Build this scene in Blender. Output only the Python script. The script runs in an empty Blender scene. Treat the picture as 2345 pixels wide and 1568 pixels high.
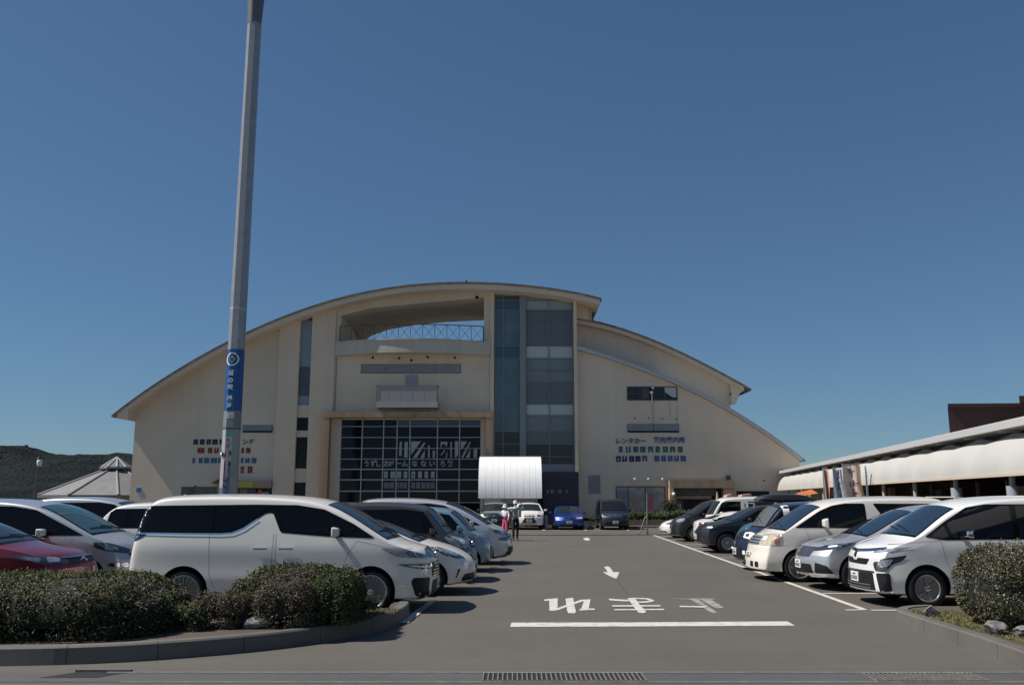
import bpy, bmesh, math, random
import numpy as np
from mathutils import Vector, Matrix, noise
from mathutils.bvhtree import BVHTree

C = bpy.context.scene.collection
SC = bpy.context.scene
R = math.radians

# ------------------------------------------------------------------ camera, sky, sun, exposure
CAM_H, FPX, CX, CY, HORIZON = 1.85, 2000.0, 1172.5, 784.0, 1140.0      # measured on a 2345 px wide copy of the photo
TILT = math.atan((HORIZON - CY) / FPX)
cam_d = bpy.data.cameras.new('camera')
cam_d.sensor_width = 36.0
cam_d.lens = 36.0 * FPX / 2345.0
cam_d.clip_start, cam_d.clip_end = 0.1, 6000.0
cam = bpy.data.objects.new('camera', cam_d)
C.objects.link(cam)
cam.location = (0, 0, CAM_H)
cam.rotation_euler = (R(90) + TILT, 0, 0)
SC.camera = cam

SUN_EL, SUN_FRONT = 52.0, 4.5            # sun high on the left, a touch in front of the facade plane
world = bpy.data.worlds.new('World')
SC.world = world
world.use_nodes = True
wn = world.node_tree
wn.nodes.clear()
w_out = wn.nodes.new('ShaderNodeOutputWorld')
w_bg = wn.nodes.new('ShaderNodeBackground')
w_sky = wn.nodes.new('ShaderNodeTexSky')
w_sky.sky_type = 'NISHITA'
w_sky.sun_disc = False
w_sky.sun_elevation = R(SUN_EL)
w_sky.sun_rotation = R(-90 - SUN_FRONT)
w_sky.altitude = 0.0
w_sky.air_density = 1.0
w_sky.dust_density = 0.0
w_sky.ozone_density = 6.0
w_gam = wn.nodes.new('ShaderNodeGamma')                 # a clear autumn sky: flatter towards the horizon, deeper blue
w_gam.inputs['Gamma'].default_value = 0.75
w_tint = wn.nodes.new('ShaderNodeVectorMath')
w_tint.operation = 'MULTIPLY'
w_tint.inputs[1].default_value = (0.755, 0.995, 1.18)
w_bg.inputs['Strength'].default_value = 0.075
wn.links.new(w_sky.outputs[0], w_gam.inputs[0])
wn.links.new(w_gam.outputs[0], w_tint.inputs[0])
wn.links.new(w_tint.outputs[0], w_bg.inputs[0])
wn.links.new(w_bg.outputs[0], w_out.inputs[0])

sun_d = bpy.data.lights.new('sun', 'SUN')
sun_d.energy = 5.0
sun_d.angle = R(0.53)
sun_d.color = (1.0, 0.955, 0.89)
sun = bpy.data.objects.new('sun', sun_d)
C.objects.link(sun)
_el, _fr = R(SUN_EL), R(SUN_FRONT)
SUN_DIR = Vector((-math.cos(_el) * math.cos(_fr), -math.cos(_el) * math.sin(_fr), math.sin(_el)))
sun.rotation_euler = SUN_DIR.to_track_quat('Z', 'Y').to_euler()
sun.location = (-40, -5, 60)

SC.view_settings.view_transform = 'Standard'
SC.view_settings.look = 'None'
SC.view_settings.gamma = 1.0
SC.view_settings.use_curve_mapping = False
SC.view_settings.exposure = 0.2

# ------------------------------------------------------------------ measuring: photo pixel -> place
_ct, _st = math.cos(TILT), math.sin(TILT)
def ray(px, py):
    v = CY - py
    return Vector((px - CX, FPX * _ct - v * _st, FPX * _st + v * _ct))
def P(px, py, Y):
    r = ray(px, py); k = Y / r.y
    return (r.x * k, CAM_H + r.z * k)                    # world (x, z) on the plane y = Y
def G(px, py, z=0.0):
    r = ray(px, py); k = (z - CAM_H) / r.z
    return (r.x * k, r.y * k)                            # world (x, y) on the level z

# ------------------------------------------------------------------ materials
MATS = {}
def mat(name, col=(.5, .5, .5), rough=.6, metal=0.0, spec=.5, coat=0.0, noise_amt=0.0, scale=8.0, bump=0.0, bump_scale=60.0, col2=None, stretch=None, emit=None, ior=None):
    if name in MATS: return MATS[name]
    m = bpy.data.materials.new(name)
    m.use_nodes = True
    nt = m.node_tree
    b = nt.nodes['Principled BSDF']
    b.inputs['Base Color'].default_value = (*col, 1)
    b.inputs['Roughness'].default_value = rough
    b.inputs['Metallic'].default_value = metal
    b.inputs['Specular IOR Level'].default_value = spec
    b.inputs['Coat Weight'].default_value = coat
    b.inputs['Coat Roughness'].default_value = 0.03
    if ior: b.inputs['IOR'].default_value = ior
    if emit:
        b.inputs['Emission Color'].default_value = (*emit[0], 1)
        b.inputs['Emission Strength'].default_value = emit[1]
    tc = None
    def coords():
        nonlocal tc
        if tc is None:
            t = nt.nodes.new('ShaderNodeTexCoord')
            mp = nt.nodes.new('ShaderNodeMapping')
            if stretch: mp.inputs['Scale'].default_value = stretch
            nt.links.new(t.outputs['Object'], mp.inputs[0])
            tc = mp.outputs[0]
        return tc
    if noise_amt > 0:
        n = nt.nodes.new('ShaderNodeTexNoise')
        n.inputs['Scale'].default_value = scale
        n.inputs['Detail'].default_value = 8
        n.inputs['Roughness'].default_value = .62
        nt.links.new(coords(), n.inputs['Vector'])
        rp = nt.nodes.new('ShaderNodeValToRGB')
        lo = [max(0, c * (1 - noise_amt)) for c in col]
        hi = list(col2) if col2 else [min(1, c * (1 + noise_amt)) for c in col]
        rp.color_ramp.elements[0].position = .32
        rp.color_ramp.elements[1].position = .68
        rp.color_ramp.elements[0].color = (*lo, 1)
        rp.color_ramp.elements[1].color = (*hi, 1)
        nt.links.new(n.outputs['Fac'], rp.inputs[0])
        nt.links.new(rp.outputs[0], b.inputs['Base Color'])
    if bump > 0:
        n2 = nt.nodes.new('ShaderNodeTexNoise')
        n2.inputs['Scale'].default_value = bump_scale
        n2.inputs['Detail'].default_value = 6
        nt.links.new(coords(), n2.inputs['Vector'])
        bp = nt.nodes.new('ShaderNodeBump')
        bp.inputs['Strength'].default_value = bump
        bp.inputs['Distance'].default_value = .02
        nt.links.new(n2.outputs['Fac'], bp.inputs['Height'])
        nt.links.new(bp.outputs[0], b.inputs['Normal'])
    MATS[name] = m
    return m

def ground_mat(name, base, speck=.30, patch=.10, crack=True):
    m = bpy.data.materials.new(name); m.use_nodes = True
    nt = m.node_tree; b = nt.nodes['Principled BSDF']
    b.inputs['Roughness'].default_value = .72
    b.inputs['Specular IOR Level'].default_value = .5
    geo = nt.nodes.new('ShaderNodeNewGeometry')
    def nz(scale, detail, rough=.6):
        n = nt.nodes.new('ShaderNodeTexNoise')
        n.inputs['Scale'].default_value = scale; n.inputs['Detail'].default_value = detail; n.inputs['Roughness'].default_value = rough
        nt.links.new(geo.outputs['Position'], n.inputs['Vector']); return n.outputs['Fac']
    def mr(src, a, c):
        q = nt.nodes.new('ShaderNodeMapRange'); q.inputs['From Min'].default_value = .3; q.inputs['From Max'].default_value = .7
        q.inputs['To Min'].default_value = a; q.inputs['To Max'].default_value = c
        nt.links.new(src, q.inputs['Value']); return q.outputs[0]
    def mul(a, c):
        q = nt.nodes.new('ShaderNodeMath'); q.operation = 'MULTIPLY'
        nt.links.new(a, q.inputs[0]); nt.links.new(c, q.inputs[1]); return q.outputs[0]
    f = mul(mr(nz(90, 3, .8), 1 - speck, 1 + speck), mr(nz(.35, 5), 1 - patch, 1 + patch))
    f = mul(f, mr(nz(3.1, 6, .7), .93, 1.07))
    if crack:
        mp = nt.nodes.new('ShaderNodeMapping'); mp.inputs['Scale'].default_value = (.25, 2.2, 1)
        nt.links.new(geo.outputs['Position'], mp.inputs[0])
        n = nt.nodes.new('ShaderNodeTexNoise'); n.inputs['Scale'].default_value = .8; n.inputs['Detail'].default_value = 6
        nt.links.new(mp.outputs[0], n.inputs['Vector'])
        f = mul(f, mr(n.outputs['Fac'], .96, 1.04))
        vo = nt.nodes.new('ShaderNodeTexVoronoi'); vo.inputs['Scale'].default_value = 1.3; vo.inputs['Randomness'].default_value = 1
        nt.links.new(geo.outputs['Position'], vo.inputs['Vector'])
        st = nt.nodes.new('ShaderNodeMapRange'); st.inputs['From Min'].default_value = .03; st.inputs['From Max'].default_value = .16
        st.inputs['To Min'].default_value = .95; st.inputs['To Max'].default_value = 1.0
        nt.links.new(vo.outputs['Distance'], st.inputs['Value'])
        f = mul(f, st.outputs[0])
    mx = nt.nodes.new('ShaderNodeVectorMath'); mx.operation = 'SCALE'
    mx.inputs[0].default_value = base
    nt.links.new(f, mx.inputs['Scale'])
    nt.links.new(mx.outputs[0], b.inputs['Base Color'])
    bp = nt.nodes.new('ShaderNodeBump'); bp.inputs['Strength'].default_value = .5; bp.inputs['Distance'].default_value = .006
    nt.links.new(nz(140, 4, .8), bp.inputs['Height']); nt.links.new(bp.outputs[0], b.inputs['Normal'])
    MATS[name] = m
    return m

def paint_mark_mat(name, col, under, wear=.45):
    m = bpy.data.materials.new(name); m.use_nodes = True
    nt = m.node_tree; b = nt.nodes['Principled BSDF']; b.inputs['Roughness'].default_value = .8
    geo = nt.nodes.new('ShaderNodeNewGeometry')
    n = nt.nodes.new('ShaderNodeTexNoise'); n.inputs['Scale'].default_value = 5; n.inputs['Detail'].default_value = 10; n.inputs['Roughness'].default_value = .75
    nt.links.new(geo.outputs['Position'], n.inputs['Vector'])
    rp = nt.nodes.new('ShaderNodeValToRGB')
    rp.color_ramp.elements[0].position = wear - .1; rp.color_ramp.elements[0].color = (*under, 1)
    rp.color_ramp.elements[1].position = wear + .1; rp.color_ramp.elements[1].color = (*col, 1)
    nt.links.new(n.outputs['Fac'], rp.inputs[0]); nt.links.new(rp.outputs[0], b.inputs['Base Color'])
    MATS[name] = m
    return m

def wall_mat(name, base, streak=.05):
    """painted stucco: fine grain, wide blotches and faint vertical weather streaks"""
    if name in MATS: return MATS[name]
    m = bpy.data.materials.new(name); m.use_nodes = True
    nt = m.node_tree; b = nt.nodes['Principled BSDF']; b.inputs['Roughness'].default_value = .9; b.inputs['Specular IOR Level'].default_value = .2
    geo = nt.nodes.new('ShaderNodeNewGeometry')
    outs = []
    for sc, scale, det, a in (((1, 1, 1), 14, 4, .05), ((1, 1, 1), .25, 5, .07), ((1.6, 1.6, .06), 1.4, 6, streak), ((3.1, 3.1, .10), 1.0, 4, streak * .35)):
        mp = nt.nodes.new('ShaderNodeMapping'); mp.inputs['Scale'].default_value = sc
        nt.links.new(geo.outputs['Position'], mp.inputs[0])
        n = nt.nodes.new('ShaderNodeTexNoise'); n.inputs['Scale'].default_value = scale; n.inputs['Detail'].default_value = det
        nt.links.new(mp.outputs[0], n.inputs['Vector'])
        q = nt.nodes.new('ShaderNodeMapRange'); q.inputs['From Min'].default_value = .3; q.inputs['From Max'].default_value = .7
        q.inputs['To Min'].default_value = 1 - a; q.inputs['To Max'].default_value = 1 + a
        nt.links.new(n.outputs['Fac'], q.inputs['Value']); outs.append(q.outputs[0])
    f = outs[0]
    for o in outs[1:]:
        q = nt.nodes.new('ShaderNodeMath'); q.operation = 'MULTIPLY'
        nt.links.new(f, q.inputs[0]); nt.links.new(o, q.inputs[1]); f = q.outputs[0]
    mx = nt.nodes.new('ShaderNodeVectorMath'); mx.operation = 'SCALE'; mx.inputs[0].default_value = base
    nt.links.new(f, mx.inputs['Scale']); nt.links.new(mx.outputs[0], b.inputs['Base Color'])
    MATS[name] = m
    return m

def car_paint(name, col, metal=0.0):
    return mat('paint_' + name, col, rough=.42 if metal == 0 else .34, metal=metal, spec=.5, coat=1.0)

ASPH = (.098, .0885, .073)
M_ASPH = ground_mat('asphalt', ASPH)
M_CONC = ground_mat('concrete', (.15, .138, .12), speck=.2, patch=.2)
M_KERB = ground_mat('kerb_concrete', (.112, .103, .090), speck=.3, patch=.25)
M_GUTTER = ground_mat('gutter_concrete', (.078, .077, .076), speck=.25, patch=.15)
M_MARK = paint_mark_mat('road_paint', (.56, .53, .465), (.22, .20, .17), .40)
M_MARKW = paint_mark_mat('worn_road_paint', (.34, .32, .28), (.14, .13, .115), .47)
M_SOIL = ground_mat('soil', (.085, .065, .048), speck=.5, patch=.3, crack=False)
M_WALL = wall_mat('beige_stucco', (.72, .59, .455), .025)
M_WALL2 = wall_mat('beige_stucco_pilaster', (.745, .60, .45), .025)
M_TRIM = wall_mat('grey_trim_metal', (.42, .40, .38), .06)
M_ROOFEDGE = mat('brown_roof_edge', (.20, .155, .12), .7, noise_amt=.35, scale=3)
M_ROOF = mat('roof_sheet', (.35, .33, .30), .6, metal=.3)
M_GREYP = mat('grey_panel', (.27, .26, .27), .55, noise_amt=.1, scale=1.5)
M_WOOD = wall_mat('tan_timber', (.38, .265, .175), .2)
M_DARK = mat('dark_interior', (.012, .012, .013), .8)
M_BLACK = mat('black_plastic', (.012, .012, .013), .5, spec=.3)
M_FRAME = mat('window_surround', (.004, .004, .005), .12, spec=.22)
M_RUBBER = mat('tyre_rubber', (.016, .016, .017), .85, spec=.2)
M_HGLASS = mat('hall_glass', (.008, .009, .011), .05, spec=.22)
M_GLASS = mat('dark_glass', (.010, .012, .015), .03, spec=.5)
M_GLASSC = mat('car_side_glass', (.005, .0055, .007), .03, spec=.22)
M_WSCREEN = mat('windscreen_glass', (.018, .026, .034), .02, spec=.5, ior=2.3)
M_CHROME = mat('chrome', (.72, .73, .75), .12, metal=1.0)
M_ALLOY = mat('alloy', (.42, .42, .43), .28, metal=.9)
M_ALLOYD = mat('dark_alloy', (.10, .10, .105), .35, metal=.8)
M_LAMP = mat('lamp_lens', (.24, .27, .31), .06, spec=.8, coat=1.0, noise_amt=.5, scale=9)
M_LAMPD = mat('dark_lamp_lens', (.035, .04, .05), .05, spec=.9, coat=1.0)
M_LAMPW = mat('white_reflector', (.80, .80, .78), .15, spec=.8, coat=.5)
M_RED = mat('red_lamp', (.35, .012, .012), .12, spec=.7, coat=1.0)
M_PLATE = mat('plate_white', (.70, .71, .70), .4)
M_PLATEG = mat('plate_green', (.02, .10, .05), .5)
M_METAL = mat('galvanised', (.40, .40, .41), .42, metal=.6, noise_amt=.12, scale=5)

# ------------------------------------------------------------------ mesh builder
class MB:
    def __init__(s): s.v, s.f, s.m = [], [], []
    def add(s, vs, fs, mi=0):
        o = len(s.v); s.v += [tuple(p) for p in vs]
        s.f += [[o + i for i in f] for f in fs]; s.m += [mi] * len(fs); return s
    def box(s, x0, x1, y0, y1, z0, z1, mi=0):
        x0, x1 = sorted((x0, x1)); y0, y1 = sorted((y0, y1)); z0, z1 = sorted((z0, z1))
        vs = [(x, y, z) for z in (z0, z1) for y in (y0, y1) for x in (x0, x1)]
        return s.add(vs, [(0, 2, 3, 1), (4, 5, 7, 6), (0, 1, 5, 4), (2, 6, 7, 3), (0, 4, 6, 2), (1, 3, 7, 5)], mi)
    def prism_y(s, poly, y0, y1, mi=0):
        """poly of (x, z), seen from -y"""
        n = len(poly)
        vs = [(x, y0, z) for x, z in poly] + [(x, y1, z) for x, z in poly]
        fs = [list(range(n)), list(range(2 * n - 1, n - 1, -1))] + [(i, i + n, (i + 1) % n + n, (i + 1) % n) for i in range(n)]
        return s.add(vs, fs, mi)
    def prism_z(s, poly, z0, z1, mi=0):
        n = len(poly)
        vs = [(x, y, z0) for x, y in poly] + [(x, y, z1) for x, y in poly]
        fs = [list(range(n - 1, -1, -1)), list(range(n, 2 * n))] + [(i, (i + 1) % n, (i + 1) % n + n, i + n) for i in range(n)]
        return s.add(vs, fs, mi)
    def tube(s, a, b, r0, r1=None, n=10, cap=True, mi=0, rot=0.0):
        a, b = Vector(a), Vector(b); r1 = r0 if r1 is None else r1
        d = (b - a).normalized()
        u = d.orthogonal().normalized() if abs(d.z) < .99 else Vector((1, 0, 0))
        u = (u - d * u.dot(d)).normalized(); w = d.cross(u)
        vs = []
        for c, r in ((a, r0), (b, r1)):
            for i in range(n):
                t = rot + 2 * math.pi * i / n
                vs.append(c + u * (math.cos(t) * r) + w * (math.sin(t) * r))
        fs = [(i, (i + 1) % n, (i + 1) % n + n, i + n) for i in range(n)]
        if cap: fs += [list(range(n - 1, -1, -1)), list(range(n, 2 * n))]
        return s.add(vs, fs, mi)
    def path(s, pts, r, n=8, mi=0):
        for a, b in zip(pts, pts[1:]): s.tube(a, b, r, r, n, True, mi)
        return s
    def lathe(s, prof, n=24, axis='z', c=(0, 0, 0), mi=0, closed=False):
        vs, fs = [], []
        for r, h in prof:
            for i in range(n):
                t = 2 * math.pi * i / n
                a, b = math.cos(t) * r, math.sin(t) * r
                p = (a, b, h) if axis == 'z' else (a, h, b)
                vs.append((p[0] + c[0], p[1] + c[1], p[2] + c[2]))
        k = len(prof)
        for j in range(k if closed else k - 1):
            j2 = (j + 1) % k
            for i in range(n):
                i2 = (i + 1) % n
                fs.append((j * n + i, j * n + i2, j2 * n + i2, j2 * n + i))
        if not closed:
            fs += [list(range(n)), [(k - 1) * n + i for i in range(n)]]
        return s.add(vs, fs, mi)
    def ball(s, c, r, n=12, mi=0, sq=(1, 1, 1)):
        prof = [(max(1e-4, math.sin(math.pi * k / n)), -math.cos(math.pi * k / n)) for k in range(n + 1)]
        o = len(s.v); s.lathe(prof, n * 2 if n < 10 else n, mi=mi)
        for i in range(o, len(s.v)):
            x, y, z = s.v[i]; s.v[i] = (c[0] + x * r * sq[0], c[1] + y * r * sq[1], c[2] + z * r * sq[2])
        return s
    def build(s, name, mats, parent=None, smooth=None, bevel=0.0, recalc=True):
        me = bpy.data.meshes.new(name)
        me.from_pydata(s.v, [], s.f)
        if not isinstance(mats, (list, tuple)): mats = [mats]
        for m in mats: me.materials.append(m)
        me.polygons.foreach_set('material_index', s.m)
        if recalc or bevel:
            bm = bmesh.new(); bm.from_mesh(me)
            bmesh.ops.recalc_face_normals(bm, faces=bm.faces)
            if bevel:
                ed = [e for e in bm.edges if len(e.link_faces) == 2 and e.calc_face_angle(0) > .6]
                bmesh.ops.bevel(bm, geom=ed, offset=bevel, segments=2, profile=.6, affect='EDGES', clamp_overlap=True)
            bm.to_mesh(me); bm.free()
        if smooth is not None:
            me.polygons.foreach_set('use_smooth', [True] * len(me.polygons))
            me.set_sharp_from_angle(angle=R(smooth))
        me.update()
        o = bpy.data.objects.new(name, me)
        C.objects.link(o)
        if parent: o.parent = parent
        return o

def tag(o, label=None, cat=None, group=None, kind=None):
    if label: o['label'] = label
    if cat: o['category'] = cat
    if group: o['group'] = group
    if kind: o['kind'] = kind
    return o
def thing(name, label, cat, loc=(0, 0, 0), rz=0.0, group=None):
    o = bpy.data.objects.new(name, None); C.objects.link(o)
    o.empty_display_size = .2
    o.location = loc; o.rotation_euler = (0, 0, rz)
    return tag(o, label, cat, group)
def copy_tree(o, parent=None):
    c = o.copy(); C.objects.link(c); c.parent = parent
    for ch in list(o.children): copy_tree(ch, c)
    return c
def struct(o): o['kind'] = 'structure'; return o
def smoothpoly(pts, n=2):
    """round the corners of a closed outline; n sets the radius"""
    rad = {1: .022, 2: .042, 3: .07}.get(n, .03); q = []
    for i in range(len(pts)):
        p, b, c = Vector(pts[i - 1]), Vector(pts[i]), Vector(pts[(i + 1) % len(pts)])
        r1, r2 = min(rad, (p - b).length * .42), min(rad, (c - b).length * .42)
        a0, a1 = b + (p - b).normalized() * r1, b + (c - b).normalized() * r2
        for k in range(4):
            t = k / 3; q.append(tuple(a0 * (1 - t) ** 2 + b * 2 * t * (1 - t) + a1 * t * t))
    return q
# ------------------------------------------------------------------ ground, kerbs, markings
struct(MB().add([(-1500, -60, 0), (1500, -60, 0), (1500, 2500, 0), (-1500, 2500, 0)], [(0, 1, 2, 3)]).build('ground', M_ASPH))

def sheet(name, polys, z, m):
    mb = MB()
    for i, p in enumerate(polys):
        mb.add([(x, y, z + .0007 * i) for x, y in p], [list(range(len(p)))])
    o = mb.build(name, m)
    bm = bmesh.new(); bm.from_mesh(o.data)
    for f in bm.faces:
        if f.normal.z < 0: f.normal_flip()
    bmesh.ops.triangulate(bm, faces=[f for f in bm.faces if len(f.verts) > 4])
    bm.to_mesh(o.data); bm.free()
    return struct(o)

def strip(pts, w):
    """a line of width w along ground points"""
    L_, R_ = [], []
    for i, p in enumerate(pts):
        a = Vector(pts[max(i - 1, 0)]); b = Vector(pts[min(i + 1, len(pts) - 1)])
        t = (b - a).normalized(); n = Vector((-t.y, t.x)) * (w / 2)
        L_.append(tuple(Vector(p) + n)); R_.append(tuple(Vector(p) - n))
    return L_ + R_[::-1]

# painted words and arrows (measured on an enlarged piece of the photo)
def K(x, y): return G((x / 2.86 + 1180) / 1.0917, (y / 2.86 + 1380) / 1.0917)
stop_word = [
    [(517, 337), (612, 328), (612, 338), (548, 345), (518, 348)], [(552, 335), (612, 330), (612, 392), (580, 412), (554, 416)],
    [(553, 418), (555, 404), (612, 398), (700, 368), (780, 340), (848, 337), (848, 347), (790, 352), (720, 374), (625, 410), (590, 419)],
    [(668, 331), (722, 326), (744, 430), (728, 438), (690, 437), (682, 425)], [(802, 345), (847, 341), (835, 402), (780, 410)],
    [(768, 406), (800, 403), (878, 404), (878, 413), (770, 418)],
    [(977, 333), (1040, 338), (1115, 341), (1130, 350), (1090, 353), (985, 345)],
    [(1112, 330), (1165, 328), (1195, 372), (1247, 430), (1225, 438), (1190, 433), (1160, 395), (1130, 355)],
    [(1150, 327), (1260, 331), (1307, 347), (1290, 357), (1240, 363), (1185, 363), (1180, 356), (1245, 352), (1272, 346), (1240, 338), (1165, 336)],
    [(1002, 382), (1348, 380), (1348, 390), (1005, 391)], [(1018, 410), (1370, 407), (1378, 416), (1022, 418)]]
stop_worn = [
    [(1430, 329), (1560, 332), (1735, 328), (1735, 337), (1560, 337), (1440, 332)],
    [(1560, 336), (1615, 336), (1690, 388), (1755, 432), (1720, 434), (1670, 408), (1620, 372)],
    [(1630, 336), (1705, 335), (1760, 370), (1803, 397), (1775, 402), (1740, 397), (1690, 370)]]
sheet('stop_word_marking', [[K(*p) for p in q] for q in stop_word] + [[K(*p) for p in [(1482, 386), (1690, 390), (1665, 399), (1490, 395)]]], .004, M_MARK)
sheet('worn_word_marking', [[K(*p) for p in q] for q in stop_worn], .004, M_MARKW)
sheet('stop_bar_marking', [[K(*p) for p in [(283, 503), (1170, 501), (2255, 494), (2310, 524), (1170, 530), (273, 533)]]], .004, M_MARK)
arrow = [[(945, 104), (970, 100), (985, 107), (1010, 140), (975, 146)], [(936, 142), (1055, 142), (1032, 190), (985, 171)]]
sheet('arrow_marking', [[K(*p) for p in q] for q in arrow], .004, M_MARK)
sheet('crack_line', [strip([K(1030, 195), K(1070, 245), K(1110, 300)], .018)], .004, mat('crack', (.05, .047, .04), .9))
def K5(x, y): return G((x / 5.098 + 1180) / 1.0917, (y / 5.098 + 1220) / 1.0917)
sheet('far_arrow_marking', [[K5(*p) for p in [(1415, 640), (1465, 626), (1505, 642), (1490, 668), (1440, 662)]]], .004, M_MARK)
lines = [strip([(5.60, 15.22), (5.93, 15.28)], .09), strip([(5.93, 15.25), (6.22, 22.1), (6.62, 32), (7.17, 45.2)], .12)]
for i in range(12):
    y = 15.2 + 2.6 * i; x = 5.96 + (y - 15.2) * .042
    lines.append(strip([(x + .06, y), (x + 4.9, y)], .10))
lines.append(strip([(-1.62, 13.6), (-1.44, 16.6)], .13))
for i in range(5):
    y = 14.35 + 2.6 * i; x = -1.63 + (y - 14.35) * .055
    lines.append(strip([(x - .7, y), (x - 5.2, y)], .10))
for i in range(5): lines.append(strip([(-.6 + i * 2.45, 51.4), (-.6 + i * 2.45, 56.4)], .12))
lines.append(strip([(-3, 51.4), (9.3, 51.4)], .12))
sheet('parking_lines', lines, .0045, M_MARK)

# drain channel across the near edge
gy0, gy1 = 9.38, 9.84
mb = MB()
mb.add([(-12, gy0, .004), (12, gy0, .004), (12, gy1, .004), (-12, gy1, .004)], [(0, 1, 2, 3)]); struct(mb.build('gutter', M_GUTTER))
mb = MB(); mb.box(-4.35, 12, gy1, gy1 + .035, -.05, .012); mb.box(-4.0, 12, gy0 - .035, gy0, -.05, .010); struct(mb.build('gutter_lip', mat('pale_lip', (.21, .20, .18), .7, noise_amt=.3, scale=6)))
def grate(x0, x1, name, label):
    t = thing(name, label, 'drain grate', ((x0 + x1) / 2, (gy0 + gy1) / 2, 0))
    w = (x1 - x0) / 2; h = (gy1 - gy0) / 2 - .02
    MB().box(-w, w, -h, h, -.02, .0062).build('drain_pit', M_DARK, t)
    b = MB(); n = int((x1 - x0) / .05)
    for i in range(n + 1):
        x = -w + 2 * w * i / n; b.box(x - .007, x + .007, -h, h, .004, .016)
    b.box(-w, w, -h, -h + .02, .004, .0165); b.box(-w, w, h - .02, h, .004, .0165)
    b.build('bars', mat('worn_steel', (.22, .205, .18), .5, metal=.3, noise_amt=.3, scale=20), t)
grate(-.30, 1.38, 'drain_grate', 'steel drain grate left of the pair across the near edge, facing the open lane')
grate(3.75, 4.90, 'drain_grate', 'steel drain grate at the near edge toward the right kerb')
t = thing('gully_opening', 'dark sunken gully mouth at the foot of the left kerb', 'drain', (-4.55, 9.75, 0))
MB().add([(-.40, -.16, .0062), (.22, -.16, .0062), (.42, .14, .0062), (-.14, .14, .0062)], [(0, 1, 2, 3)]).build('opening', M_DARK, t)
MB().box(-.16, .44, .14, .19, 0, .03).build('lintel', M_KERB, t)

def island(name, base_px, back, h, kerb_w=.17):
    """kerbed bed: base_px = photo pixels of the kerb foot, back = world points closing the bed"""
    foot = [G(*p) for p in base_px]
    # resample the kerb line
    pts = []
    for i in range(len(foot) - 1):
        a, b = Vector(foot[i]), Vector(foot[i + 1]); n = max(1, int((b - a).length / .12))
        pts += [a.lerp(b, k / n) for k in range(n)]
    pts.append(Vector(foot[-1]))
    for _ in range(6):
        pts = [pts[0]] + [(pts[i - 1] + pts[i] * 2 + pts[i + 1]) / 4 for i in range(1, len(pts) - 1)] + [pts[-1]]
    nrm = []
    for i in range(len(pts)):
        t = (pts[min(i + 1, len(pts) - 1)] - pts[max(i - 1, 0)]).normalized(); nrm.append(Vector((-t.y, t.x)))
    cen = sum((Vector(b) for b in back), Vector((0, 0))) / len(back)
    if (cen - pts[len(pts) // 2]).dot(nrm[len(pts) // 2]) < 0: nrm = [-n for n in nrm]
    inner = [p + n * kerb_w for p, n in zip(pts, nrm)]
    kb = MB(); blk = []; acc = 0.0; start = 0
    prof = lambda p, n: [(p.x, p.y, 0), (p.x + n.x * .012, p.y + n.y * .012, h - .02), (p.x + n.x * .03, p.y + n.y * .03, h), (p.x + n.x * kerb_w, p.y + n.y * kerb_w, h), (p.x + n.x * kerb_w, p.y + n.y * kerb_w, 0)]
    i = 0
    while i < len(pts) - 1:
        j = i; acc = 0
        while j < len(pts) - 1 and acc < .95: acc += (pts[j + 1] - pts[j]).length; j += 1
        vs = []; seg = list(range(i, j + 1))
        for k in seg:
            p = pts[k].copy()
            if k == j and j < len(pts) - 1: p = p + (pts[k - 1] - p).normalized() * .007
            vs += prof(p, nrm[k])
        fs = []
        for a in range(len(seg) - 1):
            for q in range(4): fs.append((a * 5 + q, a * 5 + q + 1, (a + 1) * 5 + q + 1, (a + 1) * 5 + q))
        e = (len(seg) - 1) * 5
        fs += [(0, 1, 2, 3, 4), (e, e + 1, e + 2, e + 3, e + 4)]
        kb.add(vs, fs); i = j
    struct(kb.build(name + '_kerb', M_KERB))
    bed = [tuple(p) for p in inner] + list(back)
    struct(MB().prism_z(bed, -.05, h - .015).build(name + '_bed', M_SOIL))
    return inner
KH = .20
left_px = [(-700, 1530), (-250, 1528), (0, 1525), (150, 1522), (300, 1515), (420, 1506), (560, 1494), (700, 1477), (800, 1461), (880, 1442), (922, 1425), (938, 1412), (940, 1403), (925, 1397)]
island('left_island', left_px, [(-1.9, 13.95), (-12.5, 13.95), (-12.5, 10.6)], KH)
right_px = [(2120, 1413), (2060, 1416), (2044, 1424), (2060, 1431), (2125, 1454), (2238, 1493), (2337, 1531), (2500, 1600)]
island('right_island', right_px, [(12, 8.2), (12, 14.2), (6.6, 14.2)], KH)

# ------------------------------------------------------------------ clipped shrubs, rocks, grass
LEAF_G = mat('leaf_green', (.046, .060, .021), .65, spec=.25)
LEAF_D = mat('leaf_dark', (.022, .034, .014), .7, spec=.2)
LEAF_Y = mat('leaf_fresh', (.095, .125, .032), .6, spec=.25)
LEAF_B = mat('leaf_bronze', (.115, .085, .052), .7, spec=.2)
LEAF_P = mat('faded_blossom', (.24, .185, .155), .8, spec=.1)
LEAF_W = mat('white_blossom', (.40, .36, .32), .8, spec=.1)
CORE = mat('shrub_core', (.012, .015, .008), .95)
SH = [LEAF_G, LEAF_D, LEAF_Y, LEAF_B, LEAF_P, LEAF_W]

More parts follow.
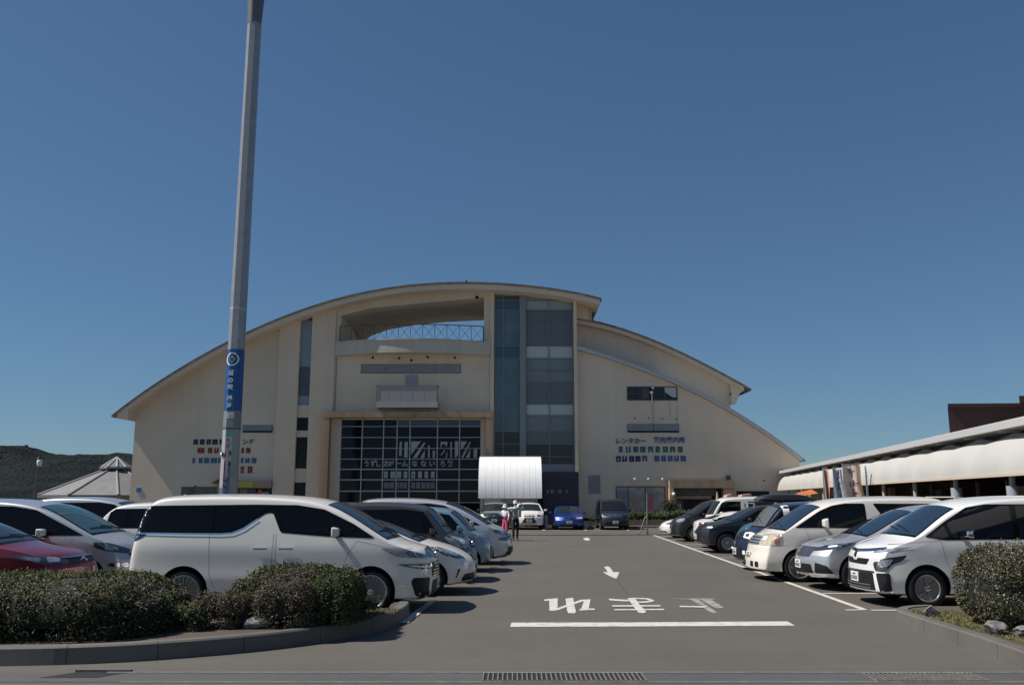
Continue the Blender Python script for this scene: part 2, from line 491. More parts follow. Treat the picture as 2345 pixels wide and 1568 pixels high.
def foliage(name, sampler, n, size, weights, parent, seed, sprig=.06, mats=SH):
    """n leaves; sampler(rng) -> (point, outward normal, weight function input)"""
    rng = np.random.default_rng(seed); r = random.Random(seed)
    V, F, M = [], [], []
    for i in range(n):
        p, nr = sampler(r)
        p = Vector(p); nr = Vector(nr)
        cl = noise.noise(p * 2.2 + Vector((seed, 0, 0)))
        p = p + nr * (noise.noise(p * 7.0) * sprig + r.uniform(-sprig, sprig * .6))
        if nr.z > -.2 and noise.noise(p * 19.0) > .42: p = p + Vector((0, 0, 1)) * r.uniform(.0, .055) + nr * r.uniform(0, .035)
        d = (nr * .7 + Vector((r.gauss(0, .6), r.gauss(0, .6), r.gauss(.15, .6)))).normalized()
        a = d.orthogonal().normalized(); a.rotate(Matrix.Rotation(r.uniform(0, 6.28), 3, d)); b = d.cross(a)
        s = size * r.uniform(.6, 1.35)
        k = r.random(); w = weights(p, nr, cl, r); t = 0; mi = 0
        for q, ww in enumerate(w):
            t += ww
            if k < t: mi = q; break
        if mi >= 4: s *= .85
        o = len(V)
        V += [p - a * s * .5, p + b * s * .28 + d * s * .1, p + a * s * .5, p - b * s * .28 + d * s * .1]
        F += [(o, o + 1, o + 2), (o, o + 2, o + 3)]; M += [mi, mi]
    me = bpy.data.meshes.new(name); me.from_pydata([tuple(v) for v in V], [], F)
    for m in mats: me.materials.append(m)
    me.polygons.foreach_set('material_index', M)
    o = bpy.data.objects.new(name, me); C.objects.link(o); o.parent = parent
    return o

def dome_sampler(blobs, z0):
    """points on the outside of a union of squashed balls: (cx, cy, cz, rx, ry, rz)"""
    wts = [b[3] * b[4] + b[4] * b[5] + b[3] * b[5] for b in blobs]
    def f(r):
        for _ in range(60):
            b = r.choices(blobs, wts)[0]
            v = Vector((r.gauss(0, 1), r.gauss(0, 1), r.gauss(0, 1))).normalized()
            e = .62
            v2 = Vector((math.copysign(abs(v.x) ** e, v.x), math.copysign(abs(v.y) ** e, v.y), math.copysign(abs(v.z) ** e, v.z)))
            v2 = v2 / max(abs(v2.x) ** 3 + abs(v2.y) ** 3 + abs(v2.z) ** 3, 1e-6) ** (1 / 3)
            p = Vector((b[0] + v2.x * b[3], b[1] + v2.y * b[4], b[2] + v2.z * b[5]))
            if p.z < z0: continue
            if any(q is not b and ((p.x - q[0]) / q[3]) ** 4 + ((p.y - q[1]) / q[4]) ** 4 + ((p.z - q[2]) / q[5]) ** 4 < .8 for q in blobs): continue
            return p, v
        return p, v
    return f
def dome_core(blobs, parent, k=.90, name='light_block_core'):  # solid dark filler added inside the leaves to block light
    mb = MB()
    for b in blobs:
        vs, fs = [], []; n = 16
        for i in range(n + 1):
            for j in range(n * 2):
                th, ph = math.pi * i / n, math.pi * j / n
                v = Vector((math.sin(th) * math.cos(ph), math.sin(th) * math.sin(ph), math.cos(th)))
                e = .62
                v2 = Vector((math.copysign(abs(v.x) ** e, v.x), math.copysign(abs(v.y) ** e, v.y), math.copysign(abs(v.z) ** e, v.z)))
                v2 = v2 / max(abs(v2.x) ** 3 + abs(v2.y) ** 3 + abs(v2.z) ** 3, 1e-6) ** (1 / 3)
                vs.append((b[0] + v2.x * b[3] * k, b[1] + v2.y * b[4] * k, max(.15, b[2] + v2.z * b[5] * k)))
        for i in range(n):
            for j in range(n * 2): fs.append((i * 2 * n + j, i * 2 * n + (j + 1) % (2 * n), (i + 1) * 2 * n + (j + 1) % (2 * n), (i + 1) * 2 * n + j))
        mb.add(vs, fs)
    return mb.build(name, CORE, parent, smooth=60)

def shrub(name, label, cat, blobs, n, size, weights, seed, sprig=.06, loc=None, group=None):
    c = loc or (blobs[0][0], blobs[0][1], KH - .02)
    rel = [(b[0] - c[0], b[1] - c[1], b[2] - c[2], b[3], b[4], b[5]) for b in blobs]
    t = thing(name, label, cat, c, 0, group)
    foliage('foliage', dome_sampler(rel, 0.02), n, size, weights, t, seed, sprig)
    dome_core(rel, t)
    return t

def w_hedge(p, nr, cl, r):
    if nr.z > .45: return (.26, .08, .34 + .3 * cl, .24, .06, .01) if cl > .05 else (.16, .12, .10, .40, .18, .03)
    return (.20, .56, .03, .15, .035, .02)  # front leaves mostly dark: the shade of grazing sun put into their colours
shrub('clipped_hedge', 'long clipped hedge with a shade-coloured front and grassy green top on the left kerb', 'hedge',
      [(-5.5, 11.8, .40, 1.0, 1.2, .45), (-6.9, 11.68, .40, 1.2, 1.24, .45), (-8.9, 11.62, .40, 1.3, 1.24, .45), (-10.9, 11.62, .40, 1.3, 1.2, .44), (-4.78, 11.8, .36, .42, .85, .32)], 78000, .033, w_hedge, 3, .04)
def w_olive(p, nr, cl, r):
    g = .5 + .5 * cl
    return (.26, .12, .14 + .2 * g, .30, .10, .02)
def w_bronze(p, nr, cl, r): return (.08, .14, .03, .52, .18 + (.14 if nr.z > .4 else 0), .04)
def w_green(p, nr, cl, r): return (.40, .22, .32, .05, .01, 0)
shrub('clipped_bush', 'broad olive green bush humped up behind the two bronze bushes', 'bush', [(-3.05, 12.85, .46, .74, .55, .45), (-3.58, 12.8, .38, .40, .45, .34), (-2.5, 12.85, .43, .38, .45, .42)], 32000, .029, w_olive, 5, .035)
shrub('clipped_bush', 'small bronze bush at the left, beside the hedge end and behind the rock', 'bush', [(-3.84, 12.05, .33, .35, .36, .28)], 10000, .025, w_bronze, 6, .03)
shrub('clipped_bush', 'larger bronze bush with pinkish tips, right of the rock', 'bush', [(-3.0, 12.12, .40, .42, .40, .38)], 13000, .025, w_bronze, 7, .03)
shrub('clipped_bush', 'bright green bush at the right end of the left bed, by the front wheel', 'bush', [(-2.40, 12.42, .40, .34, .50, .45)], 13000, .029, w_green, 8, .04)
shrub('ground_shrub', 'low green sprout at the foot of the hedge end', 'bush', [(-4.2, 11.75, .30, .24, .24, .20)], 2600, .034, w_green, 9, .06)
shrub('ground_shrub', 'sparse pale flowering plant before the front wheel of the big minivan', 'bush', [(-2.05, 12.75, .28, .16, .22, .16)], 900, .030, lambda p, nr, cl, r: (.3, .1, .15, .15, .15, .15), 10, .10)
def w_flower(p, nr, cl, r): return (.16, .34, .03, .22, .16 + .08 * cl, .07 + .05 * cl)
shrub('flowering_bush', 'round bush dotted with pale blossom on the right kerbed bed', 'bush', [(6.92, 11.95, .70, .86, .85, .54), (7.6, 12.0, .66, .7, .8, .5), (6.9, 11.8, .42, .66, .70, .28)], 36000, .031, w_flower, 12, .05)

def grass_patch(name, poly, n, h, seed, mats, z, kind=True):
    r = random.Random(seed); V, F, M = [], [], []
    xs = [p[0] for p in poly]; ys = [p[1] for p in poly]
    def inside(x, y):
        c = False; j = len(poly) - 1
        for i in range(len(poly)):
            a, b = poly[i], poly[j]
            if (a[1] > y) != (b[1] > y) and x < (b[0] - a[0]) * (y - a[1]) / (b[1] - a[1]) + a[0]: c = not c
            j = i
        return c
    k = 0
    while k < n:
        x, y = r.uniform(min(xs), max(xs)), r.uniform(min(ys), max(ys))
        if not inside(x, y): k += .2; continue
        k += 1; o = len(V); hh = h * r.uniform(.4, 1.2); a = r.uniform(0, 6.28); w = .006
        V += [(x - math.cos(a) * w, y - math.sin(a) * w, z), (x + math.cos(a) * w, y + math.sin(a) * w, z), (x + r.gauss(0, .5) * hh, y + r.gauss(0, .5) * hh, z + hh)]
        F.append((o, o + 1, o + 2)); M.append(0 if r.random() < .6 else 1)
    me = bpy.data.meshes.new(name); me.from_pydata(V, [], F)
    for m in mats: me.materials.append(m)
    me.polygons.foreach_set('material_index', M)
    o = bpy.data.objects.new(name, me); C.objects.link(o); o['kind'] = 'stuff'; return o
DRYG = mat('dry_grass', (.19, .17, .075), .8)
grass_patch('dry_grass', [(5.85, 13.6), (5.85, 12.2), (5.95, 10.5), (6.6, 10.5), (6.6, 13.6)], 9000, .035, 21, [DRYG, LEAF_Y], KH - .02)
grass_patch('bed_grass', [(-2.3, 12.9), (-1.75, 13.2), (-1.7, 13.7), (-3.2, 13.7), (-3.2, 13.2)], 5000, .05, 22, [DRYG, LEAF_Y], KH - .02)

grass_patch('hedge_top_grass', [(-9.5, 11.9), (-7.4, 11.5), (-6.0, 12.0), (-5.0, 12.3), (-5.0, 12.7), (-9.5, 12.6)], 5200, .085, 23, [LEAF_Y, DRYG], .80)
M_ROCK = mat('grey_rock', (.17, .165, .16), .9, noise_amt=.65, scale=9, bump=.8, bump_scale=22)
def rock(label, x, y, sx, sy, sz, seed):
    bm = bmesh.new(); bmesh.ops.create_icosphere(bm, subdivisions=4, radius=1)
    for v in bm.verts:
        q = v.co.copy()
        for a in range(7):
            rn = random.Random(seed * 31 + a); n = Vector((rn.gauss(0, 1), rn.gauss(0, 1), rn.gauss(0, 1))).normalized(); lim = rn.uniform(.55, .85)
            dd = v.co.dot(n)
            if dd > lim: v.co -= n * (dd - lim)
        v.co *= 1 + .10 * noise.noise(q * 3 + Vector((seed, 0, 0))) + .05 * noise.noise(q * 9)
        v.co = Vector((v.co.x * sx, v.co.y * sy, v.co.z * sz))
    me = bpy.data.meshes.new('rock'); bm.to_mesh(me); bm.free(); me.materials.append(M_ROCK)
    me.polygons.foreach_set('use_smooth', [True] * len(me.polygons)); me.set_sharp_from_angle(angle=R(28))
    o = bpy.data.objects.new('rock', me); C.objects.link(o); o.location = (x, y, KH + sz * .45)
    tag(o, label, 'rock')
rock('pale topped grey rock between the two bronze bushes on the left bed', -3.36, 11.86, .22, .14, .085, 1)
rock('small grey rock on the grass by the front wheel of the right white minivan', 5.98, 12.95, .13, .11, .11, 2)
rock('craggy grey rock at the left foot of the flowering bush', 6.02, 11.35, .17, .14, .10, 3)
rock('long low grey rock under the front of the flowering bush', 6.36, 11.08, .26, .14, .09, 4)

# ------------------------------------------------------------------ tall mast with wrapped signs
def word(body, size, name, m, parent, x, y, z, shear=0.0, bold=.018):
    """lettering standing upright and facing the camera side"""
    cu = bpy.data.curves.new(name, 'FONT'); cu.body = body; cu.size = size; cu.extrude = .012; cu.shear = shear; cu.offset = size * bold
    o = bpy.data.objects.new(name, cu); C.objects.link(o)
    me = bpy.data.meshes.new_from_object(o.evaluated_get(bpy.context.evaluated_depsgraph_get()))
    bpy.data.objects.remove(o)
    me.materials.clear(); me.materials.append(m)
    q = bpy.data.objects.new(name, me); C.objects.link(q); q.parent = parent
    q.location = (x, y, z); q.rotation_euler = (R(90), 0, 0)
    return q
def mast():
    px, py = -14.12, 44.1
    t = thing('lighting_mast', 'tall octagonal grey mast with a blue banner wrap, rising behind the big minivan', 'mast', (px, py, 0))
    Q = 2.04                                             # local sizes below are for a half-size mast
    r0, r1, z1 = .445, .365, 28.5
    rad = lambda z: r0 + (r1 - r0) * z / z1
    rot = R(22.5)
    def octa(za, zb, off=0.0, m=M_METAL, name='pole', parent=t, a0=0, a1=8, thick=False):
        vs = []
        for z in (za, zb):
            for i in range(9):
                a = rot + 2 * math.pi * i / 8; q = rad(z) + off
                vs.append((math.cos(a) * q, math.sin(a) * q, z))
        fs = [(i, i + 1, i + 10, i + 9) for i in range(a0, a1)]
        return MB().add(vs, fs).build(name, m, parent, recalc=False)
    M_POLE = mat('mast_grey', (.30, .30, .315), .42, metal=.25, noise_amt=.10, scale=2.5)
    mb = MB(); mb.tube((0, 0, 0), (0, 0, z1), r0, r1, 8, True, 0, rot)
    mb.tube((0, 0, 0), (0, 0, .08), .9, .9, 16)
    mb.build('pole', M_POLE, t)
    MB().tube((0, 0, z1 - 1.1), (0, 0, z1 + .3), .365, .44, 24).build('lamp_collar', mat('mast_head', (.11, .12, .13), .5), t, smooth=40)
    MB().tube((0, 0, z1 + .3), (0, 0, z1 + 2.2), .44, .56, 24).build('lamp_head', mat('mast_head', (.11, .12, .13), .5), t, smooth=40)
    zc = lambda py_: CAM_H + (py - r0) * (FPX * _st + (CY - py_) * _ct) / (FPX * _ct - (CY - py_) * _st)
    MB().tube((0, 0, zc(705)), (0, 0, zc(705) + .04), rad(12) + .006, None, 8, True, 0, rot).build('clamp_band', mat('pale_band', (.6, .6, .6), .5), t)
    blue = mat('banner_blue', (.004, .075, .26), .4)
    dblue = mat('banner_navy', (.006, .03, .10), .4)
    white = mat('sign_white', (.72, .73, .74), .5)
    b = octa(zc(940), zc(798), .006, blue, 'banner_wrap')
    facet_x = lambda z, off: -(rad(z) + off) * math.cos(R(22.5))      # apothem, the facet that faces the camera
    # marks lie on the facet facing the camera (-y side)
    def facet(verts2, name, m, off, parent=b):
        vs = []
        for x, z in verts2:
            vs.append((x, -(rad(z) + off) * math.cos(R(22.5)), z))
        return vs
    zr = (zc(798) + zc(845)) / 2; cx_ = -.03 * Q
    def disc(rad_, off, m, name, seg=28, rin=0):
        vs, fs = [], []
        for i in range(seg):
            a = 2 * math.pi * i / seg
            for q in ((rad_,) if not rin else (rad_, rin)):
                x = cx_ + q * math.cos(a); z = zr + q * 1.02 * math.sin(a)
                yy = -(rad(z) + off) * math.cos(R(22.5))
                ed = .414 * rad(z) * math.cos(R(22.5))
                if abs(x) > ed: yy += (abs(x) - ed)
                vs.append((x, yy, z))
        if rin: fs = [(2 * i, 2 * ((i + 1) % seg), 2 * ((i + 1) % seg) + 1, 2 * i + 1) for i in range(seg)]
        else:
            vs.append((cx_, -(rad(zr) + off) * math.cos(R(22.5)), zr)); fs = [(i, (i + 1) % seg, seg) for i in range(seg)]
        MB().add(vs, fs).build(name, m, b, recalc=True)
    disc(.150 * Q, .012, dblue, 'emblem_ground'); disc(.165 * Q, .018, white, 'emblem_ring', 32, .135 * Q)
    star = [(x * Q, z * Q) for x, z in [(0, .105), (.035, .05), (.085, 0), (.04, -.06), (0, -.105), (-.05, -.05), (-.085, 0), (-.03, .06)]]
    MB().add(facet([(cx_ + x, zr + z) for x, z in star], '', None, .02), [list(range(8))]).build('emblem_star', mat('pale_blue_mark', (.30, .44, .52), .5), b)
    MB().add(facet([(cx_ - .09, zr - .08), (cx_ + .09, zr - .08), (cx_ + .09, zr + .07), (cx_ - .09, zr + .07)], '', None, .024), [(0, 1, 2, 3)]).build('emblem_square', mat('banner_steel', (.03, .11, .20), .5), b)
    for ch, yy in zip('道の駅福良', (853, 870, 886, 911, 927)):
        z = zc(yy); o = word(ch, .29, 'banner_glyph', white, b, 0, 0, 0, 0, .03)
        for v in o.data.vertices:
            v.co = Vector((v.co.x - .23, -(rad(z + v.co.y) + .014) * math.cos(R(22.5)) - v.co.z * .2, z + v.co.y - .10))
        o.rotation_euler = (0, 0, 0)
    for k, z in enumerate((zc(914), zc(930))):
        MB().add(facet([(.11, z - .14), (.128, z - .14), (.128, z + .14), (.11, z + .14)], '', None, .011), [(0, 1, 2, 3)]).build('banner_small_mark', mat('teal_mark', (.05, .30, .33), .5), b)
    g = octa(zc(977), zc(942), .006, mat('grey_wrap', (.20, .21, .22), .5), 'grey_wrap')
    f = MB().add(facet([(-.18, zc(957)), (.19, zc(957)), (.19, zc(944)), (-.18, zc(944))], '', None, .011), [(0, 1, 2, 3)]).build('small_notice', white, g)
    mb = MB()
    for k in range(3): mb.add(facet([(-.06 + k * .08, zc(956)), (-.02 + k * .08, zc(956)), (-.02 + k * .08, zc(945.5)), (-.06 + k * .08, zc(945.5))], '', None, .014), [(0, 1, 2, 3)])
    mb.build('notice_rule', mat('notice_grey', (.20, .22, .25), .6), f)
    MB().tube((0, 0, zc(981)), (0, 0, zc(979)), rad(5) + .012, None, 8, True, 0, rot).build('strap', M_BLACK, t)
    p = octa(zc(1140), zc(982), .005, mat('poster_cream', (.34, .345, .31), .6, noise_amt=.12, scale=6), 'poster_wrap')
    hw = .414 * rad(4.4) * .92
    rr = random.Random(4)
    def mark(x0, x1, ya, yb, col, nm, k):
        MB().add(facet([(x0, zc(yb)), (x1, zc(yb)), (x1, zc(ya)), (x0, zc(ya))], '', None, .009 + .0008 * k), [(0, 1, 2, 3)]).build('poster_panel', mat(nm, col, .6, noise_amt=.35, scale=18), p)
    mark(-hw, hw, 983, 997, (.07, .26, .27), 'poster_teal', 0)
    mark(-hw, hw, 1055, 1130, (.075, .11, .17), 'poster_blue', 1)
    mark(-.10, .03, 1003, 1090, (.40, .27, .28), 'poster_pink', 2)
    mark(-.08, .01, 1003, 1010, (.14, .05, .11), 'poster_plum', 3); mark(-.08, .02, 1016, 1024, (.22, .07, .17), 'poster_magenta', 3)
    mark(.06, hw, 1032, 1042, (.02, .025, .05), 'poster_ink', 4); mark(.06, hw, 1058, 1066, (.02, .03, .06), 'poster_ink', 5)
    mark(-hw, -.11, 1034, 1046, (.02, .025, .05), 'poster_ink', 6); mark(-hw, -.12, 1060, 1100, (.03, .05, .12), 'poster_indigo', 6)
    for k in range(10):
        x = rr.uniform(-hw, hw - .1); y = rr.uniform(1075, 1128)
        mark(x, x + rr.uniform(.04, .10), y, y + rr.uniform(3, 8), rr.choice([(.20, .22, .28), (.03, .05, .10), (.36, .24, .27), (.10, .17, .26)]), 'poster_bit_%s' % 'abcdefghij'[k], 7 + k)
    # left facet posters
    def lmark(u0, u1, ya, yb, col, nm, k):
        vs = []
        for u, yy in ((u0, yb), (u1, yb), (u1, ya), (u0, ya)):
            z = zc(yy); a = R(225); n = Vector((math.cos(a), math.sin(a), 0)); tt = Vector((-n.y, n.x, 0))
            q = n * ((rad(z) + .009 + .0008 * k) * math.cos(R(22.5))) + tt * (u * rad(z) * .38); vs.append((q.x, q.y, z))
        MB().add(vs, [(0, 1, 2, 3)]).build('poster_panel', mat(nm, col, .6, noise_amt=.3, scale=18), p)
    for k, (ya, yb) in enumerate(((1048, 1062), (1064, 1076), (1079, 1091), (1093, 1102), (1104, 1114))): lmark(-.5, .6, ya, yb, (.42, .30, .33), 'poster_rose', k)
    lmark(-.9, .9, 1116, 1132, (.07, .12, .22), 'poster_navy', 1)
    z = zc(1038); a = R(225); n = Vector((math.cos(a), math.sin(a), 0)); c = n * (rad(z) + .02)
    for rr_, m_, o_ in ((.118, M_BLACK, 0), (.082, white, .024)):
        q = c + n * o_
        MB().tube((q.x, q.y, z), (q.x + n.x * .03, q.y + n.y * .03, z), rr_, rr_, 20).build('round_plate', m_, p)
mast()
# ------------------------------------------------------------------ the market hall
Y0 = 62.0
YR = 60.9                                   # front edge of the overhanging roof
hall = thing('market_hall', 'big beige market hall with an arched roof and a glazed stair tower', 'building', (0, Y0, 0))
def H(mb, name, m, parent=None, **k):
    """build in world coordinates, then hang under the hall"""
    for i, (x, y, z) in enumerate(mb.v): mb.v[i] = (x, y - Y0, z)
    return mb.build(name, m, parent or hall, **k)
def arc_fn(px_pts, Y, deg):
    w = [P(x, y, Y) for x, y in px_pts]
    co = np.polyfit([a for a, b in w], [b for a, b in w], deg)
    return lambda x: float(np.polyval(co, x)), w[0][0], w[-1][0]
main_px = [(255, 951), (300, 915), (350, 880), (420, 838), (500, 793), (565, 757), (630, 731), (700, 705), (760, 686), (850, 664), (950, 651), (1067, 645), (1130, 646), (1200, 652), (1300, 665), (1378, 682)]
arc, AX0, AX1 = arc_fn(main_px, YR, 6)
def span(x0, x1, n): return [x0 + (x1 - x0) * i / n for i in range(n + 1)]
def wx(px, py=1000, Y=Y0): return P(px, py, Y)[0]
def wz(py, Y=Y0): return P(1172, py, Y)[1]
DEPTH = 10.2

# roof: sheet with brown edge, over a beige fascia; built as swept strips
def swept(f, x0, x1, n, y0, y1, up, dn):
    mb = MB(); xs = span(x0, x1, n)
    vs = []
    for x in xs:
        z = f(x); vs += [(x, y0, z + dn), (x, y0, z + up), (x, y1, z + up), (x, y1, z + dn)]
    fs = []
    for i in range(n):
        for q in range(4): fs.append((i * 4 + q, i * 4 + (q + 1) % 4, (i + 1) * 4 + (q + 1) % 4, (i + 1) * 4 + q))
    fs += [(0, 1, 2, 3), (n * 4, n * 4 + 1, n * 4 + 2, n * 4 + 3)]
    return mb.add(vs, fs)
rf = H(swept(arc, AX0, AX1, 60, YR, Y0 + DEPTH, 0, -.13), 'roof', [M_ROOFEDGE])
H(swept(arc, AX0 + .35, AX1 - .12, 60, YR + .12, Y0 + DEPTH - .2, -.132, -.50), 'fascia', M_WALL, rf)
SOFF = -.50

# left wing wall, right end at the pilaster
xl, xm, xs0, xs1, xc = wx(303), wx(629), wx(677), wx(705), wx(760)
yl = Y0 + .28
def under_arc(x0, x1, y0, y1, zb=0.0, off=SOFF + .002, n=24):
    pts = [(x0, zb), (x1, zb)] + [(x, arc(x) + off) for x in reversed(span(x0, x1, n))]
    return MB().prism_y(pts, y0, y1)
lw = H(under_arc(xl, xm, yl, Y0 + DEPTH - .5), 'left_wall', M_WALL)
# eave block at the far left: soffit and beam end
ev = MB(); z_e = arc(AX0)
ev.add([(AX0 + .36, YR + .13, arc(AX0 + .36) + SOFF + .36), (xl - .003, YR + .13, arc(xl) + SOFF), (xl - .003, YR + .13, z_e - .28), (AX0 + .9, YR + .13, z_e - .22),
        (AX0 + .36, Y0 + 28, arc(AX0 + .36) + SOFF + .36), (xl - .003, Y0 + 28, arc(xl) + SOFF), (xl - .003, Y0 + 28, z_e - .28), (AX0 + .9, Y0 + 28, z_e - .22)],
       [(0, 3, 2, 1), (4, 5, 6, 7), (0, 1, 5, 4), (1, 2, 6, 5), (2, 3, 7, 6), (3, 0, 4, 7)])
H(ev, 'eave_soffit', M_WALL)
H(under_arc(xm + .002, xs0, Y0, Y0 + DEPTH - .5), 'pilaster', M_WALL2)
H(under_arc(xs1, xc, Y0 - .05, Y0 + DEPTH - .5), 'pilaster', M_WALL2)
# slot window between the pilasters: spandrels and panes by height
slot = [(712, 838, 'pale'), (838, 905, 'mid'), (905, 927, 'pale'), (927, 955, 'wall'), (955, 985, 'dark'), (985, 1000, 'wall'), (1000, 1072, 'dark'), (1072, 1104, 'wall'), (1104, 1150, 'dark'), (1150, 1215, 'wall')]
SM = {'pale': mat('pale_slot_glass', (.26, .29, .32), .08, spec=.6), 'mid': mat('grey_slot_glass', (.08, .085, .09), .08, spec=.6), 'dark': M_HGLASS, 'wall': M_WALL}
for i, (ya, yb, k) in enumerate(slot):
    zt, zb = wz(ya), (wz(yb) if i < len(slot) - 1 else 0)
    if i == 0: zt = arc((xs0 + xs1) / 2) + SOFF - .05
    y = Y0 + (.20 if k == 'wall' else .30)
    H(MB().box(xs0 + .003, xs1 - .003, y, y + .3, zb + .002, zt - .002), 'slot_spandrel' if k == 'wall' else 'slot_window', SM[k])
H(MB().box(xs0 + .003, xs1 - .003, Y0 + .62, Y0 + DEPTH - .6, 0, arc(xs0) - .7), 'slot_back', M_DARK)

# ---- centre block: terrace, curved parapet, wall, timber portal, glass grid
xcr = wx(1122)                                     # right end of the centre block
z_floor, z_par_t, z_par_b = wz(790), wz(787), wz(815)
xo0, xo1 = wx(779, 760), wx(1108, 760)             # opening
ot = lambda x: float(np.interp(x, [wx(780, 720), wx(850, 720), wx(1000, 720), wx(1106, 720)], [wz(722), wz(704), wz(690), wz(681)]))
TD = 8.0
bt_px = [(836, 790), (838, 775), (850, 766), (890, 752), (950, 742), (1020, 735), (1107, 731)]
bt = [P(x, y, Y0 + TD) for x, y in bt_px]
bxs, bzs = [p[0] for p in bt], [p[1] for p in bt]
mb = MB()
xs_ = span(xo0, xo1, 16)
mb.prism_y([(x, ot(x)) for x in xs_] + [(x, arc(x) + SOFF + .002) for x in reversed(xs_)], Y0 + .10, Y0 + .5)         # lintel over the opening
mb.prism_y([(xc + .003, z_floor - .3), (xo0, z_floor - .3), (xo0, arc(xo0) + SOFF), (xc + .003, arc(xc) + SOFF)], Y0 + .10, Y0 + TD)
mb.prism_y([(xo1, z_floor - .3), (xcr, z_floor - .3), (xcr, arc(xcr) + SOFF), (xo1, arc(xo1) + SOFF)], Y0 + .10, Y0 + TD)
H(mb, 'terrace_wall', M_WALL)
mb = MB()                                          # terrace ceiling, front curve to back curve
bz = lambda x: float(np.interp(x, bxs, bzs))
vs, fs = [], []
xs2 = span(xo0, xo1, 30)
zc_ = [ot(x) for x in xs2]
for x in xs2:
    zb_ = bz(x) if x >= bxs[0] else bzs[0]
    vs += [(x, Y0 + .45, ot(x)), (x, Y0 + TD * .6, ot(x) * .55 + max(zb_, z_floor + 2.0) * .45), (x, Y0 + TD, max(zb_, z_floor + 1.0)), (x, Y0 + TD, arc(x) + SOFF), (x, Y0 + .45, arc(x) + SOFF)]
for i in range(30):
    for q in range(5): fs.append((i * 5 + q, i * 5 + (q + 1) % 5, (i + 1) * 5 + (q + 1) % 5, (i + 1) * 5 + q))
H(mb.add(vs, fs), 'terrace_ceiling', wall_mat('bounce_soffit', (.82, .73, .61), .02), smooth=40)  # lighter than the walls: bounce light put into the colour
# back wall of the terrace with the arched opening to the sky
mb = MB()
mb.prism_y([(xo0 - .3, z_floor - .3), (bxs[0], z_floor - .3)] + [(bxs[0], bzs[0])] + [(x, z) for x, z in bt[1:]] + [(bxs[-1] + .15, bzs[-1])] + [(x, arc(x) + SOFF) for x in reversed(span(xo0 - .3, bxs[-1] + .15, 12))], Y0 + TD + .002, Y0 + TD + .4)
H(mb, 'terrace_back_wall', M_WALL)
H(MB().box(xc + .01, xcr, Y0 + .55, Y0 + TD + .3, z_floor - .3, z_floor - .1), 'terrace_floor', M_CONC)
# bowed parapet
mb = MB(); n = 28; vs, fs = [], []
for i, x in enumerate(span(xc + .05, xcr - .02, n)):
    t = 2 * i / n - 1; bow = .18 + .85 * (1 - t * t)
    zt_ = z_par_t + .12 * (1 - t * t); zb_ = z_par_b + .12 * (1 - t * t)
    vs += [(x, Y0 - bow, zb_), (x, Y0 - bow, zt_), (x, Y0 - bow - .06, zt_), (x, Y0 - bow - .06, zt_ + .10), (x, Y0 + .52, zt_ + .10), (x, Y0 + .52, zb_)]
for i in range(n):
    for q in range(6): fs.append((i * 6 + q, i * 6 + (q + 1) % 6, (i + 1) * 6 + (q + 1) % 6, (i + 1) * 6 + q))
fs += [tuple(range(6)), tuple(n * 6 + q for q in range(6))]
H(mb.add(vs, fs), 'curved_parapet', wall_mat('pale_stucco', (.56, .50, .41)), smooth=40)
# railing with crossed braces
M_RAIL = mat('railing_brown', (.10, .08, .07), .6)
zr0, zr1 = z_par_t + .12, wz(748)
rl = MB(); xr0, xr1 = wx(779, 770), wx(1107, 770)
ry = lambda x: Y0 - .10 - .80 * (1 - ((x - (xr0 + xr1) / 2) / ((xr1 - xr0) / 2)) ** 2)
N = 12; xs3 = span(xr0, xr1, N)
for i in range(N):
    a, b = xs3[i], xs3[i + 1]
    rl.tube((a, ry(a), zr1), (b, ry(b), zr1), .035); rl.tube((a, ry(a), zr0 + .06), (b, ry(b), zr0 + .06), .02)
    if i >= 2:
        rl.tube((a, ry(a), zr0), (b, ry(b), zr1), .014, None, 6); rl.tube((a, ry(a), zr1), (b, ry(b), zr0), .014, None, 6)
    rl.tube((a, ry(a), zr0), (a, ry(a), zr1), .02)
rl.tube((xr1, ry(xr1), zr0), (xr1, ry(xr1), zr1), .04); rl.tube((xr0, ry(xr0), zr0), (xr0, ry(xr0), zr1), .04)
H(rl, 'terrace_railing', M_RAIL)
# wall between parapet and portal
z_port = wz(941)
zgt = wz(957)
xg0, xg1 = wx(778, 1040), wx(1101, 1040)
H(MB().box(xc + .003, xcr, Y0 + .12, Y0 + .5, z_port - .6, z_floor - .302), 'centre_wall', M_WALL)
H(MB().box(xc + .003, xcr, Y0 + .52, Y0 + 8, z_port + .3, z_floor - .31), 'centre_mass', M_WALL)
H(MB().box(wx(768, 880), wx(768, 880) + .03, Y0 + .09, Y0 + .13, z_port, z_par_b - .1), 'wall_joint', M_ROOFEDGE)
mb = MB(); a, b = wx(827, 843), wx(1054, 843)
gp = None
for i in range(4):
    q0, q1 = a + (b - a) * i / 4, a + (b - a) * (i + 1) / 4
    H(MB().box(q0 + .012, q1 - .012, Y0 + .06, Y0 + .125, wz(853), wz(834)), 'grey_wall_panel', M_GREYP)
H(MB().box(a - .03, b + .03, Y0 + .10, Y0 + .124, wz(854), wz(833)), 'panel_surround', mat('panel_edge', (.07, .06, .05), .7))
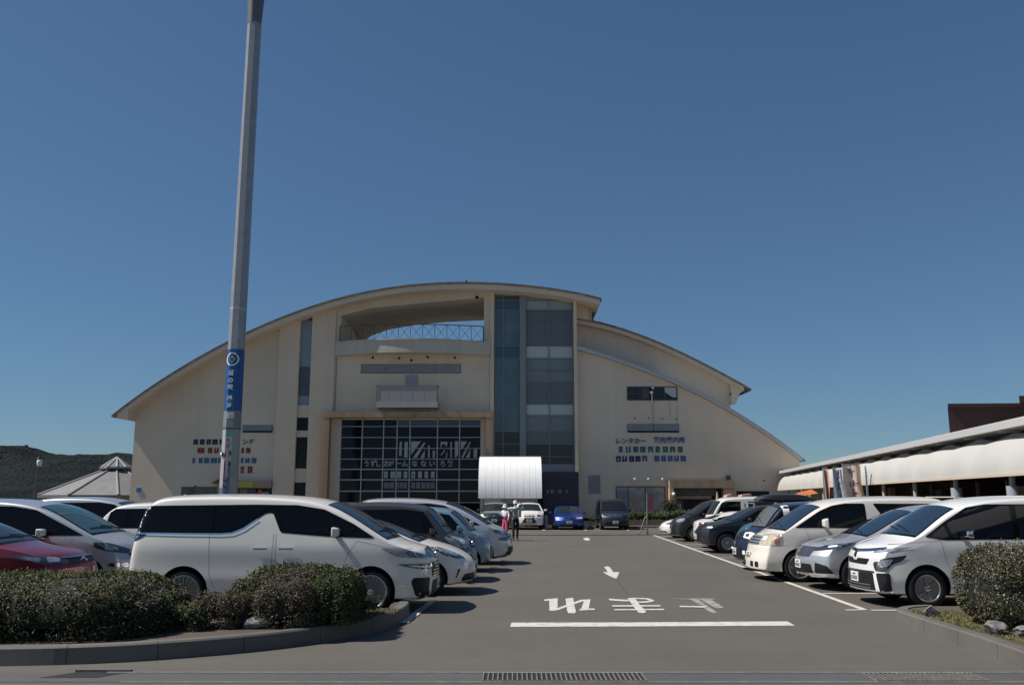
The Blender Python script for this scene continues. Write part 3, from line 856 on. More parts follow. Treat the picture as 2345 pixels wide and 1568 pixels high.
# small balcony with door
bx0, bx1 = wx(868, 905), wx(1005, 905)
db_ = H(MB().box(wx(928, 900), wx(956, 900), Y0 + .05, Y0 + .13, wz(925), wz(858)), 'balcony_door', mat('pale_door', (.34, .34, .36), .5))
bl = MB(); by = Y0 - 1.1
zbf, zbt, zbb = wz(919, by), wz(882, by), wz(932, by)
bal = H(MB().box(bx0, bx1, by, Y0 + .1, zbb + .05, zbf - .05, 0), 'balcony', M_TRIM)
H(MB().box(bx0 - .02, bx1 + .02, by - .03, by + .05, zbf - .42, zbf + .02).box(bx0 - .02, bx0 + .05, by + .052, Y0 + .1, zbf - .42, zbf + .02).box(bx1 - .05, bx1 + .02, by + .052, Y0 + .1, zbf - .42, zbf + .02), 'balcony_kerb', M_TRIM, bal)
rl = MB()
for x0, x1, y0, y1 in ((bx0, bx1, by, by), (bx0, bx0, by, Y0), (bx1, bx1, by, Y0)): rl.tube((x0, y0, zbt), (x1, y1, zbt), .035)
for x in (bx0, bx1): rl.tube((x, by, zbf), (x, by, zbt), .035)
H(rl, 'balcony_rail', M_RAIL, bal)
mb = MB()
for i in range(5):
    q0, q1 = bx0 + .08 + (bx1 - bx0 - .16) * i / 5, bx0 + .08 + (bx1 - bx0 - .16) * (i + 1) / 5
    H(MB().box(q0 + .015, q1 - .015, by - .01, by + .02, zbf + .04, zbt - .06), 'balcony_panel', mat('mesh_panel', (.36, .335, .31), .6) if i != 2 else mat('pale_door', (.34, .34, .36), .5), bal)
# spotlights on the wall above the panels
for px_ in (934, 994, 1060, 1122):
    x = P(780 / 1.0917 + (px_ - 780) * 1, 895, Y0)[0]
for px_, py_ in ((855, 820), (915, 821), (980, 819), (1042, 820), (943, 826)):
    x, z = P(px_, py_, Y0)
    H(MB().tube((x, Y0 + .12, z), (x, Y0 - .25, z + .02), .02).ball((x, Y0 - .28, z), .09, 8), 'wall_lamp', M_BLACK)
for px_, py_ in ((1091, 673), (834, 900)):
    pass
x, z = P(1091, 673, YR); H(MB().ball((x, Y0 - .02, z), .13, 8).tube((x, Y0 + .14, z), (x, Y0 - .02, z), .03), 'wall_lamp', M_BLACK)

# timber portal round the glass
pl0, pl1, pr0, pr1 = wx(740, 1040), wx(757, 1040), wx(1114, 990), wx(1129, 990)
yp = Y0 - .85
zpt, zpb = wz(942, yp), wz(955, yp)
por = H(MB().box(pl0, pr1, yp, Y0 + .115, zpb, zpt), 'portal_beam', M_WOOD)
H(MB().box(pl0, pl1, yp + .012, Y0 + .10, 0, zpb - .002), 'portal_post', M_WOOD)
H(MB().box(pr0, pr1, yp + .012, Y0 + .10, 0, zpb - .002), 'portal_post', M_WOOD)
yg = Y0 + .05
H(MB().box(pl1 + .003, xg0, yg, yg + .3, 0, zpb - .003), 'jamb_wall', M_WALL)
H(MB().box(xg1, pr0 - .003, yg, yg + .3, 0, zpb - .003), 'jamb_wall', M_WALL)
H(MB().box(xg0, xg1, yg, yg + .3, zgt, zpb - .003), 'head_wall', M_WALL)
H(MB().box(pl1, xcr, Y0 + .52, Y0 + 25, .0, z_port + .28), 'hall_interior', M_DARK)
# glass grid: panes, mullions, transoms
colx = [779, 828, 877, 908, 938, 1001, 1052, 1101]
rowy = [957, 976, 1001, 1026, 1050.6, 1074, 1098, 1124, 1150, 1175, 1200]
CXw = [wx(c, 1040, yg) for c in colx]; RZ = [wz(r_, yg) for r_ in rowy]; RZ[-1] = 0.1
gw = H(MB().box(CXw[0], CXw[-1], yg + .20, yg + .24, 0.02, RZ[0]), 'glass_wall', M_DARK)
M_TOPG = mat('sky_tinted_glass', (.03, .05, .075), .03, spec=.8)  # sky reflection put into the colour of the upper right panes
rg = random.Random(11)
for i in range(7):
    for j in range(10):
        y = yg + .12 + rg.uniform(0, .004)
        tl = rg.uniform(-.012, .012)
        vs = [(CXw[i] + .02, y + tl, RZ[j + 1] + .02), (CXw[i + 1] - .02, y - tl, RZ[j + 1] + .02), (CXw[i + 1] - .02, y - tl + .004, RZ[j] - .02), (CXw[i] + .02, y + tl + .004, RZ[j] - .02)]
        H(MB().add(vs, [(0, 1, 2, 3)]), 'pane', M_TOPG if j == 0 and i >= 3 else M_HGLASS, gw, recalc=False)
mu = MB()
for i, x in enumerate(CXw): mu.box(x - .036, x + .036, yg + .02, yg + .16, 0, RZ[0])
H(mu, 'mullions', mat('mullion', (.42, .42, .43), .45, metal=.2), gw)
mu = MB()
for j, z in enumerate(RZ[1:-1]):
    hgt = .025 if j not in (4, 5, 6) else .04
    mu.box(CXw[0], CXw[-1], yg + .035, yg + .14, z - hgt, z + hgt)
H(mu, 'transoms', mat('mullion', (.42, .42, .43), .45, metal=.2), gw)
# lettering on the glass
M_GLYPH = mat('window_lettering', (.40, .43, .42), .6); M_GLYPHG = mat('window_lettering_dim', (.20, .20, .22), .6)
def zg(x, y): return ((x / 3.9083 + 800) / 1.0917, (y / 3.9083 + 1060) / 1.0917)
big = [[(780, 170), (800, 168), (795, 310), (772, 308)], [(828, 172), (858, 172), (855, 325), (822, 323)], [(890, 168), (985, 168), (890, 300)], [(1015, 178), (1030, 182), (945, 330), (905, 330)],
       [(1025, 250), (1020, 330), (978, 330)], [(1058, 205), (1070, 205), (1070, 330), (1055, 330)], [(1102, 255), (1125, 262), (1120, 332), (1102, 330)], [(1178, 172), (1245, 172), (1245, 195), (1178, 195)], [(1178, 197), (1192, 197), (1186, 222), (1176, 222)], [(1225, 197), (1245, 197), (1232, 222)],
       [(1275, 172), (1288, 172), (1286, 330), (1276, 330)], [(1215, 250), (1225, 255), (1185, 305), (1178, 300)], [(1235, 290), (1246, 262), (1240, 330), (1228, 330)], [(1318, 168), (1352, 168), (1350, 300), (1330, 325), (1318, 320)], [(1372, 168), (1436, 168), (1380, 255)], [(1462, 172), (1475, 174), (1400, 330), (1378, 325)], [(1470, 240), (1462, 330), (1425, 330)], [(1500, 245), (1538, 240), (1530, 330), (1502, 330)]]
for q in big:
    H(MB().prism_y([P(*zg(x, y), yg + .10) for x, y in q], yg + .100, yg + .104), 'window_lettering', M_GLYPH, gw)
def block_glyph(mb, x0, x1, z0, z1, y, seed, dense=.6, slant=0.0):
    """one illegible block character: an outline of bars with gaps"""
    r = random.Random(seed); w, h = x1 - x0, z1 - z0
    def bar(a, b, c, d):
        s0, s1 = slant * c * w, slant * d * w
        mb.add([(x0 + a * w + s0, y - .0004 * len(mb.f), z0 + c * h), (x0 + b * w + s0, y - .0004 * len(mb.f), z0 + c * h), (x0 + b * w + s1, y - .0004 * len(mb.f), z0 + d * h), (x0 + a * w + s1, y - .0004 * len(mb.f), z0 + d * h)], [(0, 1, 2, 3)])
    k = r.random()
    if k < dense:
        g = r.uniform(.3, .6)
        bar(0, g, 0, 1); bar(g + .07, 1, 0, 1); bar(.0, 1, .74, 1)
        if r.random() < .6: bar(0, 1, 0, .2)
    else:
        bar(0, .34, 0, 1); bar(.62, 1, .02, 1)
        if r.random() < .7: bar(0, 1, .66, 1)
        t = r.randint(0, 3)
        if t == 0: bar(.1, .9, .0, .18)
        elif t == 1: bar(.35, .6, .1, .8)
        elif t == 2: bar(.1, .9, .38, .55)
        else: bar(.3, .5, 0, .5); bar(.5, .95, .3, .45)
def glyph_row(name, xs, ya, yb, m, Y, parent, seed, dense=.6, slant=0.0, off=0.0):
    for i, (a, b) in enumerate(xs):
        mb = MB()
        x0, _ = P(a, (ya + yb) / 2, Y); x1, _ = P(b, (ya + yb) / 2, Y)
        block_glyph(mb, x0, x1, P(a, yb, Y)[1], P(a, ya, Y)[1], Y - off, seed + i, dense, slant)
        H(mb, name, m, parent, recalc=False)
cv = lambda xs: [((a / 3.9083 + 800) / 1.0917, (b / 3.9083 + 800) / 1.0917) for a, b in xs]
yl_ = yg + .10
wcx = [(428, 480), (500, 535), (545, 590), (630, 675), (680, 718), (752, 792), (800, 855), (898, 952), (985, 1040), (1068, 1120), (1168, 1228), (1245, 1310)]
for ch, (a_, b_) in zip('うずしおドームなないろ館', cv(wcx)):
    xa_, zb0 = P(a_, 1067.5, yl_); xb0, _ = P(b_, 1067.5, yl_)
    word(ch, .47, 'window_lettering', M_GLYPH, gw, (xa_ + xb0) / 2 - .235, yl_ - Y0 - .012, zb0 + .03, 0, .02)
glyph_row('window_lettering', cv([(625, 662), (690, 732), (752, 792), (818, 852), (893, 930), (958, 995), (1022, 1056), (1084, 1120)]), 1079, 1094, M_GLYPH, yl_, gw, 70, .5)
glyph_row('window_lettering', cv([(625, 668), (675, 722), (735, 775), (782, 815), (820, 850), (890, 930), (940, 980), (992, 1028), (1036, 1072), (1080, 1120)]), 1104, 1118, M_GLYPHG, yl_, gw, 90, .8)

# ---- stair tower of glass
xt0, xt1 = wx(1131, 900), wx(1315, 900)
H(MB().box(xcr + .003, xt0, Y0 - .02, Y0 + 5, 0, arc(xcr) + SOFF), 'tower_pilaster', M_WALL2)
xp1 = wx(1322, 900)
H(MB().box(xt1, xp1, Y0 - .35, Y0 + 8, 0, arc(xt1) + SOFF - .02), 'tower_pilaster', M_WALL2)
rows = [660, 685.6, 707.6, 734.7, 762.8, 790.6, 818.7, 846.5, 873.6, 902.4, 924.4, 949.8, 987, 1016, 1044.6, 1062.5]
TZ = [wz(r_) for r_ in rows]
tw = H(MB().box(xt0 + .003, xt1 - .003, Y0 + .46, Y0 + 7, .5, arc(xt1) + SOFF - .05), 'stair_tower', M_DARK)
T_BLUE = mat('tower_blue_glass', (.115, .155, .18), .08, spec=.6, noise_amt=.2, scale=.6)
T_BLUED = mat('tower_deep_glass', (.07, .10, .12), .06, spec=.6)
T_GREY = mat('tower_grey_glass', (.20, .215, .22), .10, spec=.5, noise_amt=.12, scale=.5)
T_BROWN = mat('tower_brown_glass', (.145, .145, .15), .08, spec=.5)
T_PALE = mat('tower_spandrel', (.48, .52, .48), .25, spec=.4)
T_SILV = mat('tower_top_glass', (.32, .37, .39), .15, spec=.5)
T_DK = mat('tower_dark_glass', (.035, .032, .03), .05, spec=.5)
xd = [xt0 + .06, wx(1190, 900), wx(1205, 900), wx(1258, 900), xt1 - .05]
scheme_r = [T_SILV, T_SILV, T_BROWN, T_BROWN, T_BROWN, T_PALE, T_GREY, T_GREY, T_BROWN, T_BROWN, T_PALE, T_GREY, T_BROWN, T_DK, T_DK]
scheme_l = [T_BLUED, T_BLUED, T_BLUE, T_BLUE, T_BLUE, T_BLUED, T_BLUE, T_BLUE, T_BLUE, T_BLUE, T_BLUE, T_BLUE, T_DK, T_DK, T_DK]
for j in range(15):
    zt, zb = TZ[j], TZ[j + 1]
    for i, (a, b) in enumerate(((xd[0], xd[1]), (xd[2], xd[3]), (xd[3], xd[4]))):
        if j == 0: zt = min(arc(a), arc(b)) + SOFF + .0
        m = (scheme_l if i == 0 else scheme_r)[j]
        q = Y0 + .36 + rg.uniform(0, .02)
        H(MB().box(a + .025, b - .025, q, q + .03, zb + .022, zt - .022), 'tower_pane', m, tw)
H(MB().box(xd[1] + .001, xd[2] - .001, Y0 + .16, Y0 + .44, TZ[-1], arc(xd[1]) + SOFF - .01), 'tower_column', mat('column_grey', (.24, .26, .26), .4, metal=.2), tw)
mb = MB()
M_TM = mat('tower_frame', (.22, .245, .255), .4, metal=.3)
for z in TZ[1:]:
    mb.box(xd[0] - .05, xd[1], Y0 + .30, Y0 + .42, z - .022, z + .022); mb.box(xd[2], xd[4] + .04, Y0 + .30, Y0 + .42, z - .022, z + .022)
for x in (xd[0], xd[3], xd[4], wx(1152, 900), ): mb.box(x - .03, x + .03, Y0 + .285, Y0 + .425, TZ[-1] - .3, arc(x) + SOFF - .02)
H(mb, 'tower_frame', M_TM, tw)
H(MB().box(xt0 + .003, xt1 - .003, Y0 + .20, Y0 + .44, TZ[-1] - .62, TZ[-1] - .03), 'tower_sill', M_TRIM)
H(MB().prism_y([(xt0 + .003, arc(xt1) + SOFF - .01)] + [(xt1 - .003, arc(xt1) + SOFF - .01)] + [(x, arc(x) + SOFF + .002) for x in reversed(span(xt0 + .003, xt1 - .003, 10))], Y0 + .40, Y0 + .46), 'tower_head', T_SILV)
# navy shop front under the tower
M_NAVYW = mat('navy_wall', (.016, .018, .034), .5, noise_amt=.15, scale=.8)
nv = H(MB().box(wx(1243, 1120), wx(1324, 1120), Y0 - .55, Y0 + .15, 0, wz(1080, Y0 - .5)), 'navy_front', M_NAVYW)
glyph_row('navy_front_lettering', [(1252, 1257), (1261, 1268), (1279, 1286), (1296, 1300)], 1121, 1129, mat('dim_lettering', (.16, .15, .13), .6), Y0 - .55, nv, 130, .6, 0, .006)
H(MB().box(xt0, wx(1243, 1120) - .003, Y0 + .2, Y0 + .44, 0, TZ[-1] - .622), 'tower_base', M_DARK)
H(MB().box(wx(1262, 1180), wx(1300, 1180), Y0 - .60, Y0 - .553, 0, 1.55), 'navy_door', mat('navy_door', (.007, .008, .02), .3), nv)

# ---- right hand volumes
r2_px = [(1322, 726), (1372, 737), (1450, 759), (1530, 790), (1600, 826), (1680, 866), (1721, 890)]
YB = Y0 + 2.2
arc2, BX0, BX1 = arc_fn(r2_px, YB - .9, 3)
rf2 = H(swept(arc2, BX0 - .2, BX1, 30, YB - .9, YB + 26, 0, -.13), 'upper_right_roof', M_ROOFEDGE)
H(swept(arc2, BX0 - .2, BX1 - .5, 30, YB - .75, YB + 25, -.132, -.42), 'fascia', M_WALL, rf2)
xw = wx(1671, 900, YB)
H(MB().prism_y([(xp1 + .003, 4), (xw, 4)] + [(x, arc2(x) - .41) for x in reversed(span(xp1 + .003, xw, 16))], YB, YB + 24), 'upper_right_wall', M_WALL)
# its eave brackets beyond the wall end
mb = MB()
for yy in (YB - .5, YB + 7, YB + 15, YB + 22):
    mb.prism_y([(xw + .003, arc2(xw) - .44), (BX1 - .55, arc2(BX1 - .55) - .44), (BX1 - .75, arc2(BX1 - .6) - .62), (xw + .3, arc2(BX1) - 1.05), (xw + .003, arc2(BX1) - 1.1)], yy, yy + .5)
mb.box(xw + .003, BX1 - .9, YB - .45, YB + 24, arc2(BX1) - .38, arc2(BX1) - .25)
H(mb, 'eave_bracket', M_WALL)
# top storey stub at the right end of the main roof
stx = wx(1352, 710, Y0 + 1)
zs2 = arc2(stx) - .1
H(MB().prism_y([(xp1 + .003, arc2(xp1) - .1), (stx, zs2), (stx, arc(stx) + SOFF), (xp1 + .003, arc(xp1) + SOFF)], Y0 + 1.0, Y0 + DEPTH - 2), 'top_storey_wall', M_WALL)
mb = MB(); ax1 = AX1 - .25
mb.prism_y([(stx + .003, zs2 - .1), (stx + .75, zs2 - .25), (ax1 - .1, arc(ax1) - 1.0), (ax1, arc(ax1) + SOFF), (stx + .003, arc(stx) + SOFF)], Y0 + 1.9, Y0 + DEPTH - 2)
H(mb, 'top_storey_bay', mat('brown_cladding', (.16, .125, .10), .8))  # cladding in one even dark brown
mb = MB(); mb.box(stx - .02, stx + .09, Y0 + .85, Y0 + 1.0, zs2 - .1, wz(697, Y0 + 1)); mb.box(stx - .02, ax1, Y0 + .85, Y0 + 1.0, wz(697, Y0 + 1), wz(692, Y0 + 1))
H(mb, 'bay_frame', M_TRIM)
# lower right volume with its pale curved capping
r3_px = [(1322, 792), (1400, 811), (1480, 841), (1560, 880), (1640, 917), (1672, 932), (1720, 960), (1780, 1003), (1838, 1048)]
arc3, CX0, CX1 = arc_fn(r3_px, Y0 - .45, 3)
lr = H(MB().prism_y([(xp1 + .003, 0), (CX1 - .05, 0)] + [(x, arc3(x) - .26) for x in reversed(span(xp1 + .003, CX1 - .05, 30))], Y0 + .1, Y0 + 24), 'right_wall', M_WALL)
H(swept(arc3, CX0 - .0, CX1 + .25, 40, Y0 - .45, Y0 + 24.2, 0, -.06), 'right_roof', mat('pale_roof_metal', (.40, .42, .44), .45, metal=.4))
H(swept(arc3, CX0, CX1, 40, Y0 - .40, Y0 + .098, -.062, -.25), 'roof_capping', mat('pale_capping', (.52, .52, .53), .5, metal=.2))
# window with open sashes
wx0, wx1, wz0, wz1 = wx(1437, 900), wx(1551, 900), wz(915), wz(886)
rw = H(MB().box(wx0, wx1, Y0 + .085, Y0 + .125, wz0, wz1), 'right_window', M_GLASS)
mb = MB(); mb.box(wx0, wx0 + 1.05, Y0 + .05, Y0 + .10, (wz0 + wz1) / 2 - .02, (wz0 + wz1) / 2 + .03)
for x in (wx0, wx0 + .33, wx0 + .9, wx0 + 1.9, wx0 + 2.65, wx1): mb.box(x - .025, x + .025, Y0 + .05, Y0 + .10, wz0, wz1)
mb.box(wx0, wx1, Y0 + .05, Y0 + .10, wz0 - .04, wz0); mb.box(wx0, wx1, Y0 + .05, Y0 + .10, wz1, wz1 + .04)
H(mb, 'window_frame', M_RAIL, rw)
bp_ = [(wx0 + 2.68, wz1 - .02), (wx1 - .06, wz1 - .02), (wx1 - .06, wz0 + .18), (wx1 - .35, wz0 + .20), (wx1 - .6, wz0 + .38), (wx0 + 2.68, wz0 + .55)]
H(MB().prism_y(bp_, Y0 + .06, Y0 + .08), 'window_blind', mat('blind_white', (.52, .51, .50), .7), rw)
H(MB().box(wx0 + 1.05, wx0 + 1.55, Y0 + .07, Y0 + .082, wz0 + .1, wz1 - .1), 'window_blind', mat('brown_blind', (.12, .09, .07), .7), rw)
x = wx0 + 1.75
H(MB().tube((x, Y0 + .1, wz0 - .2), (x - .1, Y0 - .5, wz0 + .35), .04).ball((x - .12, Y0 - .55, wz0 + .45), .12, 8).ball((x, Y0 - .4, wz1 - .1), .10, 8), 'wall_lamp', mat('lamp_white', (.7, .7, .68), .4))
mb = MB()
for dx, l in ((1.72, 1.9), (1.85, 2.3), (3.0, 1.2), (3.5, 2.5)):
    mb.box(wx0 + dx, wx0 + dx + .03, Y0 + .094, Y0 + .099, wz0 - l, wz0 - .05)
H(mb, 'rust_stain', mat('stain', (.30, .25, .195), .95))
# louvre strips
def louvre(px0, px1, py0, py1, y, n=2):
    a, b = wx(px0, py0, y), wx(px1, py0, y)
    o = H(MB().box(a, b, y + .02, y + .06, wz(py1, y), wz(py0, y)), 'louvre_recess', M_DARK)
    for i in range(n):
        q0, q1 = a + (b - a) * i / n, a + (b - a) * (i + 1) / n
        H(MB().add([(q0 + .02, y + .015, wz(py0, y)), (q1 - .02, y + .015, wz(py0, y)), (q1 - .02, y - .12, wz(py1, y) + .14), (q0 + .02, y - .12, wz(py1, y) + .14),
                    (q0 + .02, y + .019, wz(py0, y)), (q1 - .02, y + .019, wz(py0, y)), (q1 - .02, y - .10, wz(py1, y) + .12), (q0 + .02, y - .10, wz(py1, y) + .12)], [(0, 1, 2, 3), (7, 6, 5, 4), (3, 2, 6, 7)]), 'louvre_flap', M_GREYP, o)
louvre(1437, 1555, 970, 990, Y0 + .04)
louvre(556, 624, 973, 990, yl - .06, 1)
for px_ in (1453, 1484, 1516):
    x, z = P(px_, 1097, Y0)
    o = H(MB().tube((x, Y0 + .1, z), (x, Y0 - .12, z), .05, .03), 'wall_lamp', M_TRIM)
    H(MB().ball((x, Y0 - .18, z), .115, 10), 'lamp_globe', mat('globe_white', (.78, .77, .74), .25), o, smooth=60)
for px_, py_ in ((1453, 958), (1484, 957), (1516, 959), (1547, 960), (1820 / 1.0917, 1102), (1908 / 1.0917, 1100), (450, 1113)):
    x, z = P(px_, py_, Y0)
    H(MB().tube((x, Y0 + .1, z), (x, Y0 - .22, z + .05), .018, None, 6).ball((x, Y0 - .24, z), .05, 6), 'wall_lamp', M_BLACK)
x, z = P(1668, 1093, Y0); H(MB().box(x - .13, x + .13, Y0 - .12, Y0 + .1, z - .14, z + .14), 'meter_box', mat('olive_box', (.07, .09, .06), .6))
# shop window with garments behind the glass
sx0, sx1 = wx(1412, 1150), wx(1524, 1150)
zt_s, zb_s = wz(1115), wz(1192)
sw = H(MB().box(sx0, sx1, Y0 + .095, Y0 + .13, zb_s, zt_s), 'shop_window', mat('shop_glass', (.26, .27, .275), .12, spec=.6, noise_amt=.35, scale=1.2))  # reflections on the pane put into its grey colour
mb = MB()
for x in (sx0, sx0 + .85, sx0 + 2.05, sx1): mb.box(x - .03, x + .03, Y0 + .05, Y0 + .105, zb_s, zt_s)
mb.box(sx0, sx1, Y0 + .05, Y0 + .105, zt_s, zt_s + .06)
H(mb, 'window_frame', M_RAIL, sw)
H(MB().box(sx0 + .03, sx0 + .82, Y0 + .07, Y0 + .094, zb_s, zt_s - .25), 'window_panel', mat('blue_grey_panel', (.20, .22, .25), .5), sw)
gx = sx0 + .95
H(MB().prism_y([(gx, zt_s - .5), (gx + .5, zt_s - .5), (gx + .45, zt_s - 1.4), (gx + .62, zt_s - 2.3), (gx + .15, zt_s - 2.3), (gx + .22, zt_s - 1.5), (gx + .12, zt_s - 1.0)], Y0 + .06, Y0 + .09), 'hanging_garment', mat('pinkish_cloth', (.35, .25, .22), .8, noise_amt=.4, scale=7), sw)
H(MB().prism_y([(sx0 + 2.1, zt_s - .5), (sx0 + 2.55, zt_s - .5), (sx0 + 2.53, zt_s - 1.55), (sx0 + 2.15, zt_s - 1.55)], Y0 + .06, Y0 + .09), 'pink_poster', mat('pink_poster', (.40, .12, .16), .7, noise_amt=.2, scale=6), sw)
H(MB().prism_y([(sx0 + 2.9, zt_s - .4), (sx0 + 3.35, zt_s - .4), (sx0 + 3.4, zt_s - 1.9), (sx0 + 2.95, zt_s - 1.7)], Y0 + .06, Y0 + .09), 'hanging_garment', mat('grey_cloth', (.26, .29, .29), .8, noise_amt=.4, scale=8), sw)
H(MB().box(wx(1348, 1110), wx(1375, 1110), Y0 + .05, Y0 + .115, wz(1130), wz(1088)), 'grey_wall_panel', M_GREYP)
H(MB().box(wx(1346, 1110), wx(1377, 1110), Y0 + .075, Y0 + .110, 0, wz(1139)), 'wall_pier', M_WALL)
# timber entrance on the right
ex0, ex1 = wx(1530, 1130), wx(1675, 1130)
ye = Y0 - .7
ent = H(MB().box(ex0, ex1, ye, Y0 + .1, wz(1117, ye), wz(1100, ye)), 'entrance_beam', M_WOOD)
H(MB().box(ex0 - .02, ex0 + .28, ye - .02, Y0 + .1, 0, wz(1117, ye) - .002), 'entrance_post', wall_mat('pale_timber', (.46, .33, .20), .15))
H(MB().box(wx(1652, 1130), ex1 + .02, ye + .01, Y0 + .1, 0, wz(1117, ye) - .002), 'entrance_post', M_WOOD)
H(MB().box(ex0 + .29, wx(1652, 1130) - .002, Y0 + .07, Y0 + .12, 0, wz(1117, ye) - .003), 'entrance_dark', M_DARK)
H(MB().box(ex0 + .29, wx(1640, 1130), Y0 - .1, Y0 + .06, wz(1134), wz(1118)), 'entrance_transom', mat('transom_grey', (.10, .09, .08), .6, noise_amt=.4, scale=3))
H(MB().box(ex0 + .29, wx(1628, 1130), Y0 - .12, Y0 + .05, wz(1142), wz(1135)), 'entrance_rail', M_WOOD)
H(MB().box(ex0 + .42, ex0 + 1.05, Y0 - .05, Y0 + .06, 0, wz(1144)), 'entrance_door', mat('entrance_door', (.045, .045, .042), .5))
H(MB().box(ex0 + .55, ex0 + .88, Y0 - .06, Y0 - .045, wz(1170), wz(1152)), 'door_notice', mat('paper', (.42, .42, .42), .8))
x, z = P((1640 + 285 / 6.514) / 1.0917, (1220 + 97 / 6.514) / 1.0917, ye)
H(MB().ball((x, ye - .12, z), .13, 10).tube((x, ye, z), (x, ye - .1, z), .04), 'wall_lamp', mat('globe_white', (.78, .77, .74), .25))
# dark shop band further right
H(MB().box(wx(1688, 1130), wx(1762, 1130), Y0 + .05, Y0 + .115, 0, wz(1124)), 'dark_shopfront', M_DARK)
# left wall: low window, shop corner
zl0 = wz(1135)
H(MB().box(wx(412, 1120), wx(500, 1120), yl - .03, yl + .02, 0.8, wz(1114)), 'low_window', mat('shop_glass_dim', (.07, .08, .08), .1, noise_amt=.5, scale=2.0))
H(MB().box(wx(500, 1120), wx(516, 1120), yl - .55, yl + .02, 0, wz(1104)), 'shop_pier', M_WOOD)
H(MB().prism_y([(wx(488, 1100), wz(1106)), (wx(510, 1100), wz(1094)), (wx(522, 1100), wz(1106))], yl - .7, yl + .01), 'little_gable', mat('mossy_gable', (.10, .11, .07), .9))
H(MB().box(wx(516, 1120) + .003, wx(622, 1120), yl - .50, yl + .02, wz(1117), wz(1101)), 'shop_fascia', M_WOOD)
H(MB().box(wx(549, 1110), wx(582, 1110), yl - .54, yl - .502, wz(1115), wz(1102)), 'yellow_sign', mat('yellow_sign', (.46, .42, .05), .6))
H(MB().box(wx(516, 1120) + .003, wx(622, 1120), yl - .06, yl - .001, 0, wz(1117) - .003), 'shop_opening', mat('shop_clutter', (.07, .06, .055), .8, noise_amt=.8, scale=3))
H(MB().box(wx(549, 1125), wx(566, 1125), yl - .3, yl - .2, wz(1135), wz(1119)), 'shop_goods', mat('tan_card', (.26, .17, .12), .8))
H(MB().prism_y([(wx(566, 1125), wz(1119)), (wx(584, 1125), wz(1119)), (wx(592, 1125), wz(1135)), (wx(566, 1125), wz(1135))], yl - .3, yl - .2), 'shop_goods', mat('blue_cloth', (.07, .09, .15), .8))
H(MB().prism_y([(wx(592, 1125), wz(1120)), (wx(600, 1125), wz(1122)), (wx(596, 1125), wz(1135)), (wx(590, 1125), wz(1132))], yl - .32, yl - .22), 'shop_goods', mat('orange_goods', (.50, .12, .02), .7))
H(MB().box(wx(599, 1125), wx(616, 1125), yl - .35, yl - .2, wz(1137), wz(1126)), 'shop_goods', mat('pale_blue_goods', (.18, .27, .42), .7))
H(MB().box(wx(309, 1120), wx(319, 1120), yl - .03, yl + .01, wz(1126), wz(1116)), 'blue_plate', mat('plate_blue', (.03, .17, .42), .5))
x, z = P(1067, 645, Y0); H(MB().tube((x, Y0 + .5, z - .05), (x, Y0 + .5, z + .14), .06, .03).ball((x, Y0 + .5, z + .2), .09, 8), 'roof_finial', M_RAIL)

# ---- lettering on the two wings: things of their own, fixed to the wall
c3 = lambda xs: [((a / 5.8075 + 1500) / 1.0917, (b / 5.8075 + 1500) / 1.0917) for a, b in xs]
L_PLUM, L_BLUE, L_TEAL, L_NAVY = mat('letter_plum', (.13, .03, .05), .6), mat('letter_blue', (.035, .10, .30), .6), mat('letter_teal', (.02, .13, .14), .6), mat('letter_navy', (.02, .035, .13), .6)
L_STEEL = mat('letter_steel_blue', (.055, .115, .28), .6)
yy = Y0 + .1
def sign(label, px, py, name='wall_lettering'):
    x, z = P(px, py, yy); return thing(name, label, 'wall sign', (x, yy, z))
def rows_of(t, name, xs, ya, yb, m, seed, dense, Yw, slant=0.0):
    for i, (a, b) in enumerate(xs):
        o = MB()
        block_glyph(o, P(a, (ya + yb) / 2, Yw)[0], P(b, (ya + yb) / 2, Yw)[0], P(a, yb, Yw)[1], P(a, ya, Yw)[1], Yw - .03, seed + i, dense, slant)
        for j, (x, y, z) in enumerate(o.v): o.v[j] = (x - t.location.x, y - t.location.y, z - t.location.z)
        o.build(name, m, t, recalc=False)
t1 = sign('three rows of plum, blue and teal lettering on the right wing wall', 1489, 1075)
x0, z0 = P(1408, 1015.5, yy); s_ = P(1462, 1008, yy)[0] - x0
word('レンタカー', s_ / 3.75, 'lettering', L_PLUM, t1, x0 - t1.location.x - .02, -.03, z0 - t1.location.z + .03, .15)
x1 = P((1500 + 780 / 5.8075) / 1.0917, 1013, yy)[0]; x2 = P((1500 + 1240 / 5.8075) / 1.0917, 1013, yy)[0]
word('観光案内所', (x2 - x1) / 5.0, 'lettering', L_STEEL, t1, x1 - t1.location.x, -.03, P(1489, 1013, yy)[1] - t1.location.z + .02, 0, .03)
rows_of(t1, 'lettering', c3([(275, 328), (376, 446), (484, 556), (582, 660), (698, 770), (806, 868), (912, 984), (1016, 1090), (1128, 1200)]), 1022, 1035.5, L_TEAL, 210, .5, yy)
rows_of(t1, 'lettering', c3([(232, 302), (322, 392), (424, 496), (512, 588)]), 1043.5, 1057, L_NAVY, 230, .55, yy)
rows_of(t1, 'lettering', c3([(612, 686), (788, 862), (888, 956), (982, 1054), (1078, 1144), (1168, 1246)]), 1043, 1056, L_STEEL, 240, .8, yy)
c5 = lambda xs: [((a / 7.328 + 440) / 1.0917, (b / 7.328 + 440) / 1.0917) for a, b in xs]
t2 = sign('four rows of navy, red and blue lettering behind the mast on the left wing', 515, 1075)
L_RED, L_CYAN, L_CRIM, L_DNAVY = mat('letter_red', (.24, .025, .02), .6), mat('letter_cyan', (.03, .14, .30), .6), mat('letter_crimson', (.24, .015, .05), .6), mat('letter_dark_navy', (.018, .024, .055), .6)
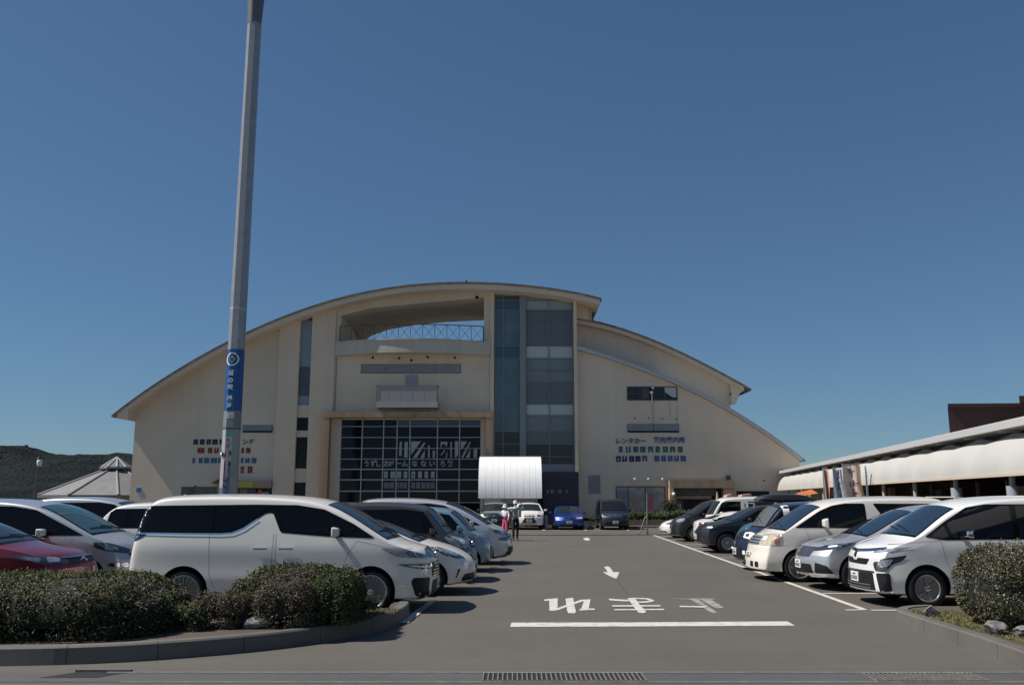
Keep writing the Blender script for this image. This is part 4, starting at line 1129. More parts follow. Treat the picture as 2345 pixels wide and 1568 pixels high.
rows_of(t2, 'lettering', c5([(322, 405), (438, 526), (562, 640), (668, 765), (800, 880), (930, 1010), (1060, 1130)]), 1005.5, 1017.5, L_DNAVY, 300, .7, yl)
x0, z0 = P((440 + 1205 / 7.328) / 1.0917, 1017.5, yl)
word('ング', .44, 'lettering', mat('letter_dark_grey', (.05, .045, .045), .6), t2, x0 - t2.location.x, -.03 + yl - yy, z0 - t2.location.z + .02)
rows_of(t2, 'lettering', c5([(395, 520), (585, 665), (705, 780), (830, 910), (1010, 1090), (1200, 1245), (1285, 1365)]), 1025, 1037, L_RED, 320, .6, yl)
rows_of(t2, 'lettering', c5([(302, 350), (418, 488), (518, 610), (640, 752), (775, 830), (900, 980), (1080, 1150), (1190, 1240), (1272, 1350), (1386, 1472)]), 1048, 1060, L_CYAN, 340, .6, yl)
rows_of(t2, 'lettering', c5([(1188, 1246), (1315, 1400)]), 1067.5, 1083, L_CRIM, 360, .55, yl)

# ------------------------------------------------------------------ white canopy in front of the entrance
yc = 57.5
xa, xb = wx(1097, 1100, yc), wx(1241, 1100, yc)
cp = thing('entrance_canopy', 'white curved sheet metal canopy in front of the glass entrance', 'canopy', ((xa + xb) / 2, yc, 0))
zt, zb = wz(1046, yc + 2.4), wz(1140, yc)
n = 16; w = (xb - xa) / 2
mb = MB(); vs, fs = [], []
prof = []
for i in range(n + 1):
    a = math.pi / 2 * i / n
    prof.append((2.4 * (1 - math.sin(a) ** 1.0) if False else 2.4 * (1 - math.cos(math.pi / 2 - a)) , zb + (zt - zb) * math.sin(a)))
prof = [(2.4 * (1 - math.cos(math.pi / 2 * i / n)), zb + (zt - zb) * math.sin(math.pi / 2 * i / n)) for i in range(n + 1)]
cols = 9
for k in range(2):
    for y, z in prof:
        o = .03 * k
        vs += [(-w - .04, y + o, z - o), (w, y + o, z - o)]
m2 = 2 * (n + 1)
for i in range(n):
    fs += [(2 * i, 2 * i + 1, 2 * i + 3, 2 * i + 2), (m2 + 2 * i, m2 + 2 * i + 2, m2 + 2 * i + 3, m2 + 2 * i + 1), (2 * i, 2 * i + 2, m2 + 2 * i + 2, m2 + 2 * i), (2 * i + 1, m2 + 2 * i + 1, m2 + 2 * i + 3, 2 * i + 3)]
mb.add(vs, fs).build('roof_sheet', mat('white_sheet', (.84, .83, .80), .5, noise_amt=.03, scale=2), cp, smooth=40)
for c_ in range(1, cols + 1):
    mb = MB(); x = -w + 2 * w * c_ / (cols + 1)
    for (y, z), (y2, z2) in zip(prof, prof[1:]): mb.add([(x - .014, y - .001, z + .002), (x + .014, y - .001, z + .002), (x + .014, y2 - .001, z2 + .002), (x - .014, y2 - .001, z2 + .002), (x, y - .008, z + .006), (x, y2 - .008, z2 + .006)], [(0, 4, 5, 3), (4, 1, 2, 5)])
    mb.build('standing_seam', mat('seam_grey', (.66, .65, .62), .5), cp)
MB().box(-w - .05, w + .02, 2.38, 2.5, zt - .12, zt + .05).build('ridge_flashing', M_TRIM, cp)
MB().box(-w + .3, w - .3, .7, .78, zb - .35, zb - .02).build('canopy_beam', M_TRIM, cp)
for x in (-w + .5, -w + 1.5, w - 1.0): MB().box(x - .14, x + .14, 1.2, 1.5, 0, zb + .2).build('post', M_CONC, cp)
MB().box(-w + .2, w - .2, 2.0, 2.1, 0.0, zb + .3).build('back_panel', mat('canopy_back', (.16, .15, .135), .8, noise_amt=.3, scale=1.5), cp)

# ------------------------------------------------------------------ planting strip and kerb before the right wing
struct(MB().box(6.9, 13.2, 56.6, 61.9, 0, .10).build('pavement', M_CONC))
M_STONE = mat('bed_stone', (.16, .115, .08), .9, noise_amt=.5, scale=4)
struct(MB().box(7.4, 12.4, 57.8, 58.0, .10, .45).build('planting_wall', M_STONE)); struct(MB().box(7.4, 12.4, 58.0, 60.2, .10, .42).build('planting_bed', M_SOIL))
def w_far(p, nr, cl, r): return (.35, .25, .36 + .3 * cl, .04, 0, 0)
shrub('ground_shrub', 'low bright green planting along the bed under the shop window', 'planting', [(8.3, 58.9, .62, .9, .8, .34), (9.9, 58.9, .60, .9, .8, .30), (11.2, 59.0, .66, .9, .8, .38)], 5200, .11, w_far, 31, .14)
shrub('ground_shrub', 'taller dark shrub rising in the bed at the right shop window edge', 'bush', [(10.6, 59.6, 1.0, .55, .5, .7)], 1500, .12, lambda p, nr, cl, r: (.45, .35, .12, .08, 0, 0), 32, .2)
shrub('ground_shrub', 'thin green planting between the blue sedan and the black minivan', 'planting', [(5.0, 60.6, .32, 1.2, .5, .30)], 1400, .09, w_far, 33, .12)
for i, (x, y) in enumerate(((5.35, 53.6), (6.9, 53.6), (2.5, 53.8))):
    pass
# leaning stand and wheel stops
t = thing('site_stand', 'thin green metal post on a folding stand at the far end of the right line', 'stand', (7.02, 46.3, 0))
M_GPOST = mat('green_post', (.20, .235, .20), .5, metal=.3)
MB().tube((0, 0, 0), (.03, 0, 2.05), .05, .04, 10).tube((0.03, 0, 2.05), (0.03, 0, 2.1), .03).build('post', M_GPOST, t)
MB().tube((-.42, -.05, 0), (-.12, 0, .82), .03).tube((-.5, -.3, .02), (-.40, .25, .02), .03).tube((-.05, -.3, .02), (.05, .3, .02), .03).tube((-.12, 0, .82), (0, 0, .95), .03).build('stand_leg', M_GPOST, t)
for px_, lab in ((1323, 'concrete wheel stop by the blue sedan'), (1352, 'concrete wheel stop left of the black far minivan')):
    x, y = G(px_, 1209)
    o = MB().prism_y([(-.32, 0), (.32, 0), (.28, .12), (-.28, .12)], -.08, .08).build('wheel_stop', M_CONC, bevel=.015); o.location = (x, y, 0); tag(o, lab, 'wheel stop')
x, y = G(1354, 1211); o = MB().ball((0, 0, .14), .16, 10, sq=(1.1, 1, .9)).build('white_stone', mat('white_stone', (.55, .54, .50), .8, noise_amt=.3, scale=6), smooth=60); o.location = (x - .35, y, 0); tag(o, 'white painted stone beside the wheel stop by the far row', 'stone')
o = MB().tube((0, 0, 0), (0, 0, .72), .11, .11, 14).ball((0, 0, .72), .11, 10).build('bollard', mat('bollard_grey', (.35, .34, .33), .6), smooth=50); o.location = (2.03, 53.6, 0); tag(o, 'short grey round topped bollard beside the white far crossover', 'bollard')

# ------------------------------------------------------------------ market arcade on the right (white curved awning)
A = Vector((G(2345, 1400)[0], 0)); 
ax_, ay_ = 11.55, 19.6; bx_, by_ = 18.3, 61.0
dirv = Vector((bx_ - ax_, by_ - ay_)).normalized()
ang = math.atan2(dirv.y, dirv.x)
LEN = 62.0
org = Vector((bx_, by_)) - dirv * LEN
ar = thing('market_arcade', 'long low market arcade with a curved white awning along the right', 'building', (org.x, org.y, 0), ang)
# local: x runs away from the camera along the arcade, -y is to the right (inside), +y towards the car park
ZB, ZT = 2.42, 3.38
mb = MB(); vs, fs = [], []; n = 12
sec = [(0.0 - .75 * (1 - math.cos(math.pi / 2 * i / n)), ZB + (ZT - ZB) * math.sin(math.pi / 2 * i / n)) for i in range(n + 1)]
nseg = 240
for s_i in range(nseg + 1):
    x = LEN * s_i / nseg
    sg_ = abs(math.sin(math.pi * (LEN - 1.0 - x) / 2.55 + math.pi / 2))
    for q_, (y, z) in enumerate(sec): vs.append((x, y - .05 * (1 - sg_) * math.sin(math.pi * min(1, q_ / n)), z - .035 * (1 - sg_) * (q_ / n)))
for s_i in range(nseg):
    for i in range(n): fs.append((s_i * (n + 1) + i, s_i * (n + 1) + i + 1, (s_i + 1) * (n + 1) + i + 1, (s_i + 1) * (n + 1) + i))
e = nseg * (n + 1)
vs2 = len(vs); vs.append((LEN, -.75, ZB)); vs.append((0, -.75, ZB))
fs += [[e + i for i in range(n + 1)] + [vs2], [i for i in range(n, -1, -1)] + [vs2 + 1]]
mb.add(vs, fs).build('awning', mat('cream_canvas', (.435, .42, .39), .75, noise_amt=.035, scale=.8), ar, smooth=50)
MB().box(0, LEN, -.03, .02, ZB - .06, ZB + .01).build('awning_valance', mat('canvas_edge', (.50, .42, .32), .8), ar)
# roof slab with scalloped dark gap between awning and roof
mb = MB()
mb.prism_y([(0, ZT + .17), (LEN + 1.0, ZT + .17), (LEN + 1.0, ZT + .33), (0, ZT + .37)], -6.0, -.30)
mb.build('roof', mat('arcade_roof', (.55, .53, .49), .6, noise_amt=.08, scale=1.0), ar)
MB().box(0, LEN + .6, -.298, -.24, ZT + .15, ZT + .33).build('roof_gutter', mat('gutter_grey', (.48, .47, .46), .5), ar)
MB().box(0, LEN, -1.15, -.95, ZB + .1, ZT + .168).build('gap_backing', mat('gap_shade', (.05, .048, .05), .7), ar)  # dark strip added behind the gap, its shade put into the colour
for k in range(24):
    x = LEN - 1.0 - k * 2.55
    if x < 0: break
    MB().prism_y([(x - 1.1, ZT - .02), (x + 1.1, ZT - .02), (x + .1, ZT + .08), (x - .1, ZT + .08)], -.78, -.72).build('awning_scallop', mat('cream_canvas', (.435, .42, .39), .75), ar)
    MB().box(x - .03, x + .03, -.9, -.35, ZT + .10, ZT + .168).build('awning_arm', M_TRIM, ar)
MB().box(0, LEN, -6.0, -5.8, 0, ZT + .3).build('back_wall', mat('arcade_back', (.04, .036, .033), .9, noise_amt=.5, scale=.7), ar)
MB().box(LEN - .2, LEN, -5.8, -1.6, 0, ZT + .28).build('end_wall', M_WALL, ar)
for k in range(-5, 10):
    x = 21.88 + 4.1 * k
    o = MB().tube((x, -.25, 0), (x, -.25, ZB + .02), .07, .07, 12).build('post', mat('post_cream', (.42, .37, .30), .6), ar)
    if k <= 1: MB().tube((x, -.25, .4), (x, -.25, ZB - .28), .15, .15, 14).build('post_padding', mat('grey_padding', (.30, .33, .37), .6), o, smooth=50)
rs = random.Random(5)
cloths = [('hanging_sheet', (.14, .09, .045)), ('hanging_sheet', (.10, .08, .07)), ('hanging_sheet', (.13, .095, .08)), ('hanging_sheet', (.05, .05, .055))]
for k in range(16):
    x = rs.uniform(14, LEN - 3); w = rs.uniform(.5, 1.3); nm, col = cloths[k % 4]
    MB().box(x, x + w, -2.6 - rs.random(), -2.55, .8, rs.uniform(1.9, 2.35)).build('stall_goods', mat('stall_cloth_' + 'abcd'[k % 4], col, .9, noise_amt=.4, scale=2), ar)
for k in range(20):
    x = 8 + k * 2.7
    MB().box(x, x + .07, -3.0, -2.9, 0, ZB).build('stall_post', mat('stall_post', (.13, .11, .09), .8), ar)

# orange awning and pale things by the arcade end
def loose(name, label, cat, mb, m, loc, rz=0, **k):
    o = mb.build(name, m, **k); o.location = loc; o.rotation_euler = (0, 0, rz); return tag(o, label, cat)
x, z = P(1838, 1128, 45.0)
t = thing('market_tent', 'small orange tent roof seen over the cars by the arcade', 'tent', (x, 45.0, 0))
MB().add([(-.62, -.5, z - .22), (.62, -.5, z - .02), (.62, .5, z - .02), (-.62, .5, z - .22), (.45, 0, z + .18), (-.2, 0, z + .02)], [(0, 1, 4, 5), (1, 2, 4), (2, 3, 5, 4), (3, 0, 5)]).build('tent_roof', mat('orange_canvas', (.42, .13, .03), .8), t)
for a, b in ((-.58, -.45), (.58, -.45), (-.58, .45), (.58, .45)): MB().tube((a, b, 0), (a, b, z - .12), .025).build('tent_pole', M_METAL, t)
# banners on poles
def banner(px, pw, ytop, ybot, Y, label, cols, seed, m_edge=None, lean=0.0):
    x, zt_ = P(px, ytop, Y); x1, zb_ = P(px + pw, ybot, Y); zb_ = max(.5, zb_ - .5)
    t = thing('banner_flag', label, 'banner', (x, Y, 0), 0, 'banners by the arcade')
    MB().tube((0, 0, 0), (lean, 0, zt_ + .06), .022, .018, 8).tube((lean, 0, zt_ + .04), (lean + (x1 - x), 0, zt_ + .06), .012, None, 6).tube((0, 0, 0), (0, 0, .12), .2, .16, 14).build('pole', M_METAL, t)
    w = x1 - x; r = random.Random(seed); nx, nz = 10, 16; vs, fs, ms = [], [], []
    for k in range(2):
        for j in range(nz + 1):
            for i in range(nx + 1):
                u, v = i / nx, j / nz
                xx = lean * v + w * u * (1 - .10 * (1 - v) * math.sin(v * 7 + seed)); yy = .07 * math.sin(u * 8 + v * 3 + seed) * (.3 + u) + k * .006
                vs.append((xx, yy, zb_ + (zt_ - zb_) * v))
    b = (nx + 1) * (nz + 1)
    mb = MB()
    F0, F1 = [], []
    for j in range(nz):
        for i in range(nx):
            a = j * (nx + 1) + i
            (F0 if i < 7 else F1).append((a, a + 1, a + nx + 2, a + nx + 1)); (F0 if i < 7 else F1).append((b + a, b + a + nx + 1, b + a + nx + 2, b + a + 1))
    mb.add(vs, F0, 0); mb.add(vs, F1, 1)
    cl = mb.build('cloth', [mat('banner_%d_a' % seed, cols[0], .8), mat('banner_%d_b' % seed, cols[1], .8)], t, smooth=70, recalc=False)
    g = MB()
    for k in range(3):
        zc2 = zt_ - .25 - k * .42; s = w * .24
        for q in range(4):
            x0 = lean + w * .42 + r.uniform(-s, s * .4); z0 = zc2 + r.uniform(-.16, .1)
            if q % 2: g.box(x0, x0 + s * 1.2, -.105, -.102, z0, z0 + .035)
            else: g.box(x0, x0 + s * .3, -.107, -.104, z0 - .06, z0 + .14)
    g.build('banner_glyph', mat('banner_%d_c' % seed, cols[2], .8), cl)
banner(1884, 15, 1073, 1140, 36.0, 'narrow greyish banner with an orange edge, left of the banner trio', [(.50, .42, .41), (.60, .24, .14), (.20, .12, .13)], 1)
banner(1907, 25, 1074, 1142, 35.0, 'pale blue grey banner in the middle of the banner trio', [(.44, .48, .54), (.34, .38, .45), (.08, .07, .09)], 2)
banner(1929, 48, 1065, 1140, 34.0, 'wide cream banner with purple writing, largest of the trio', [(.72, .62, .50), (.68, .46, .34), (.20, .06, .14)], 3)
banner(1981, 7, 1069, 1136, 34.4, 'thin dark blue banner edge beside the wide cream one', [(.05, .10, .19), (.05, .10, .19), (.30, .33, .36)], 4)
# pale pinkish sheets behind the right row
def sheet_thing(label, px0, px1, py0, py1, Y, col, nm, slant=0):
    x0, z1 = P(px0, py0, Y); x1, _ = P(px1, py0, Y)
    t = thing('folded_parasol', label, 'parasol', ((x0 + x1) / 2, Y, 0)); w = (x1 - x0) / 2
    mb = MB(); n = 10; vs = []
    for q, (r_, z) in enumerate(((.03, z1 + .05), (w * .55, z1 - .25), (w, P(px0, py1, Y)[1] - .35))):
        for i in range(n): vs.append((math.cos(6.283 * i / n) * r_ * (1 + .15 * (i % 2)) + slant * q, math.sin(6.283 * i / n) * r_ * (1 + .15 * (i % 2)), z))
    mb.add(vs, [(q * n + i, q * n + (i + 1) % n, (q + 1) * n + (i + 1) % n, (q + 1) * n + i) for q in range(2) for i in range(n)]).build('cloth', mat(nm, col, .8), t)
    MB().tube((0, 0, 0), (0, 0, z1 + .12), .025).build('pole', M_METAL, t)
sheet_thing('folded pink parasol above the white flat fronted van', 1637, 1648, 1130, 1142, 44.0, (.44, .30, .27), 'pink_cloth')
def counter(label, px0, px1, py0, Y, col, nm):
    x0, z1 = P(px0, py0, Y); x1, _ = P(px1, py0, Y)
    t = thing('market_stall', label, 'stall', ((x0 + x1) / 2, Y, 0)); w = (x1 - x0) / 2
    MB().prism_y([(-w, z1 - .30), (w * .9, z1 - .30), (w, z1), (-w * .6, z1 - .06)], -.4, .4).build('stall_roof', mat(nm, col, .8), t)
    for a in (-w * .9, w * .85): MB().box(a - .03, a + .03, -.35, .35, 0, z1 - .3).build('stall_side', M_GREYP, t)
counter('pink covered stall top left of the roof box', 1658, 1672, 1131, 45.0, (.48, .27, .22), 'salmon_cloth')
counter('salmon covered stall top right above the white van roof', 1690, 1716, 1130, 46.0, (.42, .25, .20), 'salmon_cloth_two')
# maroon building behind the arcade
ym = 33.0; xm0, zm1 = P(2170, 933, ym)
mbld = thing('maroon_building', 'dark maroon building rising behind the arcade roof', 'building', (xm0, ym, 0))
M_MAR = mat('maroon_cladding', (.034, .012, .011), .7, noise_amt=.15, scale=1.0)
FOOT = [(0, 0), (24, -1.6), (24, 14), (9.5, 16)]
MB().prism_z(FOOT, 0, zm1).build('wall', M_MAR, mbld)
MB().prism_z([(-.05, -.12), (24, -1.72), (24, 14), (9.6, 16)], zm1 + .002, zm1 + .14).build('roof_edge', M_MAR, mbld)
MB().prism_z([(2.5, -.42), (22, -1.75), (22, 10), (9, 10)], zm1 + .142, zm1 + .40).build('roof_parapet', mat('rust_parapet', (.045, .022, .016), .7), mbld)

# ------------------------------------------------------------------ pavilion, lamp post, hills on the left
yp_ = 75.0
cxp, zap = P(268, 1047, yp_ + 4.2)
pv = thing('pavilion', 'grey ribbed pavilion roof with a small glazed lantern, left of the hall', 'building', (cxp, yp_ + 4.2, 0))
ze = P(100, 1133, yp_)[1]; zk = P(268, 1076, yp_ + 4.2)[1]
Re = cxp - P(102, 1133, yp_ + 4.2)[0]; Rk = .95
NS = 10
def ring(r_, z, rot=R(9)): return [(math.cos(rot + 2 * math.pi * i / NS) * r_, math.sin(rot + 2 * math.pi * i / NS) * r_, z) for i in range(NS)]
M_PROOF = mat('pavilion_metal', (.19, .185, .185), .6, metal=.1, noise_amt=.12, scale=1.2)
vs = ring(Re, ze) + ring(Rk, zk)
MB().add(vs, [(i, (i + 1) % NS, NS + (i + 1) % NS, NS + i) for i in range(NS)]).build('roof', M_PROOF, pv)
mb = MB()
for i in range(NS):
    a, b = Vector(ring(Re + .05, ze + .02)[i]), Vector(ring(Rk, zk + .05)[i]); mb.tube(a, b, .10, .08, 6)
mb.build('roof_rib', mat('rib_grey', (.25, .24, .23), .6), pv)
MB().prism_z([(x, y) for x, y, z in ring(Re + .1, 0)], ze - .22, ze - .02).build('roof_edge', mat('rib_brown', (.16, .13, .10), .7), pv)
MB().prism_z([(x, y) for x, y, z in ring(Re - .8, 0)], 0, ze - .222).build('wall', M_GREYP, pv)
MB().prism_z([(x, y) for x, y, z in ring(Rk + .45, 0)], zk + .10, zk + .26).build('lantern_ring', mat('rib_grey', (.25, .24, .23), .6), pv)
MB().prism_z([(x, y) for x, y, z in ring(Rk, 0)], zk - .1, zk + .098).build('lantern_base', M_DARK, pv)
vs = ring(Rk + .32, zk + .262) + [(0, 0, zap)]
MB().add(vs, [(i, (i + 1) % NS, NS) for i in range(NS)]).build('lantern_roof', mat('lantern_glass', (.20, .23, .25), .2, spec=.6), pv)
mb = MB()
for p in ring(Rk + .32, zk + .27): mb.tube(p, (0, 0, zap + .03), .09, .07, 6)
mb.build('lantern_rib', mat('rib_pale', (.38, .37, .355), .6), pv)
xl_, zl_ = P(87, 1055, 58.0); xb_, _ = P(79, 1130, 58.0)
lp = thing('street_lamp', 'thin street lamp with a white head against the dark hill', 'street lamp', (xb_, 58.0, 0))
MB().tube((0, 0, 0), (.06, 0, zl_ - .3), .05, .04, 10).build('post', mat('lamp_post_brown', (.10, .085, .07), .6), lp)
MB().lathe([(.10, zl_ - .34), (.17, zl_ - .15), (.15, zl_ + .05), (.06, zl_ + .12)], 14, 'z', (.14, 0, 0)).build('lamp_globe', mat('lamp_white', (.7, .7, .68), .4), lp, smooth=50)
MB().tube((.08, 0, zl_ + .12), (.12, 0, zl_ + .30), .14, .03, 12).build('lamp_cap', M_BLACK, lp)

def hill():
    ridge = [(-900, 1050), (-300, 1040), (-100, 1022), (0, 1029), (20, 1030), (50, 1025), (62, 1024), (80, 1029), (110, 1038), (140, 1046), (165, 1053), (185, 1051), (205, 1044), (240, 1046), (297, 1042), (400, 1052), (700, 1075), (1200, 1100)]
    Yh = 520.0
    w = [P(x, y, Yh) for x, y in ridge]
    xs = np.linspace(w[0][0], w[-1][0], 900); top = np.interp(xs, [a for a, b in w], [b for a, b in w])
    ny = 46; vs, fs = [], []
    for j in range(ny + 1):
        t = j / ny; y = Yh - 210 + 300 * t
        env = math.sin(min(1, t / .7) * math.pi / 2) ** 1.1 if t < .7 else math.cos((t - .7) / .3 * math.pi / 2)
        for x, h in zip(xs, top):
            nz = noise.noise(Vector((x * .012, y * .014, 1.3))) * 6 * (1 - t) * env + noise.noise(Vector((x * .05, y * .05, 4))) * 2.2 * env * (1 - t * .8)
            nz += noise.noise(Vector((x * .16, y * .16, 7))) * .7 * env + noise.noise(Vector((x * .45, y * .45, 2))) * .6 * env
            vs.append((x * (y / Yh) ** .0, y, -2 + (h + 2) * env * 1.0 + nz))
    n = len(xs)
    for j in range(ny):
        for i in range(n - 1): fs.append((j * n + i, j * n + i + 1, (j + 1) * n + i + 1, (j + 1) * n + i))
    m = bpy.data.materials.new('wooded_hill'); m.use_nodes = True
    nt = m.node_tree; b = nt.nodes['Principled BSDF']; b.inputs['Roughness'].default_value = .95; b.inputs['Specular IOR Level'].default_value = .1
    geo = nt.nodes.new('ShaderNodeNewGeometry')
    vo = nt.nodes.new('ShaderNodeTexVoronoi'); vo.inputs['Scale'].default_value = .55; nt.links.new(geo.outputs['Position'], vo.inputs['Vector'])
    nn = nt.nodes.new('ShaderNodeTexNoise'); nn.inputs['Scale'].default_value = .06; nn.inputs['Detail'].default_value = 8; nt.links.new(geo.outputs['Position'], nn.inputs['Vector'])
    rp = nt.nodes.new('ShaderNodeValToRGB'); rp.color_ramp.elements[0].color = (.0055, .0085, .0100, 1); rp.color_ramp.elements[1].color = (.0175, .0225, .0195, 1)
    rp.color_ramp.elements[0].position = .35; rp.color_ramp.elements[1].position = .7
    nt.links.new(nn.outputs['Fac'], rp.inputs[0]); nt.links.new(rp.outputs[0], b.inputs['Base Color'])
    bp = nt.nodes.new('ShaderNodeBump'); bp.inputs['Strength'].default_value = 1; bp.inputs['Distance'].default_value = 1.4; nt.links.new(vo.outputs['Distance'], bp.inputs['Height']); nt.links.new(bp.outputs[0], b.inputs['Normal'])
    o = MB().add(vs, fs).build('hills', m, smooth=180)
    struct(o)
hill()
x, z = P(60, 1024, 530.0)
t = thing('hilltop_tower', 'tiny dark tower standing on the hill crest', 'tower', (x, 530.0, 0))
MB().box(-.45, .45, -.45, .45, 24, z + .6).build('shaft', M_DARK, t); MB().box(-.7, .7, -.7, .7, z + .602, z + 1.5).build('cabin', M_DARK, t)

# ------------------------------------------------------------------ people
def person(name, label, loc, rz, joints, edges, hts, mats_by, parts):
    """one continuous skinned body; joints: {name: (x, y, z, radius)}"""
    t = thing(name, label, 'person', loc, rz)
    ks = list(joints); me = bpy.data.meshes.new('body')
    me.from_pydata([joints[k][:3] for k in ks], [(ks.index(a), ks.index(b)) for a, b in edges], [])
    o = bpy.data.objects.new('body', me); C.objects.link(o)
    sk = o.modifiers.new('skin', 'SKIN'); sk.use_smooth_shade = True
    if not me.skin_vertices: me.attributes.new if False else None
    sv = me.skin_vertices[0].data
    for i, k in enumerate(ks):
        r_ = joints[k][3]; sv[i].radius = (r_, r_) if not isinstance(r_, tuple) else r_
        sv[i].use_root = (k == 'pelvis')
    ss = o.modifiers.new('sub', 'SUBSURF'); ss.levels = ss.render_levels = 2
    m2 = bpy.data.meshes.new_from_object(o.evaluated_get(bpy.context.evaluated_depsgraph_get()))
    bpy.data.objects.remove(o)
    m2.name = 'body'
    for m in mats_by[0]: m2.materials.append(m)
    idx = [mats_by[1](p.center) for p in m2.polygons]
    m2.polygons.foreach_set('material_index', idx); m2.polygons.foreach_set('use_smooth', [True] * len(m2.polygons))
    b = bpy.data.objects.new('body', m2); C.objects.link(b); b.parent = t
    parts(t)
    return t
SKIN = mat('skin', (.42, .26, .19), .6)
def std_joints(h, arms, stride=.10, slim=1.0):
    k = h / 1.70
    J = dict(pelvis=(0, 0, .93, (.15 * slim, .115)), waist=(0, 0, 1.06, (.135 * slim, .10)), chest=(0, -.01, 1.27, (.165 * slim, .115)), neckb=(0, -.01, 1.43, (.075, .07)), neck=(0, -.015, 1.49, .052), head=(0, -.02, 1.57, (.072, .085)), crown=(0, -.01, 1.67, (.062, .07)))
    for s, sg in (('l', 1), ('r', -1)):
        f = stride * sg
        J['hip' + s] = (sg * .09, 0, .88, .098 * slim); J['knee' + s] = (sg * .10, f * .6 - .02, .48, .066); J['ankle' + s] = (sg * .105, f * 1.2 + .03, .09, .046); J['toe' + s] = (sg * .115, f * 1.2 - .14, .035, .036)
        J['sh' + s] = (sg * .19, 0, 1.40, .062); e, w_, hd = arms[s]
        J['el' + s] = (*e, .047); J['wr' + s] = (*w_, .034); J['hand' + s] = (*hd, .036)
    J = {a: tuple([b[0] * k, b[1] * k, b[2] * k, (b[3] if not isinstance(b[3], tuple) else b[3])]) for a, b in J.items()}
    E = [('pelvis', 'waist'), ('waist', 'chest'), ('chest', 'neckb'), ('neckb', 'neck'), ('neck', 'head'), ('head', 'crown')]
    for s in 'lr': E += [('pelvis', 'hip' + s), ('hip' + s, 'knee' + s), ('knee' + s, 'ankle' + s), ('ankle' + s, 'toe' + s), ('chest', 'sh' + s), ('sh' + s, 'el' + s), ('el' + s, 'wr' + s), ('wr' + s, 'hand' + s)]
    return J, E
def fingers(t, wrist, hand, k, m):
    a, b = Vector(wrist), Vector(hand); d = (b - a).normalized(); u = d.orthogonal().normalized(); w = d.cross(u)
    for i in range(4):
        q = b + u * ((i - 1.5) * .017) + d * .02; q2 = q + d * (.045 - abs(i - 1.3) * .006) + w * .012; q3 = q2 + d * .022 + w * .022
        MB().tube(q, q2, .009, .008, 7).tube(q2, q3, .008, .006, 7).ball(q2, .0085, 6).build('finger', m, t, smooth=50)
    q = a + (b - a) * .6 + u * .035; MB().tube(q, q + d * .035 + u * .018, .010, .008, 7).build('finger', m, t, smooth=50)
def face(t, k):
    y = -.098 * k
    for s in (-1, 1):
        MB().ball((s * .030 * k, y + .012, 1.59 * k), .011, 6).build('eye', M_BLACK, t)
        MB().ball((s * .082 * k, -.005, 1.575 * k), .022, 6, sq=(.4, .8, 1.3)).build('ear', SKIN, t)
    MB().prism_y([(-.014, 1.55 * k), (.014, 1.55 * k), (0, 1.595 * k)], y - .014, y + .02).build('nose', SKIN, t)
    MB().box(-.022, .022, y + .004, y + .02, 1.522 * k, 1.529 * k).build('mouth', mat('lips', (.30, .10, .09), .6), t)
W_CLOTH, GREY_CLOTH, BLK_CLOTH = mat('white_cloth', (.66, .67, .70), .8), mat('grey_shirt', (.20, .215, .225), .85), mat('black_trousers', (.012, .012, .014), .85)
PINK = mat('pink_cloth_bright', (.58, .10, .20), .8)
arms1 = {'l': ((.34, .02, 1.30), (.30, -.14, 1.50), (.20, -.16, 1.60)), 'r': ((-.36, .02, 1.33), (-.42, -.14, 1.42), (-.44, -.22, 1.44))}
J, E = std_joints(1.72, arms1, .12, 1.05)
def parts1(t):
    k = 1.72 / 1.7
    MB().lathe([(.098, 1.60 * k), (.102, 1.66 * k), (.075, 1.72 * k), (.02, 1.735 * k)], 18, 'z', (0, -.012, 0)).add([(-.085, -.08, 1.612 * k), (.085, -.08, 1.612 * k), (.07, -.19, 1.60 * k), (-.07, -.19, 1.60 * k), (-.085, -.08, 1.622 * k), (.085, -.08, 1.622 * k), (.07, -.19, 1.61 * k), (-.07, -.19, 1.61 * k)], [(0, 3, 2, 1), (4, 5, 6, 7), (3, 7, 6, 2), (0, 4, 7, 3), (1, 2, 6, 5)]).build('cap', W_CLOTH, t, smooth=40)
    face(t, k)
    for s in 'lr': fingers(t, J['wr' + s][:3], J['hand' + s][:3], k, SKIN)
    MB().box(.10, .24, -.19, -.12, 1.02, 1.34).build('carried_bag', mat('pale_bag', (.36, .43, .47), .8), t, bevel=.02)
def mat1(c):
    if c.z > 1.50 and abs(c.x) < .12: return 3
    if abs(c.x) > .225 and c.z > 1.36: return 1 if abs(c.x) < .40 and c.z < 1.52 else 3
    if c.z > 1.40: return 1
    if c.z > .96: return 0
    if c.z < .09: return 4
    return 2
person('person', 'person in a white cap, grey top and black trousers, arms raised', (.15, 39.3, 0), R(8), J, E, None, ([GREY_CLOTH, W_CLOTH, BLK_CLOTH, SKIN, M_BLACK], mat1), parts1)
arms2 = {'l': ((.27, -.02, 1.18), (.30, -.12, 1.02), (.30, -.16, .95)), 'r': ((-.26, 0, 1.20), (-.24, -.2, 1.30), (-.16, -.28, 1.38))}
J2, E2 = std_joints(1.55, arms2, .03, .74)
def parts2(t):
    k = 1.55 / 1.7
    MB().lathe([(.10, 1.58 * k), (.104, 1.64 * k), (.08, 1.71 * k), (.02, 1.73 * k)], 18, 'z', (0, -.01, 0)).lathe([(.10, 1.585 * k), (.15, 1.57 * k), (.15, 1.576 * k), (.10, 1.60 * k)], 18, 'z', (0, -.01, 0)).build('hat', W_CLOTH, t, smooth=40)
    face(t, k)
    for s in 'lr': fingers(t, J2['wr' + s][:3], J2['hand' + s][:3], k, SKIN)
